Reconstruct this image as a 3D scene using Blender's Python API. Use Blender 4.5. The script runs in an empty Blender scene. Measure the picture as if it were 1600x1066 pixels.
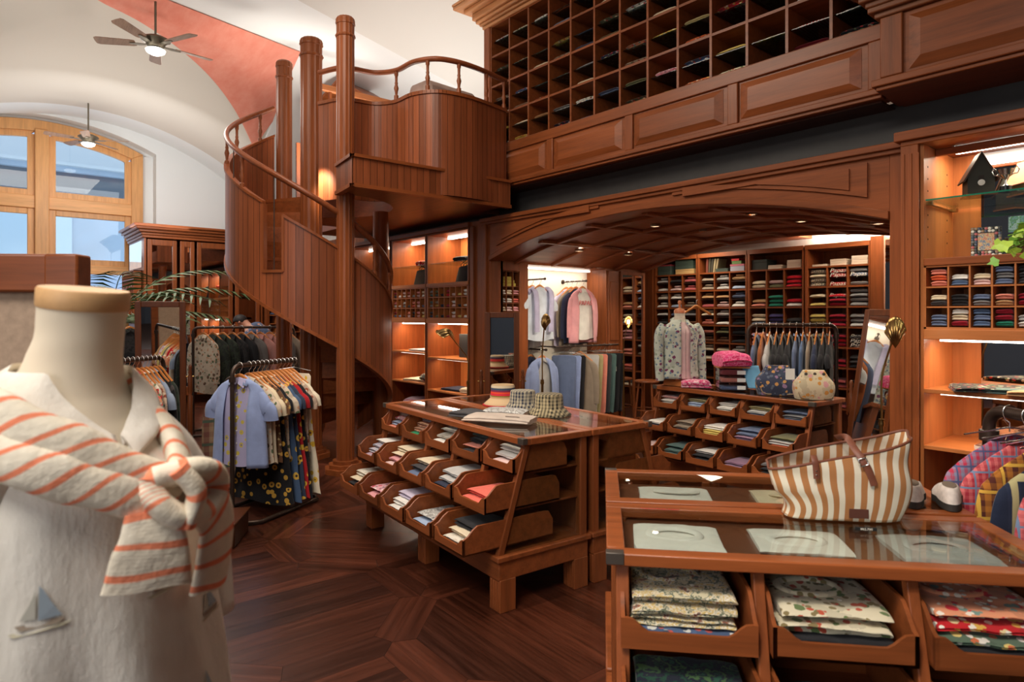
import bpy, bmesh, math, random
from mathutils import Matrix, Vector, noise as mnoise
R = math.radians
PI = math.pi
sc = bpy.context.scene
COL = sc.collection
rnd = random.Random(7)
# ---------------------------------------------------------------- camera frame
FPX, HOR, EYE, YAW = 1010.0, 492.0, 1.55, R(49.9)
CS, SN = math.cos(YAW), math.sin(YAW)
def W(r, f, z=0.0):                       # right / forward of the standpoint -> world
    return Vector((CS*r - SN*f, SN*r + CS*f, z))
def ray(px, py): 
    return W((px-800)/FPX, 1.0, (HOR-py)/FPX)
def at_depth(px, py, d):
    v = ray(px, py)*d; v.z += EYE; return v
def on_z(px, py, z):
    return at_depth(px, py, (z-EYE)*FPX/(HOR-py))
def on_y(px, py, y):
    return at_depth(px, py, y/ray(px, py).y)
def on_x(px, py, x):
    return at_depth(px, py, x/ray(px, py).x)
cam = bpy.data.cameras.new('camera'); co = bpy.data.objects.new('camera', cam); COL.objects.link(co)
co.location = (0, 0, EYE); co.rotation_euler = (R(90), 0, YAW)
cam.lens = 36*FPX/1600; cam.shift_y = -(533-HOR)/1600
cam.clip_start = 0.05; cam.clip_end = 200
cam.dof.use_dof = True; cam.dof.focus_distance = 4.6; cam.dof.aperture_fstop = 4.0
sc.camera = co

# ---------------------------------------------------------------- mesh builder
class MB:
    def __init__(s): s.v = []; s.f = []; s.m = []; s.uv = []; s.M = Matrix(); s.hasuv = False
    def add(s, vs, fs, mi=0, uvs=None):
        o = len(s.v)
        s.v += [s.M @ Vector(v) for v in vs]
        for k, f in enumerate(fs):
            s.f.append([o+i for i in f]); s.m.append(mi)
            if uvs: s.hasuv = True; s.uv.append(uvs[k])
            else: s.uv.append(None)
        return s
    def box(s, x0, y0, z0, x1, y1, z1, mi=0):
        x0, x1 = min(x0, x1), max(x0, x1); y0, y1 = min(y0, y1), max(y0, y1); z0, z1 = min(z0, z1), max(z0, z1)
        return s.add([(x0,y0,z0),(x1,y0,z0),(x1,y1,z0),(x0,y1,z0),(x0,y0,z1),(x1,y0,z1),(x1,y1,z1),(x0,y1,z1)],
              [(0,3,2,1),(4,5,6,7),(0,1,5,4),(1,2,6,5),(2,3,7,6),(3,0,4,7)], mi)
    def prism(s, poly, d0, d1, plane='xz', mi=0, holes=None):
        # poly of 2D points extruded along the remaining axis
        def P(a, b, d): return {'xz': (a, d, b), 'xy': (a, b, d), 'yz': (d, a, b)}[plane]
        n = len(poly)
        vs = [P(a, b, d0) for a, b in poly] + [P(a, b, d1) for a, b in poly]
        fs = [list(range(n)), list(range(2*n-1, n-1, -1))] + [(i, n+i, n+(i+1) % n, (i+1) % n) for i in range(n)]
        return s.add(vs, fs, mi)
    def strip(s, lower, upper, d0, d1, plane='xz', mi=0):
        # a solid between two 2D polylines of equal length (safe for concave outlines)
        def P(a, b, d): return {'xz': (a, d, b), 'xy': (a, b, d), 'yz': (d, a, b)}[plane]
        n = len(lower); vs = []
        for (p, q) in zip(lower, upper): vs += [P(*p, d0), P(*q, d0), P(*q, d1), P(*p, d1)]
        fs = [(0,1,2,3), tuple(4*(n-1)+i for i in (3,2,1,0))]
        for i in range(n-1):
            a = 4*i; b = a+4
            fs += [(a, b, b+1, a+1), (a+1, b+1, b+2, a+2), (a+2, b+2, b+3, a+3), (a+3, b+3, b, a)]
        return s.add(vs, fs, mi)
    def tube(s, pts, r, n=8, mi=0, closed=False, cap=True, ell=None, up=None, uvl=False):
        pts = [Vector(p) for p in pts]; N = len(pts); vs = []; fs = []; uv = []
        rr = r if isinstance(r, (list, tuple)) else [r]*N
        prev = None; L = 0; Ls = []
        for i, p in enumerate(pts):
            if closed: t = pts[(i+1) % N]-pts[i-1]
            else: t = pts[min(i+1, N-1)]-pts[max(i-1, 0)]
            t.normalize()
            if up is not None:
                uu = Vector(up[i] if isinstance(up, list) else up); a = t.cross(uu)
            elif prev is None:
                uu = Vector((0,0,1)) if abs(t.z) < .9 else Vector((1,0,0)); a = t.cross(uu)
            else: a = prev - t*prev.dot(t)
            a.normalize(); b = t.cross(a); prev = a
            ex, ey = (ell[i] if isinstance(ell, list) else ell) if ell else (1, 1)
            for k in range(n):
                c = 2*PI*k/n
                vs.append(p + (a*math.cos(c)*ex + b*math.sin(c)*ey)*rr[i])
            if i: L += (p-pts[i-1]).length
            Ls.append(L)
        for i in range(N if closed else N-1):
            j = (i+1) % N
            for k in range(n):
                l = (k+1) % n
                fs.append((i*n+k, i*n+l, j*n+l, j*n+k)); uv.append([(Ls[i], k/n), (Ls[i], (k+1)/n), (Ls[j], (k+1)/n), (Ls[j], k/n)])
        if cap and not closed:
            fs.append(tuple(range(n-1, -1, -1))); fs.append(tuple((N-1)*n+k for k in range(n)))
            uv.append([(0, 0)]*n); uv.append([(L, 0)]*n)
        return s.add(vs, fs, mi, uv if uvl else None)
    def lathe(s, prof, n=16, mi=0, c=(0,0,0), cap=True, flute=0, nf=16):
        vs = []; fs = []
        for (r, z) in prof:
            for k in range(n):
                a = 2*PI*k/n; q = r*(1-flute*abs(math.sin(nf*a/2))**.5) if flute else r
                vs.append((c[0]+q*math.cos(a), c[1]+q*math.sin(a), c[2]+z))
        for i in range(len(prof)-1):
            for k in range(n):
                l = (k+1) % n; fs.append((i*n+k, i*n+l, (i+1)*n+l, (i+1)*n+k))
        if cap:
            fs.append(tuple(range(n-1, -1, -1))); fs.append(tuple((len(prof)-1)*n+k for k in range(n)))
        return s.add(vs, fs, mi)
    def grid(s, fn, nu, nv, mi=0, closeu=False, capv=False, uvf=None):
        vs = [fn(i/nu, j/nv) for j in range(nv+1) for i in range(nu if closeu else nu+1)]
        w = nu if closeu else nu+1; fs = []; uv = []
        for j in range(nv):
            for i in range(nu):
                k = (i+1) % w
                fs.append((j*w+i, j*w+k, (j+1)*w+k, (j+1)*w+i))
                if uvf: uv.append([uvf(i/nu, j/nv), uvf((i+1)/nu, j/nv), uvf((i+1)/nu, (j+1)/nv), uvf(i/nu, (j+1)/nv)])
        if capv and closeu:
            fs.append(tuple(range(w-1, -1, -1))); fs.append(tuple(nv*w+k for k in range(w)))
            if uvf: uv.append([(0,0)]*w); uv.append([(0,0)]*w)
        return s.add(vs, fs, mi, uv if uvf else None)
    def mesh(s, name, smooth=35):
        me = bpy.data.meshes.new(name); me.from_pydata([tuple(v) for v in s.v], [], s.f)
        for p, mi in zip(me.polygons, s.m): p.material_index = mi
        if s.hasuv:
            ul = me.uv_layers.new(name='UVMap'); k = 0; buf = []
            for f, u in zip(s.f, s.uv):
                for j in range(len(f)): buf += list(u[j] if u else (0, 0))
            ul.data.foreach_set('uv', buf)
        bm = bmesh.new(); bm.from_mesh(me); bmesh.ops.recalc_face_normals(bm, faces=bm.faces); bm.to_mesh(me); bm.free()
        if smooth:
            me.polygons.foreach_set('use_smooth', [True]*len(me.polygons)); me.set_sharp_from_angle(angle=R(smooth))
        me.update(); return me
def link(name, me, mats, parent=None, loc=None, rotz=None):
    o = bpy.data.objects.new(name, me); COL.objects.link(o)
    if mats is not None:
        ms = mats if isinstance(mats, (list, tuple)) else [mats]
        if len(me.materials) == 0:
            for m in ms: me.materials.append(m)
        else:
            for i, m in enumerate(ms):
                o.material_slots[i].link = 'OBJECT'; o.material_slots[i].material = m
    if parent: o.parent = parent
    if loc is not None: o.location = loc
    if rotz is not None: o.rotation_euler = (0, 0, rotz)
    return o
def obj(name, b, mats, parent=None, smooth=35, loc=None, rotz=None, bevel=0, solid=0, sub=0):
    o = link(name, b.mesh(name, smooth), mats, parent, loc, rotz)
    if solid:
        m = o.modifiers.new('solid', 'SOLIDIFY'); m.thickness = solid; m.offset = 0
    if sub:
        m = o.modifiers.new('sub', 'SUBSURF'); m.levels = m.render_levels = sub
    if bevel:
        m = o.modifiers.new('bevel', 'BEVEL'); m.width = bevel; m.segments = 2; m.limit_method = 'ANGLE'; m.angle_limit = R(40)
    return o
def tag(o, label, cat, group=None, kind=None):
    o['label'] = label; o['category'] = cat
    if group: o['group'] = group
    if kind: o['kind'] = kind
    return o
def thing(name, label, cat, loc=(0,0,0), rotz=0, group=None):
    o = bpy.data.objects.new(name, None); o.empty_display_size = .1; COL.objects.link(o)
    o.location = loc; o.rotation_euler = (0, 0, rotz)
    return tag(o, label, cat, group)
def struct(name, b, mats, smooth=35, bevel=0, label=None):
    o = obj(name, b, mats, None, smooth, bevel=bevel); o['kind'] = 'structure'
    o['label'] = label or name.replace('_', ' ') + ' of the shop'
    return o
def kids(o): return [c for c in bpy.data.objects if c.parent == o]
def dup(root, loc=None, rotz=None, label=None, group=None, ks=None):
    r = root.copy(); COL.objects.link(r)
    if loc is not None: r.location = loc
    if rotz is not None: r.rotation_euler = (0, 0, rotz)
    if label: r['label'] = label
    if group: r['group'] = group
    for ch in (ks if ks is not None else list(root.children)):
        c = ch.copy(); COL.objects.link(c); c.parent = r
        for g in ch.children:
            d = g.copy(); COL.objects.link(d); d.parent = c
    return r
ORD = ['zeroth','first','second','third','fourth','fifth','sixth','seventh','eighth','ninth','tenth','eleventh','twelfth','thirteenth','fourteenth','fifteenth','sixteenth']

# ---------------------------------------------------------------- materials
MATS = {}
class NT:
    def __init__(s, name):
        s.mat = bpy.data.materials.new(name); s.mat.use_nodes = True; s.t = s.mat.node_tree; s.n = s.t.nodes
        s.b = s.n['Principled BSDF']; s.out = s.n['Material Output']
    def node(s, typ, **kw):
        n = s.n.new(typ)
        for k, v in kw.items():
            if k in n.inputs.keys() if isinstance(k, str) else False: pass
            setattr(n, k, v)
        return n
    def l(s, a, b): s.t.links.new(a, b)
    def ramp(s, fac, stops, interp='LINEAR'):
        r = s.n.new('ShaderNodeValToRGB'); r.color_ramp.interpolation = interp
        e = r.color_ramp.elements
        while len(e) > 1: e.remove(e[-1])
        for i, (p, c) in enumerate(stops):
            if i == 0: e[0].position = p; x = e[0]
            else: x = e.new(p)
            x.color = (*c, 1)
        s.l(fac, r.inputs['Fac']); return r.outputs['Color']
    def math(s, op, a, b=None, c=None):
        m = s.n.new('ShaderNodeMath'); m.operation = op
        for i, x in enumerate((a, b, c)):
            if x is None: continue
            if isinstance(x, (int, float)): m.inputs[i].default_value = x
            else: s.l(x, m.inputs[i])
        return m.outputs[0]
    def mix(s, fac, a, b, mode='MIX'):
        m = s.n.new('ShaderNodeMix'); m.data_type = 'RGBA'; m.blend_type = mode
        for i, x in ((0, fac), (6, a), (7, b)):
            if isinstance(x, (int, float)): m.inputs[i].default_value = x
            elif isinstance(x, tuple): m.inputs[i].default_value = (*x, 1) if len(x) == 3 else x
            else: s.l(x, m.inputs[i])
        return m.outputs[2]
    def coord(s, which='Object', scale=(1,1,1), rot=(0,0,0), loc=(0,0,0)):
        c = s.n.new('ShaderNodeTexCoord'); m = s.n.new('ShaderNodeMapping')
        m.inputs['Scale'].default_value = scale; m.inputs['Rotation'].default_value = rot; m.inputs['Location'].default_value = loc
        s.l(c.outputs[which], m.inputs['Vector']); return m.outputs['Vector']
    def noise(s, vec, scale, detail=4, rough=.55):
        n = s.n.new('ShaderNodeTexNoise'); n.inputs['Scale'].default_value = scale; n.inputs['Detail'].default_value = detail
        n.inputs['Roughness'].default_value = rough; s.l(vec, n.inputs['Vector']); return n
    def vor(s, vec, scale, feature='F1', rnd=1):
        n = s.n.new('ShaderNodeTexVoronoi'); n.feature = feature; n.inputs['Scale'].default_value = scale
        n.inputs['Randomness'].default_value = rnd; s.l(vec, n.inputs['Vector']); return n
    def orand(s):
        n = s.n.new('ShaderNodeObjectInfo'); return n.outputs['Random']
    def bump(s, h, strength=.2, dist=.01):
        b = s.n.new('ShaderNodeBump'); b.inputs['Strength'].default_value = strength; b.inputs['Distance'].default_value = dist
        s.l(h, b.inputs['Height']); s.l(b.outputs[0], s.b.inputs['Normal'])
    def fin(s, col=None, rough=.6, spec=.5, metal=0, coat=0):
        if col is not None:
            if isinstance(col, tuple): s.b.inputs['Base Color'].default_value = (*col, 1)
            else: s.l(col, s.b.inputs['Base Color'])
        if isinstance(rough, (int, float)): s.b.inputs['Roughness'].default_value = rough
        else: s.l(rough, s.b.inputs['Roughness'])
        s.b.inputs['Specular IOR Level'].default_value = spec; s.b.inputs['Metallic'].default_value = metal
        if coat: s.b.inputs['Coat Weight'].default_value = coat; s.b.inputs['Coat Roughness'].default_value = .2
        return s.mat
def lin(r, g, b):      # 8-bit display colour -> linear
    f = lambda c: (c/255/12.92) if c/255 <= .04045 else ((c/255+.055)/1.055)**2.4
    return (f(r), f(g), f(b))
def mul(c, k): return tuple(x*k for x in c)
WOODC = lin(138, 74, 38)
def wood(axis='z', col=WOODC, key='wood', rough=.38, planks=0, uv=False, var=.35):
    nm = f'{key}_{axis}' + (f'_planked' if planks else '')
    if nm in MATS: return MATS[nm]
    t = NT(nm)
    sc3 = {'x': (.9, 14, 14), 'y': (14, .9, 14), 'z': (14, 14, .9), 'u': (14, .9, 14)}[axis]
    vec = t.coord('UV' if uv else 'Object', sc3)
    # every board gets its own cut of the grain
    ad = t.n.new('ShaderNodeVectorMath'); ad.operation = 'ADD'; sv = t.n.new('ShaderNodeVectorMath'); sv.operation = 'SCALE'
    sv.inputs[0].default_value = (7, 11, 5)
    t.l(t.orand(), sv.inputs['Scale']); t.l(vec, ad.inputs[0]); t.l(sv.outputs[0], ad.inputs[1])
    n1 = t.noise(ad.outputs[0], 1.6, 6, .6); n2 = t.noise(ad.outputs[0], 7, 3, .5)
    f = t.math('ADD', t.math('MULTIPLY', n1.outputs['Fac'], .75), t.math('MULTIPLY', n2.outputs['Fac'], .25))
    col1 = t.ramp(f, [(.3, mul(col, 1-var)), (.5, col), (.7, mul(col, 1+var*.8))])
    v = t.math('ADD', t.math('MULTIPLY', t.orand(), .22), .89)
    hs = t.n.new('ShaderNodeHueSaturation'); t.l(v, hs.inputs['Value']); t.l(col1, hs.inputs['Color']); outc = hs.outputs[0]
    if planks:
        sep = t.n.new('ShaderNodeSeparateXYZ'); tc = t.n.new('ShaderNodeTexCoord')
        t.l(tc.outputs['UV'] if uv else tc.outputs['Object'], sep.inputs[0])
        q = t.math('DIVIDE', sep.outputs[0], planks); fl = t.math('FLOOR', q); fr = t.math('FRACT', q)
        wn = t.n.new('ShaderNodeTexWhiteNoise'); wn.noise_dimensions = '1D'; t.l(fl, wn.inputs['W'])
        k = t.math('ADD', t.math('MULTIPLY', wn.outputs['Value'], .5), .75)
        hs2 = t.n.new('ShaderNodeHueSaturation'); t.l(k, hs2.inputs['Value']); t.l(outc, hs2.inputs['Color'])
        g = t.math('LESS_THAN', t.math('ABSOLUTE', t.math('SUBTRACT', fr, .5)), .46)
        outc = t.mix(t.math('SUBTRACT', 1.0, g), hs2.outputs[0], mul(col, .3))
        t.bump(t.math('MULTIPLY', g, 1.0), .35, .004)
    else:
        t.bump(n2.outputs['Fac'], .05, .002)
    MATS[nm] = t.fin(outc, rough, .32, coat=.05)
    return MATS[nm]
def plain(name, col, rough=.6, metal=0, spec=.5, emit=0, bumpy=0, bs=.15):
    if name in MATS: return MATS[name]
    t = NT(name)
    if bumpy:
        n = t.noise(t.coord(), bumpy, 5); c = t.ramp(n.outputs['Fac'], [(.3, mul(col, .85)), (.7, mul(col, 1.1))]); t.bump(n.outputs['Fac'], bs, .004)
    else: c = col
    t.fin(c, rough, spec, metal)
    if emit:
        t.b.inputs['Emission Color'].default_value = (*col, 1); t.b.inputs['Emission Strength'].default_value = emit
    MATS[name] = t.mat; return t.mat
def glass(name='clear_glass', tint=(.93, .96, .94), refl=1.0):
    if name in MATS: return MATS[name]
    t = NT(name); t.n.remove(t.b)
    tr = t.n.new('ShaderNodeBsdfTransparent'); tr.inputs[0].default_value = (*tint, 1)
    gl = t.n.new('ShaderNodeBsdfGlossy'); gl.inputs['Roughness'].default_value = .01
    fr = t.n.new('ShaderNodeLayerWeight'); fr.inputs['Blend'].default_value = .5
    sch = t.math('ADD', t.math('MULTIPLY', t.math('POWER', fr.outputs['Facing'], 5), .9), .03)
    mx = t.n.new('ShaderNodeMixShader'); t.l(t.math('MULTIPLY', sch, refl), mx.inputs[0]); t.l(tr.outputs[0], mx.inputs[1]); t.l(gl.outputs[0], mx.inputs[2])
    t.l(mx.outputs[0], t.out.inputs[0]); MATS[name] = t.mat; return t.mat
def mirror_mat():
    return plain('mirror_silver', (.78, .8, .79), .02, 1)
def cloth(kind, cols, scale=1.0, rough=.85):
    """fabrics: plain, stripe, gingham, floral, print, plaid, camo; colours are display values"""
    key = ('cloth', kind, tuple(cols), scale)
    if key in MATS: return MATS[key]
    t = NT(f'{kind}_fabric'); cl = [lin(*c) for c in cols]
    vec = t.coord('Object')
    ad = t.n.new('ShaderNodeVectorMath'); ad.operation = 'ADD'; sv = t.n.new('ShaderNodeVectorMath'); sv.operation = 'SCALE'
    sv.inputs[0].default_value = (3, 5, 2); t.l(t.orand(), sv.inputs['Scale']); t.l(vec, ad.inputs[0]); t.l(sv.outputs[0], ad.inputs[1])
    v2 = ad.outputs[0]
    weave = t.noise(vec, 260, 2)
    if kind == 'plain':
        n = t.noise(v2, 9, 3); c = t.ramp(n.outputs['Fac'], [(.3, mul(cl[0], .88)), (.7, mul(cl[0], 1.08))])
    elif kind in ('stripe', 'gingham', 'plaid'):
        sep = t.n.new('ShaderNodeSeparateXYZ'); t.l(vec, sep.inputs[0])
        def st(i, p, w): return t.math('LESS_THAN', t.math('FRACT', t.math('DIVIDE', sep.outputs[i], p)), w)
        p = .03*scale
        if kind == 'stripe': c = t.mix(st(0, p, .5), cl[0], cl[1])
        else:
            a = st(0, p, .5); b = t.math('MAXIMUM', st(2, p, .5), st(1, p*1.3, .0)); b2 = st(1, p, .5)
            s2 = t.math('MULTIPLY', t.math('ADD', a, t.math('MULTIPLY', t.math('ADD', b, b2), .5)), .5)
            c = t.ramp(s2, [(0, cl[0]), (.5, mul(tuple((x+y)/2 for x, y in zip(cl[0], cl[1])), .95)), (1, cl[1])])
            if kind == 'plaid':
                th = t.math('MAXIMUM', st(0, p*2.1, .12), st(2, p*2.3, .12)); c = t.mix(th, c, cl[2])
    elif kind == 'floral':
        base = cl[0]; c = t.mix(t.math('LESS_THAN', t.noise(v2, 14*scale, 3).outputs['Fac'], .44), base, mul(base, .8))
        for i, cc in enumerate(cl[1:]):
            vo = t.vor(t.coord('Object', (1,1,1), (0,0,0), (3.1*i, 1.7*i, .9*i)), (22+7*i)*scale)
            dn = t.math('ADD', vo.outputs['Distance'], t.math('MULTIPLY', t.noise(v2, 60*scale, 2).outputs['Fac'], .35))
            wn = t.n.new('ShaderNodeTexWhiteNoise'); t.l(vo.outputs['Position'], wn.inputs['Vector'])
            on = t.math('MULTIPLY', t.math('LESS_THAN', dn, .5), t.math('LESS_THAN', wn.outputs['Value'], .62))
            c = t.mix(on, c, cc)
    elif kind == 'sunflower':
        c = cl[0]; vo = t.vor(vec, 17*scale); wn = t.n.new('ShaderNodeTexWhiteNoise'); t.l(vo.outputs['Position'], wn.inputs['Vector'])
        keep = t.math('LESS_THAN', wn.outputs['Value'], .55)
        c = t.mix(t.math('MULTIPLY', keep, t.math('LESS_THAN', vo.outputs['Distance'], .42)), c, cl[1])
        c = t.mix(t.math('MULTIPLY', keep, t.math('LESS_THAN', vo.outputs['Distance'], .17)), c, cl[2])
    else:  # print: soft blotches
        n = t.noise(v2, 16*scale, 4, .6); k = len(cl)
        c = t.ramp(n.outputs['Fac'], [(.36+.28*i/max(1, k-1), cl[i]) for i in range(k)], 'CONSTANT' if kind == 'print' else 'LINEAR')
    t.bump(t.math('ADD', weave.outputs['Fac'], t.math('MULTIPLY', t.noise(v2, 18, 3).outputs['Fac'], 2.0)), .22, .004)
    t.b.inputs['Sheen Weight'].default_value = .15
    MATS[key] = t.fin(c, rough, .2); return MATS[key]
BRASS = plain('aged_brass', lin(150, 118, 70), .32, 1)
DARKMETAL = plain('dark_bronze_pipe', lin(74, 60, 52), .42, .7)
STEEL = plain('chrome_wire', (.6, .6, .58), .22, 1)
WX, WY, WZ = wood('x'), wood('y'), wood('z')
GLASS = glass(); MIRROR = mirror_mat()
PLASTER = plain('warm_white_plaster', lin(232, 228, 220), .9, bumpy=3)
WHITE_EMIT = plain('lit_lamp_white', (1, .93, .8), .5, emit=14)
# ================================================================ SHELL
D = 4.6                                   # front plane of the long panelled wall
X0, X1, Y0, Y1 = -13.9, 4.0, -5.0, 9.0
def clip(poly, n, d):                     # keep n.p <= d
    out = []
    for i in range(len(poly)):
        p, q = poly[i], poly[(i+1) % len(poly)]
        a = n[0]*p[0]+n[1]*p[1]-d; b = n[0]*q[0]+n[1]*q[1]-d
        if a <= 0: out.append(p)
        if a*b < 0:
            t = a/(a-b); out.append((p[0]+t*(q[0]-p[0]), p[1]+t*(q[1]-p[1])))
    return out
def floor_planks():
    b = MB(); b.hasuv = True
    b.box(X0-.1, Y0-.1, -.1, X1+.1, Y1+.1, -.0015, 1)
    ang = R(43); ca, sa = math.cos(ang), math.sin(ang); A = 1.25; T = .37; rr = random.Random(3)
    def emit(poly, dx, dy):
        P = [(ca*x-sa*y, sa*x+ca*y) for x, y in poly]
        for n, d in (((1,0), X1), ((-1,0), -X0), ((0,1), Y1), ((0,-1), -Y0)):
            if len(P) > 2: P = clip(P, n, d)
        if len(P) < 3: return
        cx = sum(p[0] for p in P)/len(P); cy = sum(p[1] for p in P)/len(P)
        if (cx*-SN+cy*CS) < -1.5: return
        k = rr.randrange(1, 400)*50
        wx, wy = ca*dx-sa*dy, sa*dx+ca*dy
        Q = []
        for x, y in P:
            l = math.hypot(x-cx, y-cy); g = max(0, l-.0016)/l if l else 1
            Q.append((cx+(x-cx)*g, cy+(y-cy)*g, 0))
        b.add(Q, [tuple(range(len(Q)))], 0, [[(x*wx+y*wy+k, -x*wy+y*wx) for x, y, z in Q]])
    def field(poly, dx, dy, w):
        # planks running along (dx,dy) filling a convex outline
        nx, ny = -dy, dx
        lo = min(nx*x+ny*y for x, y in poly); hi = max(nx*x+ny*y for x, y in poly)
        n = max(1, round((hi-lo)/w)); w = (hi-lo)/n
        for i in range(n):
            q = clip(clip(poly, (nx, ny), lo+(i+1)*w), (-nx, -ny), -(lo+i*w))
            if len(q) > 2: emit(q, dx, dy)
    def framed(poly, dx, dy, w, bw):
        c = (sum(p[0] for p in poly)/len(poly), sum(p[1] for p in poly)/len(poly)); inner = poly
        m = len(poly)
        for i in range(m):
            p, q = poly[i], poly[(i+1) % m]; ex, ey = q[0]-p[0], q[1]-p[1]; L = math.hypot(ex, ey); ex /= L; ey /= L
            inner = clip(inner, (ey, -ex), ey*p[0]-ex*p[1]-bw)
        if len(inner) == m:
            # match up corners by angle
            for i in range(m):
                p, q = poly[i], poly[(i+1) % m]; ip = min(inner, key=lambda s: math.hypot(s[0]-p[0], s[1]-p[1])); iq = min(inner, key=lambda s: math.hypot(s[0]-q[0], s[1]-q[1]))
                emit([p, q, iq, ip], q[0]-p[0], q[1]-p[1])
        field(inner, dx, dy, w)
    s2 = math.sqrt(.5)
    for i in range(-14, 15):
        for j in range(-14, 15):
            x, y = i*A+.32, j*A+.1
            wx, wy = ca*x-sa*y, sa*x+ca*y
            if not (X0-1.5 < wx < X1+1.5 and Y0-1.5 < wy < Y1+1.5): continue
            o = [(x+T,y),(x+A-T,y),(x+A,y+T),(x+A,y+A-T),(x+A-T,y+A),(x+T,y+A),(x,y+A-T),(x,y+T)]
            d = [(1,0),(0,1),(s2,s2),(s2,-s2)][(i+2*j) % 4]
            framed(o, *d, .125, .105)
            framed([(x-T,y),(x,y-T),(x+T,y),(x,y+T)], s2, s2*(1 if (i+j) % 2 else -1), .12, .09)
    return b
t = NT('dark_parquet')
tc = t.n.new('ShaderNodeTexCoord'); mp = t.n.new('ShaderNodeMapping'); mp.inputs['Scale'].default_value = (1.1, 22, 1)
t.l(tc.outputs['UV'], mp.inputs[0]); n = t.noise(mp.outputs[0], 1.7, 6, .6)
sep = t.n.new('ShaderNodeSeparateXYZ'); t.l(tc.outputs['UV'], sep.inputs[0])
wn = t.n.new('ShaderNodeTexWhiteNoise'); wn.noise_dimensions = '1D'; t.l(t.math('ROUND', t.math('DIVIDE', sep.outputs[0], 50)), wn.inputs['W'])
c0 = lin(74, 36, 22)
base = t.ramp(n.outputs['Fac'], [(.32, mul(c0, .45)), (.52, c0), (.7, mul(c0, 1.5))])
hs = t.n.new('ShaderNodeHueSaturation'); t.l(t.math('ADD', t.math('MULTIPLY', wn.outputs['Value'], .95), .5), hs.inputs['Value']); t.l(base, hs.inputs['Color'])
t.bump(n.outputs['Fac'], .06, .003)
FLOORM = t.fin(hs.outputs[0], t.math('ADD', t.math('MULTIPLY', n.outputs['Fac'], .25), .2), .5, coat=.15)
struct('floor', floor_planks(), [FLOORM, plain('floor_seam', lin(40, 20, 12), .7)], 0, label='dark reddish parquet floor laid in framed octagons and squares')

# ---- vaulted ceiling: two crossing barrels, the web between the groins painted salmon
def V1(y):
    d = min(abs(y-1.5), 3.95); return 5.02-(4.2-math.sqrt(4.2**2-d*d))
def V2(x):
    d = min(0, x+8.0); return 5.02-.0624*d*d
def bay2(x):
    return 5.0+.75*math.sin(min(1, max(0, (x+6.85)/3.2))*PI/2)
SAL = [(-8.35,1.1),(-8.74,1.65),(-9.5,2.49),(-11.3,3.75),(-10.5,3.76),(-9.4,3.55),(-8.29,3.35),(-7.87,1.70),(-7.6,.8),(-8.0,.55)]
def inpoly(x, y, P):
    c = False; j = len(P)-1
    for i in range(len(P)):
        if (P[i][1] > y) != (P[j][1] > y) and x < (P[j][0]-P[i][0])*(y-P[i][1])/(P[j][1]-P[i][1])+P[i][0]: c = not c
        j = i
    return c
def xband(y): return -6.97-(y-2.78)*.375     # line where the bright cross band meets the next bay
def ceil_z(x, y):
    xb = xband(y)
    if x > xb: return 5.05+.8*math.sin(min(1, (x-xb)/3.0)*PI/2)
    a, b = V1(y), V2(x)
    return max(a, b) if x > -12.0 or y < 4.2 else max(a, b)
def xB(y):
    P = [(-7.55,-9),(-7.55,.55),(-7.87,1.70),(-8.08,2.5),(-8.29,3.35),(-9.4,3.57),(-10.4,3.74),(-11.2,3.80),(-12.9,4.0),(-12.9,20)]
    for (xa, ya_), (xb_, yb_) in zip(P, P[1:]):
        if ya_ <= y <= yb_: return xa+(xb_-xa)*(y-ya_)/(yb_-ya_)
cb = MB(); ya0, ya1 = Y0-.1, Y1+.1
def cz(x, y, k): return 5.02+.8*math.sin(min(1, max(0, (x-xband(y)))/3.0)*PI/2) if k == 2 else max(V1(y), V2(x))
for k, (fa, fb, nu, mi) in enumerate(((lambda y: -12.9, xB, 70, 1), (xB, xband, 30, 3), (xband, lambda y: X1+.1, 50, 0))):
    def cf(u, v, fa=fa, fb=fb, k=k):
        y = ya0+(ya1-ya0)*v; x = fa(y)+(fb(y)-fa(y))*u; return (x, y, cz(x, y, k))
    cb.grid(cf, nu, 160, mi)
t = NT('salmon_limewash'); nn = t.noise(t.coord('Object', (1,2.5,1)), 3, 6, .65)
SALM = t.fin(t.ramp(nn.outputs['Fac'], [(.3, lin(232, 138, 116)), (.7, lin(240, 160, 138))]), .9, .2)
struct('ceiling', cb, [plain('next_bay_plaster', lin(226, 221, 212), .9), plain('beige_vault_plaster', lin(216, 207, 194), .9), SALM, plain('white_band_plaster', lin(240, 240, 236), .9)], 25,
       label='groin vaulted ceiling of beige and white plaster with a salmon web')
WA = smooth2 = [(-7.95,.55),(-8.35,1.1),(-8.74,1.65),(-9.5,2.49),(-10.3,3.13),(-11.2,3.70)]
WB = [(-7.55,.55),(-7.87,1.70),(-8.08,2.5),(-8.29,3.35),(-9.4,3.57),(-10.4,3.74),(-11.2,3.72)]
def pl(P, t):
    t *= len(P)-1; i = min(int(t), len(P)-2); w_ = t-i; return (P[i][0]*(1-w_)+P[i+1][0]*w_, P[i][1]*(1-w_)+P[i+1][1]*w_)
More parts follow.
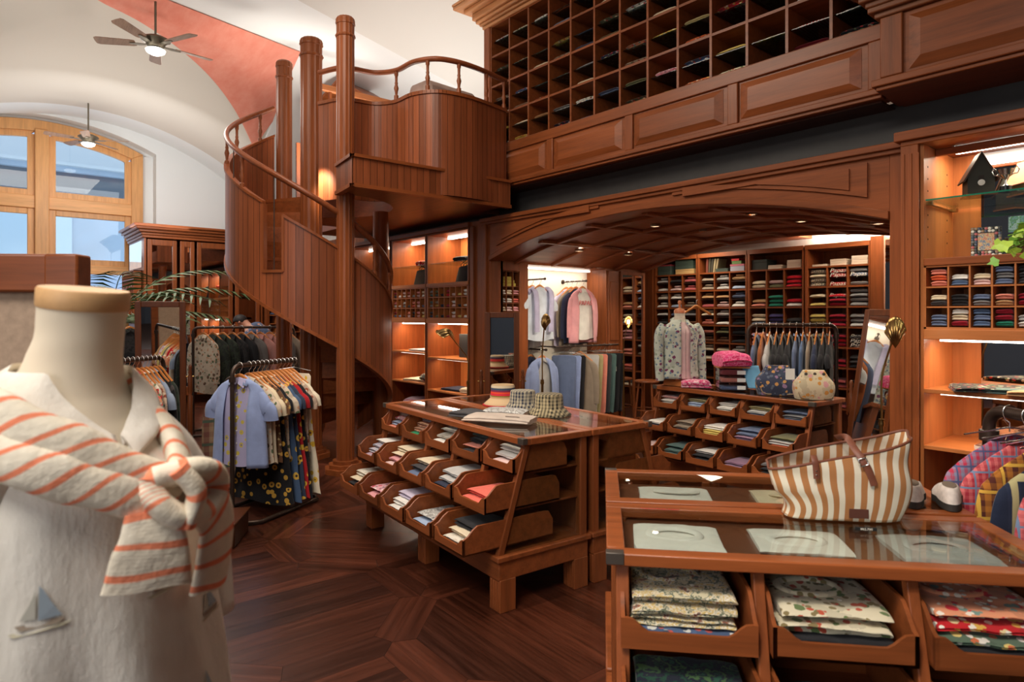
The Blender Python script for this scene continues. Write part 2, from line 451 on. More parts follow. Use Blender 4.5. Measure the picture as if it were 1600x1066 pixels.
def webf(u, v):
    def cr(P, t):
        t *= len(P)-1; i = min(int(t), len(P)-2); w_ = t-i; g = lambda k: Vector((*P[min(max(k, 0), len(P)-1)], 0))
        p0, p1, p2, p3 = g(i-1), g(i), g(i+1), g(i+2); q = .5*((2*p1)+(-p0+p2)*w_+(2*p0-5*p1+4*p2-p3)*w_*w_+(-p0+3*p1-3*p2+p3)*w_**3); return (q.x, q.y)
    a = cr(WA, u); c = pl(WB, u); x, y = a[0]*(1-v)+c[0]*v, a[1]*(1-v)+c[1]*v
    k = v/.5 if v < .5 else (1-v)/.5
    return (x, y, max(V1(y), V2(x))-.012-.09*k*math.sin(PI*min(1, u*1.05)))
wb_ = MB(); wb_.grid(webf, 48, 16); struct('ceiling_web', wb_, SALM, 20, label='salmon painted vault web tapering down beside the staircase')
# roof slab to keep daylight out
b = MB(); b.box(X0-.3, Y0-.3, 6.1, X1+.3, Y1+.3, 6.2); struct('ceiling_slab', b, PLASTER)

# ---- window wall
YC, HW, ZS, ZT = .98, 1.54, 4.55, 4.90                   # arched window: centre, half width, spring, crown
def arch_pts(hw, zs, zt, n=24, yc=YC):
    r = (hw*hw+(zt-zs)**2)/(2*(zt-zs)); return [(yc-hw+2*hw*i/n, zt-r+math.sqrt(max(0, r*r-(-hw+2*hw*i/n)**2))) for i in range(n+1)]
WINX = -13.9
def wall_with_arch(x0, x1, hw, zs, zt, zb, ztop, ya, yb, name, mat, label):
    b = MB(); ap = arch_pts(hw, zs, zt)
    b.strip(ap, [(y, ztop) for y, z in ap], x0, x1, 'yz')
    b.prism([(ya, zb), (YC-hw, zb), (YC-hw, zs), (YC-hw, ztop), (ya, ztop)], x0, x1, 'yz')
    b.prism([(YC+hw, zb), (yb, zb), (yb, ztop), (YC+hw, ztop), (YC+hw, zs)], x0, x1, 'yz')
    return struct(name, b, mat, 30, label=label)
wall_with_arch(-14.0, -13.6, HW+.19, 4.56, 4.97, 0, 6.1, Y0-.1, Y1, 'wall_left', plain('cool_white_plaster', lin(236, 238, 236), .9), 'white plaster window wall with arched opening')
# white arch band between vault and window wall
b = MB(); ya = [-4.4+ i*9.9/40 for i in range(41)]
b.strip([(y, V1(y)) for y in ya if 0 <= 1 and abs(y-1.5) < 3.9], [(y, 6.1) for y in ya if abs(y-1.5) < 3.9], -13.6, -12.9, 'yz')
struct('trim_1', b, plain('cool_white_plaster', lin(236, 238, 236)), 30, label='white plaster arch band in front of the window wall')
PINE = wood('z', lin(226, 166, 106), 'daylit_tone_wood', .4, var=.2); DAYWY = wood('y', lin(226, 166, 106), 'daylit_tone_wood', .4, var=.2)  # golden tone of daylight on the wood is put into the colour
b = MB(); fo_, fi_ = arch_pts(HW+.2, 4.56, 4.98), arch_pts(HW-.005, ZS, ZT-.005); b.strip(fi_, fo_, -13.99, -13.88, 'yz')
for s in (-1, 1): b.box(-13.99, YC+s*(HW-.005), 0, -13.88, YC+s*(HW+.2), 4.56)
struct('trim_7', b, plain('cool_white_plaster', lin(236, 238, 236), .9), 30, label='white plaster reveal around the arched window')
win = bpy.data.objects.new('window_1', None); COL.objects.link(win); win['kind'] = 'structure'; win['label'] = 'tall arched window in wood frame toned golden by painted daylight'; win.location = (WINX, YC, 0)
def rel(b): b.M = Matrix.Translation((-WINX, -YC, 0)); return b
fo, fi = arch_pts(HW, ZS, ZT), arch_pts(HW-.19, ZS-.1, ZT-.19)
b = rel(MB()); b.strip(fi, fo, WINX+.0, WINX+.16, 'yz')
for s in (-1, 1): 
    y = YC+s*HW; b.prism([(y, .0), (y-s*.19, .0), (y-s*.19, ZS-.1), (y, ZS)], WINX, WINX+.16, 'yz')
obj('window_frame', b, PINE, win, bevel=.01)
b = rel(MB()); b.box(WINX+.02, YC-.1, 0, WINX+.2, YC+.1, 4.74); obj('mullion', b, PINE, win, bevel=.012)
for (z0, z1, n) in ((3.38, 3.60, 'transom'), (2.28, 2.44, 'lower_rail'), (1.5, 2.0, 'apron_rail'), (0.0, .5, 'bottom_rail')):
    b = rel(MB()); b.box(WINX, YC-HW+.18, z0, WINX+.15, YC+HW-.18, z1); obj(n, b, DAYWY, win, bevel=.012)
for s in (-1, 1):
    for (z0, z1, arched) in ((3.60, 4.4, 1), (2.44, 3.38, 0), (.5, 1.5, 0)):
        b = rel(MB()); y0, y1 = (YC+.1, YC+HW-.19) if s > 0 else (YC-HW+.19, YC-.1); w = .1
        if arched:
            r = arch_pts(HW-.19, ZS-.1, ZT-.19, 40)
            top = [(y, z) for y, z in r if y0-.001 <= y <= y1+.001]; top = [(y0, top[0][1])]+top+[(y1, top[-1][1])]
            b.strip([(min(max(y, y0+w), y1-w), z-w) for y, z in top], top, WINX+.03, WINX+.11, 'yz')
            b.box(WINX+.032, y0, z0, WINX+.108, y0+w, top[0][1]-.05); b.box(WINX+.032, y1-w, z0, WINX+.108, y1, top[-1][1]-.05)
            b.box(WINX+.03, y0+w, z0, WINX+.11, y1-w, z0+w)
            g = rel(MB()); g.strip([(y, z0+w) for y, z in top], [(y, z-w*.5) for y, z in top], WINX+.05, WINX+.06, 'yz')
        else:
            b.box(WINX+.03, y0, z0, WINX+.11, y0+w, z1); b.box(WINX+.03, y1-w, z0, WINX+.11, y1, z1)
            b.box(WINX+.032, y0+w, z0, WINX+.108, y1-w, z0+w); b.box(WINX+.032, y0+w, z1-w, WINX+.108, y1-w, z1)
            g = rel(MB()); g.box(WINX+.05, y0+w*.5, z0+w*.5, WINX+.06, y1-w*.5, z1-w*.5)
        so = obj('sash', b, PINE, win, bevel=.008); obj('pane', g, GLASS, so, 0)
# other enclosing walls
b = MB(); b.box(X1, Y0-.1, 0, X1+.15, Y1, 6.1); struct('wall_right', b, plain('slate_blue_paint', lin(66, 72, 84), .8))
b = MB(); b.box(X0, Y0-.15, 0, X1, Y0, 6.1); struct('wall_front', b, plain('slate_blue_paint', lin(66, 72, 84), .8))
b = MB(); b.box(X0, Y1, 0, X1, Y1+.15, 6.1); struct('wall_back', b, PLASTER)
# building across the street
b = MB(); b.box(-24, -14, -3, -23, 16, 5.0); b.box(-22.9, -14, 5.75, -23.2, 16, 5.9)
fac = obj('street_building', b, plain('facade_blue_grey', lin(176, 190, 208), .8, bumpy=.6), None)
tag(fac, 'pale blue grey building across the street seen through the window', 'building')
b = MB(); b.box(-23.9, -14, 5.0, -23.1, 16, 5.8); obj('eave_shade_band', b, plain('facade_shade_grey', lin(104, 110, 120), .8), fac)  # shadow under the eave is painted as this darker band
b = MB()
for i in range(30):
    z = 5.9+i*.1; x = -22.7-i*.13; b.box(x, -14, z, x-.2, 16, z+.085)
obj('roof', b, plain('roof_tile_grey', lin(206, 210, 216), .7), fac, 0)
b = MB(); b.box(-22.98, .3, 1.5, -22.9, 2.35, 4.7); obj('window_band', b, plain('facade_glass', lin(196, 212, 226), .15), fac)

# ---- wood wall left of the shelving bays, and plaster above it
b = MB(); b.box(-13.6, D+.62, 0, -9.45, D+.8, 2.95); struct('wall_back_left', b, wood('z', WOODC, 'wood', planks=.12))
b = MB(); b.box(-13.6, D+.7, 2.95, -9.45, D+.85, 5.9); struct('wall_back_upper', b, PLASTER)

# ---- black beam between the two storeys and mezzanine floor
b = MB(); b.box(-9.45, 4.86, 2.66, 4.0, 5.25, 3.0); struct('trim_2', b, plain('blackened_steel', lin(62, 60, 58), .6, bumpy=6), label='blackened steel beam between lower and upper storey')
b = MB(); b.box(-9.45, 5.25, 2.70, 4.0, 9.0, 2.95); struct('floor_mezzanine', b, WX, label='mezzanine floor slab')

# ---- arch front (lower storey), spandrels and mouldings
AX0, AX1, ZSP, ZAP = -5.86, -1.64, 2.17, 2.485
AC = (AX0+AX1)/2; AH = (AX1-AX0)/2; AR = (AH*AH+(ZAP-ZSP)**2)/(2*(ZAP-ZSP))
def az(x, off=0): 
    return ZAP-AR+math.sqrt(max(1e-6, (AR+off)**2-(x-AC)**2))
axs = [AX0+(AX1-AX0)*i/40 for i in range(41)]
b = MB(); b.strip([(x, az(x)) for x in axs], [(x, 2.66) for x in axs], D, D+.14)
struct('wall_arch', b, WX, 30, label='wooden fascia with a shallow arch over the alcove')
b = MB()
b.strip([(x, az(x)) for x in axs], [(x, az(x, .055)) for x in axs], D-.02, D+.01)
b.box(-6.0, D-.045, 2.62, -1.5, D+.02, 2.665); b.box(-6.0, D-.025, 2.59, -1.5, D+.02, 2.622)
struct('trim_3', b, WX, 30, bevel=.006, label='moulding following the alcove arch and the top of its fascia')
b = MB()
for sgn in (1, -1):                                     # raised spandrel panels
    px = [AC+sgn*(.42+(AH-.55)*i/14) for i in range(15)]
    b.strip([(x, az(x, .12)) for x in px], [(x, 2.565) for x in px], D-.018, D+.02)
    b.strip([(x, az(x, .15)) for x in px[1:-1]], [(x, 2.54) for x in px[1:-1]], D-.03, D+.02)
struct('trim_4', b, WX, 20, bevel=.008, label='raised spandrel panels on the arch fascia')
b = MB(); b.box(-6.25, D, 0, AX0, D+.2, 2.66); b.box(-6.2, D-.03, .12, -6.14, D, 2.6); b.box(-5.97, D-.03, .12, -5.9, D, 2.6); b.box(-6.25, D-.04, 0, AX0, D, .12)
struct('wall_pier_left', b, WZ, bevel=.005, label='dark wooden pier left of the alcove arch')
b = MB(); b.box(AX1, D, 0, -1.52, D+.2, 2.66); struct('wall_pier_right', b, WZ, bevel=.005, label='wooden pier right of the alcove arch')

# ---- alcove: side walls, barrel ceiling with ribs, back room
YA = 7.43
b = MB(); vx = [AX0+(AX1-AX0)*i/32 for i in range(33)]
b.strip([(x, az(x)+.012) for x in vx], [(x, az(x)+.05) for x in vx], D+.14, YA)
struct('ceiling_alcove', b, wood('y', lin(156, 88, 52), 'alcove_wood', .4), 40, label='shallow barrel ceiling of the alcove')
b = MB()
for yy in (5.0, 5.6, 6.2, 6.8, YA-.06):
    b.strip([(x, az(x)-.02) for x in vx], [(x, az(x)+.015) for x in vx], yy-.035, yy+.035)
for k in range(1, 6):
    x = AX0+(AX1-AX0)*k/6; b.box(x-.035, D+.14, az(x)-.02, x+.035, YA, az(x)+.015)
struct('trim_5', b, wood('x', lin(150, 82, 46), 'rib_wood', .4), 40, bevel=.008, label='ribs dividing the alcove ceiling into coffers')
# left alcove wall with opening for the hanging niche (y 5.2-6.45) and for the small cubby
NY0, NY1 = 5.19, 6.60
b = MB(); xw0, xw1 = AX0-.36, AX0
b.box(xw0, D+.2, 0, xw1, 4.76, 2.3); b.box(xw0, 4.76, 0, xw1, 5.06, 1.58); b.box(xw0, 4.76, 2.07, xw1, 5.06, 2.3)
b.box(xw0, 4.76, 1.58, AX0-.345, 5.06, 2.07)
b.box(xw0, 5.06, 0, xw1, NY0, 2.3); b.box(xw0, NY0, 2.16, xw1, NY1, 2.3); b.box(xw0, NY1, 0, xw1, YA, 2.3)
struct('wall_alcove_left', b, WZ, bevel=.004, label='wooden side wall of the alcove with hanging niche')
b = MB(); b.box(xw0-.03, NY0-.1, 0, xw0, NY1+.1, 2.3); struct('wall_niche', b, plain('niche_cream', lin(232, 224, 206), .9), label='cream back of the hanging niche')
b = MB(); b.box(AX1, D+.2, 0, AX1+.12, YA, 2.4); struct('wall_alcove_right', b, WZ)
b = MB(); b.box(-7.6, YA, 2.6, -4.15, 8.95, 2.68); b.box(-4.15, YA, 2.6, -.3, YA+.25, 2.68)
struct('ceiling_back_room', b, wood('x', lin(156, 88, 52), 'alcove_wood', .5), label='brown soffit of the room behind the alcove')
b = MB(); b.box(-4.2, YA, 2.685, -.2, 8.98, 2.75); struct('ceiling_light_well', b, PLASTER, label='white lit plaster ceiling of the back room')
b = MB(); b.box(-7.6, 8.9, 0, -.2, 9.0, 2.7); struct('wall_back_room', b, PLASTER)
b = MB(); b.box(-7.7, YA, 0, -7.6, 9, 2.7); b.box(-.3, YA, 0, -.2, 9, 2.7); struct('wall_back_room_sides', b, WZ)
b = MB(); b.box(AX1+.12, D+.2, 0, -.2, YA+.02, .05)
# header closing above alcove vault end
b = MB(); b.strip([(x, az(x)) for x in vx], [(x, 2.69) for x in vx], YA-.03, YA+.05); b.box(-7.6, YA-.03, 2.17, AX0, YA+.05, 2.69); b.box(AX1, YA-.03, 2.0, -.2, YA+.05, 2.69)
struct('wall_alcove_header', b, WX)
# ================================================================ STAIR
SCX, SCY, SR = -6.81, 2.87, .86
AF = math.atan2(-SCY, -SCX)
def sa_(phi): return AF-R(phi)
def zb(phi): return 1.38+.0086*phi
def spt(phi, r, z): 
    a = sa_(phi); return (r*math.cos(a), r*math.sin(a), z)
stair = thing('spiral_staircase', 'wooden spiral staircase with boarded skirt climbing to the mezzanine balcony', 'staircase', (SCX, SCY, 0))
SKW = wood('u', lin(140, 76, 44), 'skirt_wood', .4, planks=.072, uv=True, var=.25)
def helix_panel(p0, p1, lo, hi, ro=SR, th=.028, n=None):
    n = n or max(4, int(abs(p1-p0)/3)); b = MB(); vs = []; fs = []; uv = []
    for i in range(n+1):
        p = p0+(p1-p0)*i/n; a, c = lo(p), hi(p)
        vs += [spt(p, ro, a), spt(p, ro, c), spt(p, ro-th, c), spt(p, ro-th, a)]
    for i in range(n):
        u0, u1 = R(p0+(p1-p0)*i/n)*ro, R(p0+(p1-p0)*(i+1)/n)*ro
        a = 4*i; e = a+4
        for k in range(4):
            l = (k+1) % 4; fs.append((a+k, e+k, e+l, a+l)); uv.append([(u0, vs[a+k][2]), (u1, vs[e+k][2]), (u1, vs[e+l][2]), (u0, vs[a+l][2])])
    fs += [(0,1,2,3), tuple(4*n+i for i in (3,2,1,0))]; uv += [[(0,0)]*4]*2
    b.add(vs, fs, 0, uv); return b
obj('skirt_panel', helix_panel(-140, 17.5, zb, lambda p: zb(p)+.97), SKW, stair, 40)
obj('skirt_panel', helix_panel(17.5, 31, zb, lambda p: zb(24)+.38), SKW, stair, 40)
obj('skirt_panel', helix_panel(31, 150, zb, lambda p: zb(p)+.99), SKW, stair, 40)
for (p0, p1, hi) in ((-140, 17.5, lambda p: zb(p)+.97), (17.5, 31, lambda p: zb(24)+.38), (31, 150, lambda p: zb(p)+.99)):
    obj('cap_rail', helix_panel(p0, p1, lambda p: hi(p)-.012, lambda p: hi(p)+.016, SR+.014, .056), WX, stair, 40)
obj('stringer_bead', helix_panel(-140, 150, lambda p: zb(p)-.015, lambda p: zb(p)+.02, SR+.012, .05), WX, stair, 40)
for p in (17.5, 31):
    b = MB(); a = sa_(p); b.M = Matrix.Rotation(a, 4, 'Z'); b.box(SR-.045, -.012, zb(24)+.38, SR+.012, .012, zb(p)+.975); obj('opening_post', b, WZ, stair)
b = MB(); pts = [spt(p, SR-.01, zb(p)+1.32) for p in range(-98, 153, 4)]
b.tube(pts, .03, 12, ell=(1, .85)); obj('handrail', b, wood('x', lin(140, 76, 44), 'rail_wood', .3), stair, 60)
BPROF = [(.02,0),(.02,.05),(.012,.06),(.014,.09),(.022,.13),(.012,.17),(.016,.185),(.012,.2),(.013,.26),(.018,.27),(.018,.32)]
def baluster(loc, h, parent):
    b = MB(); k = h/.32; b.lathe([(r*1.15, z*k) for r, z in BPROF], 12); return obj('baluster', b, WZ, parent, 40, loc=loc)
for p in (-78, -48, -18, 50, 88, 112, 138): baluster(spt(p, SR-.014, zb(p)+.975), .33, stair)
for p in (24, 62):
    b = MB(); lo = zb(24)+.39 if p == 24 else zb(p)+.98; b.tube([spt(p, SR-.02, lo), spt(p, SR-.02, zb(p)+1.3)], .006, 8); obj('metal_rod', b, DARKMETAL, stair)
b = MB(); b.tube([spt(-93, SR, zb(-93)+1.3), spt(-93, SR+.005, zb(-93)+.35)], .013, 8); obj('metal_rod', b, plain('black_iron', lin(40, 38, 36), .5, .6), stair)
for i in range(16):
    p0 = -192+i*21.4; z = (i+1)*.178
    b = MB(); n = 5; f = MB()
    lo = [spt(p0+22.5*k/n, .09, z-.035) for k in range(n+1)]; 
    outer = [spt(p0+22.5*k/n, SR-.03, z-.035) for k in range(n+1)]
    ring = lo+outer[::-1]; m = len(ring)
    vs = ring+[(x, y, z) for x, y, _ in ring]
    b.add(vs, [tuple(range(m))[::-1], tuple(range(m, 2*m))]+[(k, (k+1) % m, m+(k+1) % m, m+k) for k in range(m)])
    obj('tread', b, WX, stair, 30)
    b = MB(); a = sa_(p0+1.5); b.M = Matrix.Rotation(a, 4, 'Z'); b.box(.09, -.009, z-.178, SR-.03, .009, z-.035); obj('riser', b, WX, stair)
def column(name, x, y, r, h, fl, plinth):
    b = MB(); pr = [(r*1.0, .12 if plinth else 0), (r, h-.215), (r*1.1, h-.21), (r*1.14, h-.2), (r*1.1, h-.188), (r*1.0, h-.184), (r*1.0, h-.09), (r*1.08, h-.086), (r*1.1, h-.072), (r*1.06, h-.06), (r*1.06, h-.035), (r*.9, h-.015), (r*.5, h)]
    b.lathe(pr, 96, flute=fl*1.6, nf=16); o = obj(name, b, WZ, stair, 28, loc=(x-SCX, y-SCY, 0))
    if plinth:
        for (w, z0, z1) in ((.21, 0, .05), (.17, .05, .085), (.13, .085, .12)):
            pb = MB(); pb.lathe([(w, z0), (w, z1)], 8); obj('plinth', pb, WX, o, 20)
    return o
column('centre_newel', SCX, SCY, .115, 4.57, .03, True)
column('corner_newel', -5.95, 2.857, .0876, 4.50, .03, True)
p444 = at_depth(444, 95, 7.5); column('top_newel', p444.x, p444.y, .0876, 4.5, .02, False)
# balcony
slab = [(-5.43,2.69),(-5.43,4.53),(-5.99,4.53),(-5.99,4.85),(-9.2,4.85),(-9.2,3.9),(-8.2,3.9),(-8.2,3.25),(-7.62,3.25)]+[(SCX+.88*math.cos(R(a)), SCY+.88*math.sin(R(a))) for a in range(150, -1, -15)]
bl = [(x-SCX, y-SCY) for x, y in slab]
b = MB(); b.prism(bl, 2.74, 2.99, 'xy'); obj('balcony_floor', b, wood('x', lin(120, 62, 36), 'balcony_wood'), stair, 20)
b = MB()
def wallrun(b, pts, z0, z1, th=.025, mi=0):
    L = 0; 
    for i in range(len(pts)-1):
        p, q = Vector((*pts[i], 0)), Vector((*pts[i+1], 0)); d = q-p; l = d.length; nrm = Vector((d.y, -d.x, 0))/l*th/2
        vs = []; 
        for base in (p, q):
            for sgn in (1, -1):
                for z in (z0, z1): v = base+nrm*sgn; vs.append((v.x, v.y, z))
        # order: p+z0 p+z1 p-z0 p-z1 q+z0 q+z1 q-z0 q-z1
        fs = [(0,4,5,1), (2,3,7,6), (1,5,7,3), (0,2,6,4)]+([(0,1,3,2)] if i == 0 else [])+([(4,6,7,5)] if i == len(pts)-2 else [])
        u = [(L, z0), (L, z1), (L, z0), (L, z1), (L+l, z0), (L+l, z1), (L+l, z0), (L+l, z1)]
        b.add(vs, fs, mi, [[u[k] for k in f] for f in fs]); L += l
def smooth_path(P, n=6):
    out = []
    for i in range(len(P)-1):
        p0 = Vector(P[max(0, i-1)]); p1 = Vector(P[i]); p2 = Vector(P[i+1]); p3 = Vector(P[min(len(P)-1, i+2)])
        for k in range(n):
            t = k/n; out.append(.5*((2*p1)+(-p0+p2)*t+(2*p0-5*p1+4*p2-p3)*t*t+(-p0+3*p1-3*p2+p3)*t**3))
    out.append(Vector(P[-1])); return out
wallrun(b, [(-5.95+.05-SCX, 2.75-SCY), (-5.42-SCX, 2.68-SCY), (-5.42-SCX, 4.53-SCY)], 2.72, 2.99)
obj('balcony_fascia', b, SKW, stair, 30)
for z0, z1 in ((2.985, 3.015), (2.71, 2.745)):
    b = MB(); wallrun(b, [(-5.95+.05-SCX, 2.75-SCY), (-5.42-SCX, 2.675-SCY), (-5.415-SCX, 4.53-SCY)], z0, z1, .06); obj('fascia_moulding', b, WY, stair, 30)
BP = [(-6.55,2.85),(-6.3,2.95),(-6.22,3.08),(-6.17,3.30),(-5.97,3.44),(-5.66,3.46),(-5.45,3.58),(-5.375,3.78),(-5.375,4.02),(-5.42,4.28),(-5.47,4.51)]
bp = [(v.x-SCX, v.y-SCY) for v in smooth_path([(x, y, 0) for x, y in BP])]
b = MB(); wallrun(b, bp, 2.75, 3.78, .03); obj('balcony_panel', b, SKW, stair, 60)
b = MB(); wallrun(b, bp, 3.765, 3.80, .06); obj('balcony_cap', b, WY, stair, 60)
b = MB(); b.tube([(x, y, 4.115) for x, y in bp], .032, 12, ell=(1, .8)); obj('balcony_handrail', b, wood('x', lin(140, 76, 44), 'rail_wood', .3), stair, 60)
for i in (24, 34, 43, 52, 59): baluster((bp[i][0], bp[i][1], 3.80), .31, stair)
b = MB(); b.lathe([(.09, 0), (.09, 2.74)], 16); pc = at_depth(595, 330, 7.5); obj('support_post', b, WZ, stair, 40, loc=(pc.x-SCX, pc.y-SCY, 0))
b = MB(); wallrun(b, [(-8.2-SCX, 3.25-SCY), (-8.2-SCX, 3.88-SCY)], 2.74, 3.78, .03); obj('balcony_panel', b, SKW, stair, 60)
# far balustrade and furniture on the mezzanine landing
b = MB(); b.box(-.03, -.62, 1.45, .03, .62, 1.53); bal = thing('landing_balustrade', 'pale lit landing rail behind the stair newels', 'railing', (-7.95, 3.9, 2.993))
obj('top_rail', b, wood('y', lin(170, 104, 62), 'landing_wood'), bal, bevel=.006)
for i in range(5):
    b = MB(); b.box(-.018, -.6+i*.29, 0, .018, -.57+i*.29, 1.45); obj('post', b, WZ, bal)
# gabled wooden display hutch behind the balcony rail
pt = at_depth(588, 150, 9.2); 
hut = thing('gabled_hutch', 'small wooden hutch with pitched slatted roof on the mezzanine', 'display hutch', (-8.78, 4.38, 2.993), R(20))
b = MB(); b.box(-.5, -.3, 0, .5, .3, .1); b.box(-.5, -.3, .1, -.45, .3, 1.55); b.box(.45, -.3, .1, .5, .3, 1.55); b.box(-.45, .27, .1, .45, .3, 1.55); b.box(-.5, -.3, .9, .5, .3, .93); b.box(-.5, -.3, 1.3, .5, .3, 1.33); obj('body', b, WX, hut, bevel=.004)
b = MB(); b.prism([(-.62, 1.55), (0, 1.94), (.62, 1.55), (.6, 1.52), (0, 1.90), (-.6, 1.52)], -.36, .36, 'xz'); obj('roof', b, WY, hut, 20)
so = thing('bench_seat', 'low upholstered bench in dusty pink behind the balcony rail', 'bench', (-6.0, 4.05, 2.994), R(95))
b = MB(); b.box(-.36, -.18, .42, .36, .18, 1.07); obj('back_cushion', b, cloth('plain', ((196, 170, 158),)), so, bevel=.07)
b = MB(); b.box(-.36, -.2, 0, .36, .2, .42); obj('base', b, WX, so, bevel=.01)
# ================================================================ WALL FURNITURE
def board_case(b, x0, x1, y0, y1, z0, z1, cols, rows, t=.02, mi=0, back=True, tx=None):
    """open pigeonholes; y0 is the front; cols/rows are lists of inner division positions"""
    tx = tx or t
    b.box(x0, y0, z0, x0+t, y1, z1, mi); b.box(x1-t, y0, z0, x1, y1, z1, mi); b.box(x0, y0, z0, x1, y1, z0+t, mi); b.box(x0, y0, z1-t, x1, y1, z1, mi)
    if back: b.box(x0, y1-.012, z0, x1, y1, z1, mi)
    for c in cols: b.box(c-tx/2, y0+.002, z0, c+tx/2, y1, z1, mi)
    for r in rows: b.box(x0, y0+.004, r-tx/2, x1, y1, r+tx/2, mi)
# ---- upper pigeonhole shelving
UX0, UPITCH, UZ, URP, UN = -5.83, .318, 3.47, .345, 13
up = thing('pigeonhole_shelving', 'tall wall of dark wooden pigeonholes above the black beam', 'shelving', (UX0, D, 0))
UX1 = UN*UPITCH
b = MB(); board_case(b, -.02, UX1+.02, 0, .5, UZ-.02, UZ+4*URP+.02, [i*UPITCH for i in range(1, UN)], [UZ+k*URP for k in range(1, 4)], .022)
obj('pigeonholes', b, WX, up)
for k in range(4):
    b = MB(); b.box(0, .03, UZ+(k+.5)*URP-.003, UX1, .48, UZ+(k+.5)*URP+.003); obj('glass_shelf', b, glass('shelf_glass', (.42, .46, .45)), up, 0)  # dark tint puts the shade on the shirt undersides into the glass
b = MB(); b.box(-.13, -.01, UZ-.45, -.02, .5, UZ+4*URP+.03); obj('left_stile', b, WZ, up, bevel=.006)
b = MB(); zt = UZ+4*URP+.01
for i, (pz, pr) in enumerate(((.0, .015), (.04, .04), (.07, .07), (.11, .10), (.19, .17), (.24, .26), (.28, .27))):
    nz = (.04, .07, .11, .19, .24, .28, .31)[i]; b.box(-.13-pr, -.01-pr, zt+pz, UX1, .5, zt+nz)
obj('cornice', b, wood('x', lin(196, 136, 88), 'cornice_wood'), up, bevel=.012)
b = MB(); b.box(-.13, -.02, 3.36, UX1+.02, .1, UZ-.005); b.box(-.13, 0, 3.03, UX1+.02, .1, 3.4)
b.box(-.13, -.05, 2.995, UX1+.02, .12, 3.035); b.box(-.13, -.03, 2.97, UX1+.02, .12, 3.0)
obj('frieze', b, WX, up, bevel=.006)
for k in range(4):
    x0 = -.05+k*1.04; b = MB()
    vs = [(x0+.06,-.002,3.07),(x0+.95,-.002,3.07),(x0+.95,-.002,3.345),(x0+.06,-.002,3.345),(x0+.13,-.026,3.12),(x0+.88,-.026,3.12),(x0+.88,-.026,3.295),(x0+.13,-.026,3.295)]
    b.add(vs, [(0,1,5,4),(1,2,6,5),(2,3,7,6),(3,0,4,7),(4,5,6,7)])
    obj('raised_panel', b, WX, up, 10)
for k in range(5):
    x0 = -.05+k*1.04; b = MB(); b.box(x0-.045, -.022, 3.04, x0+.045, 0, 3.36); obj('pilaster_strip', b, WZ, up, bevel=.008)
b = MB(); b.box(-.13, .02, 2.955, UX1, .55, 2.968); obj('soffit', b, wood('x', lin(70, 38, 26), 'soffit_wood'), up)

# ---- projecting upper cabinet at the right, cut by the frame
rc = thing('projecting_cabinet', 'projecting upper cabinet with stepped cornice at the top right', 'cabinet', (-1.625, 4.42, 0))
b = MB(); b.box(0, 0, 3.03, 3.2, .6, 3.42); b.box(-.04, -.05, 2.985, 3.2, .6, 3.03); b.box(-.02, -.03, 2.96, 3.2, .6, 2.985); obj('frieze', b, WX, rc, bevel=.006)
b = MB()
for i, pr in enumerate((.03, .06, .07, .10, .13, .15, .2, .25, .27, .31, .35, .38)): b.box(-pr, -pr, 3.42+i*.034, 3.2, .10, 3.457+i*.034)
obj('cornice', b, wood('x', lin(120, 70, 42), 'dull_cornice'), rc, bevel=.008)
b = MB(); b.box(-.046, .21, 2.97, -.002, .6, 4.8); obj('filler_board', b, WZ, rc)
b = MB(); b.box(-.25, -.25, 3.83, 3.2, .10, 4.4); obj('upper_case', b, WX, rc, bevel=.006)
for k in range(2):
    x0 = .16+k*1.2; b = MB(); vs = [(x0,-.002,3.06),(x0+1.05,-.002,3.06),(x0+1.05,-.002,3.39),(x0,-.002,3.39),(x0+.07,-.03,3.12),(x0+.98,-.03,3.12),(x0+.98,-.03,3.34),(x0+.07,-.03,3.34)]
    b.add(vs, [(0,1,5,4),(1,2,6,5),(2,3,7,6),(3,0,4,7),(4,5,6,7)]); obj('raised_panel', b, WX, rc, 10)
b = MB(); b.box(.0, -.02, 3.04, .13, 0, 3.42); obj('pilaster_strip', b, WZ, rc, bevel=.008)

# ---- right-hand lit display cabinet
RX, RY, RD = -1.41, 4.5, .55
b = MB(); b.box(-1.53, RY-.03, 0, RX-.022, RY+.12, 2.63)
for k in range(3): b.box(-1.525+k*.04, RY-.036, .1, -1.505+k*.04, RY-.03, 2.55)
struct('wall_pilaster', b, WZ, bevel=.006, label='wooden pilaster between the arch and the lit display cabinet')
cab = thing('display_cabinet', 'lit open wooden display cabinet with sock cubbies at the right edge', 'cabinet', (RX, RY, 0))
CW = 1.6; LITW = wood('z', lin(186, 112, 60), 'lit_tone_wood', .42, var=.2); LITX = wood('x', lin(186, 112, 60), 'lit_tone_wood', .42, var=.2)  # brighter copy of the wood, lamplit orange is in the colour
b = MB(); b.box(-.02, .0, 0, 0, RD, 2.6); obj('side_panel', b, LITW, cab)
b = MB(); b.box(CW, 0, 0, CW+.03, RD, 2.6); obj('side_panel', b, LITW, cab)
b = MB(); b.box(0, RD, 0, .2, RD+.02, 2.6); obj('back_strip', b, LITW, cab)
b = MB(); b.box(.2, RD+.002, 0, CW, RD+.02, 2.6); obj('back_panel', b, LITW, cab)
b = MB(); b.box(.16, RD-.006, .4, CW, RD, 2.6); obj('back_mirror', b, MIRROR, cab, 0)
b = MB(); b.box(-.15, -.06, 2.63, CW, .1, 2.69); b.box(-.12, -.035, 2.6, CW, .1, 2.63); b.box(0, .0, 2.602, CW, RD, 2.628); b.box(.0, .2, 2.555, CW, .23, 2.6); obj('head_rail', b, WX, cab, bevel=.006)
b = MB(); b.box(.08, .28, 2.575, CW, .34, 2.598); obj('strip_light', b, WHITE_EMIT, cab)
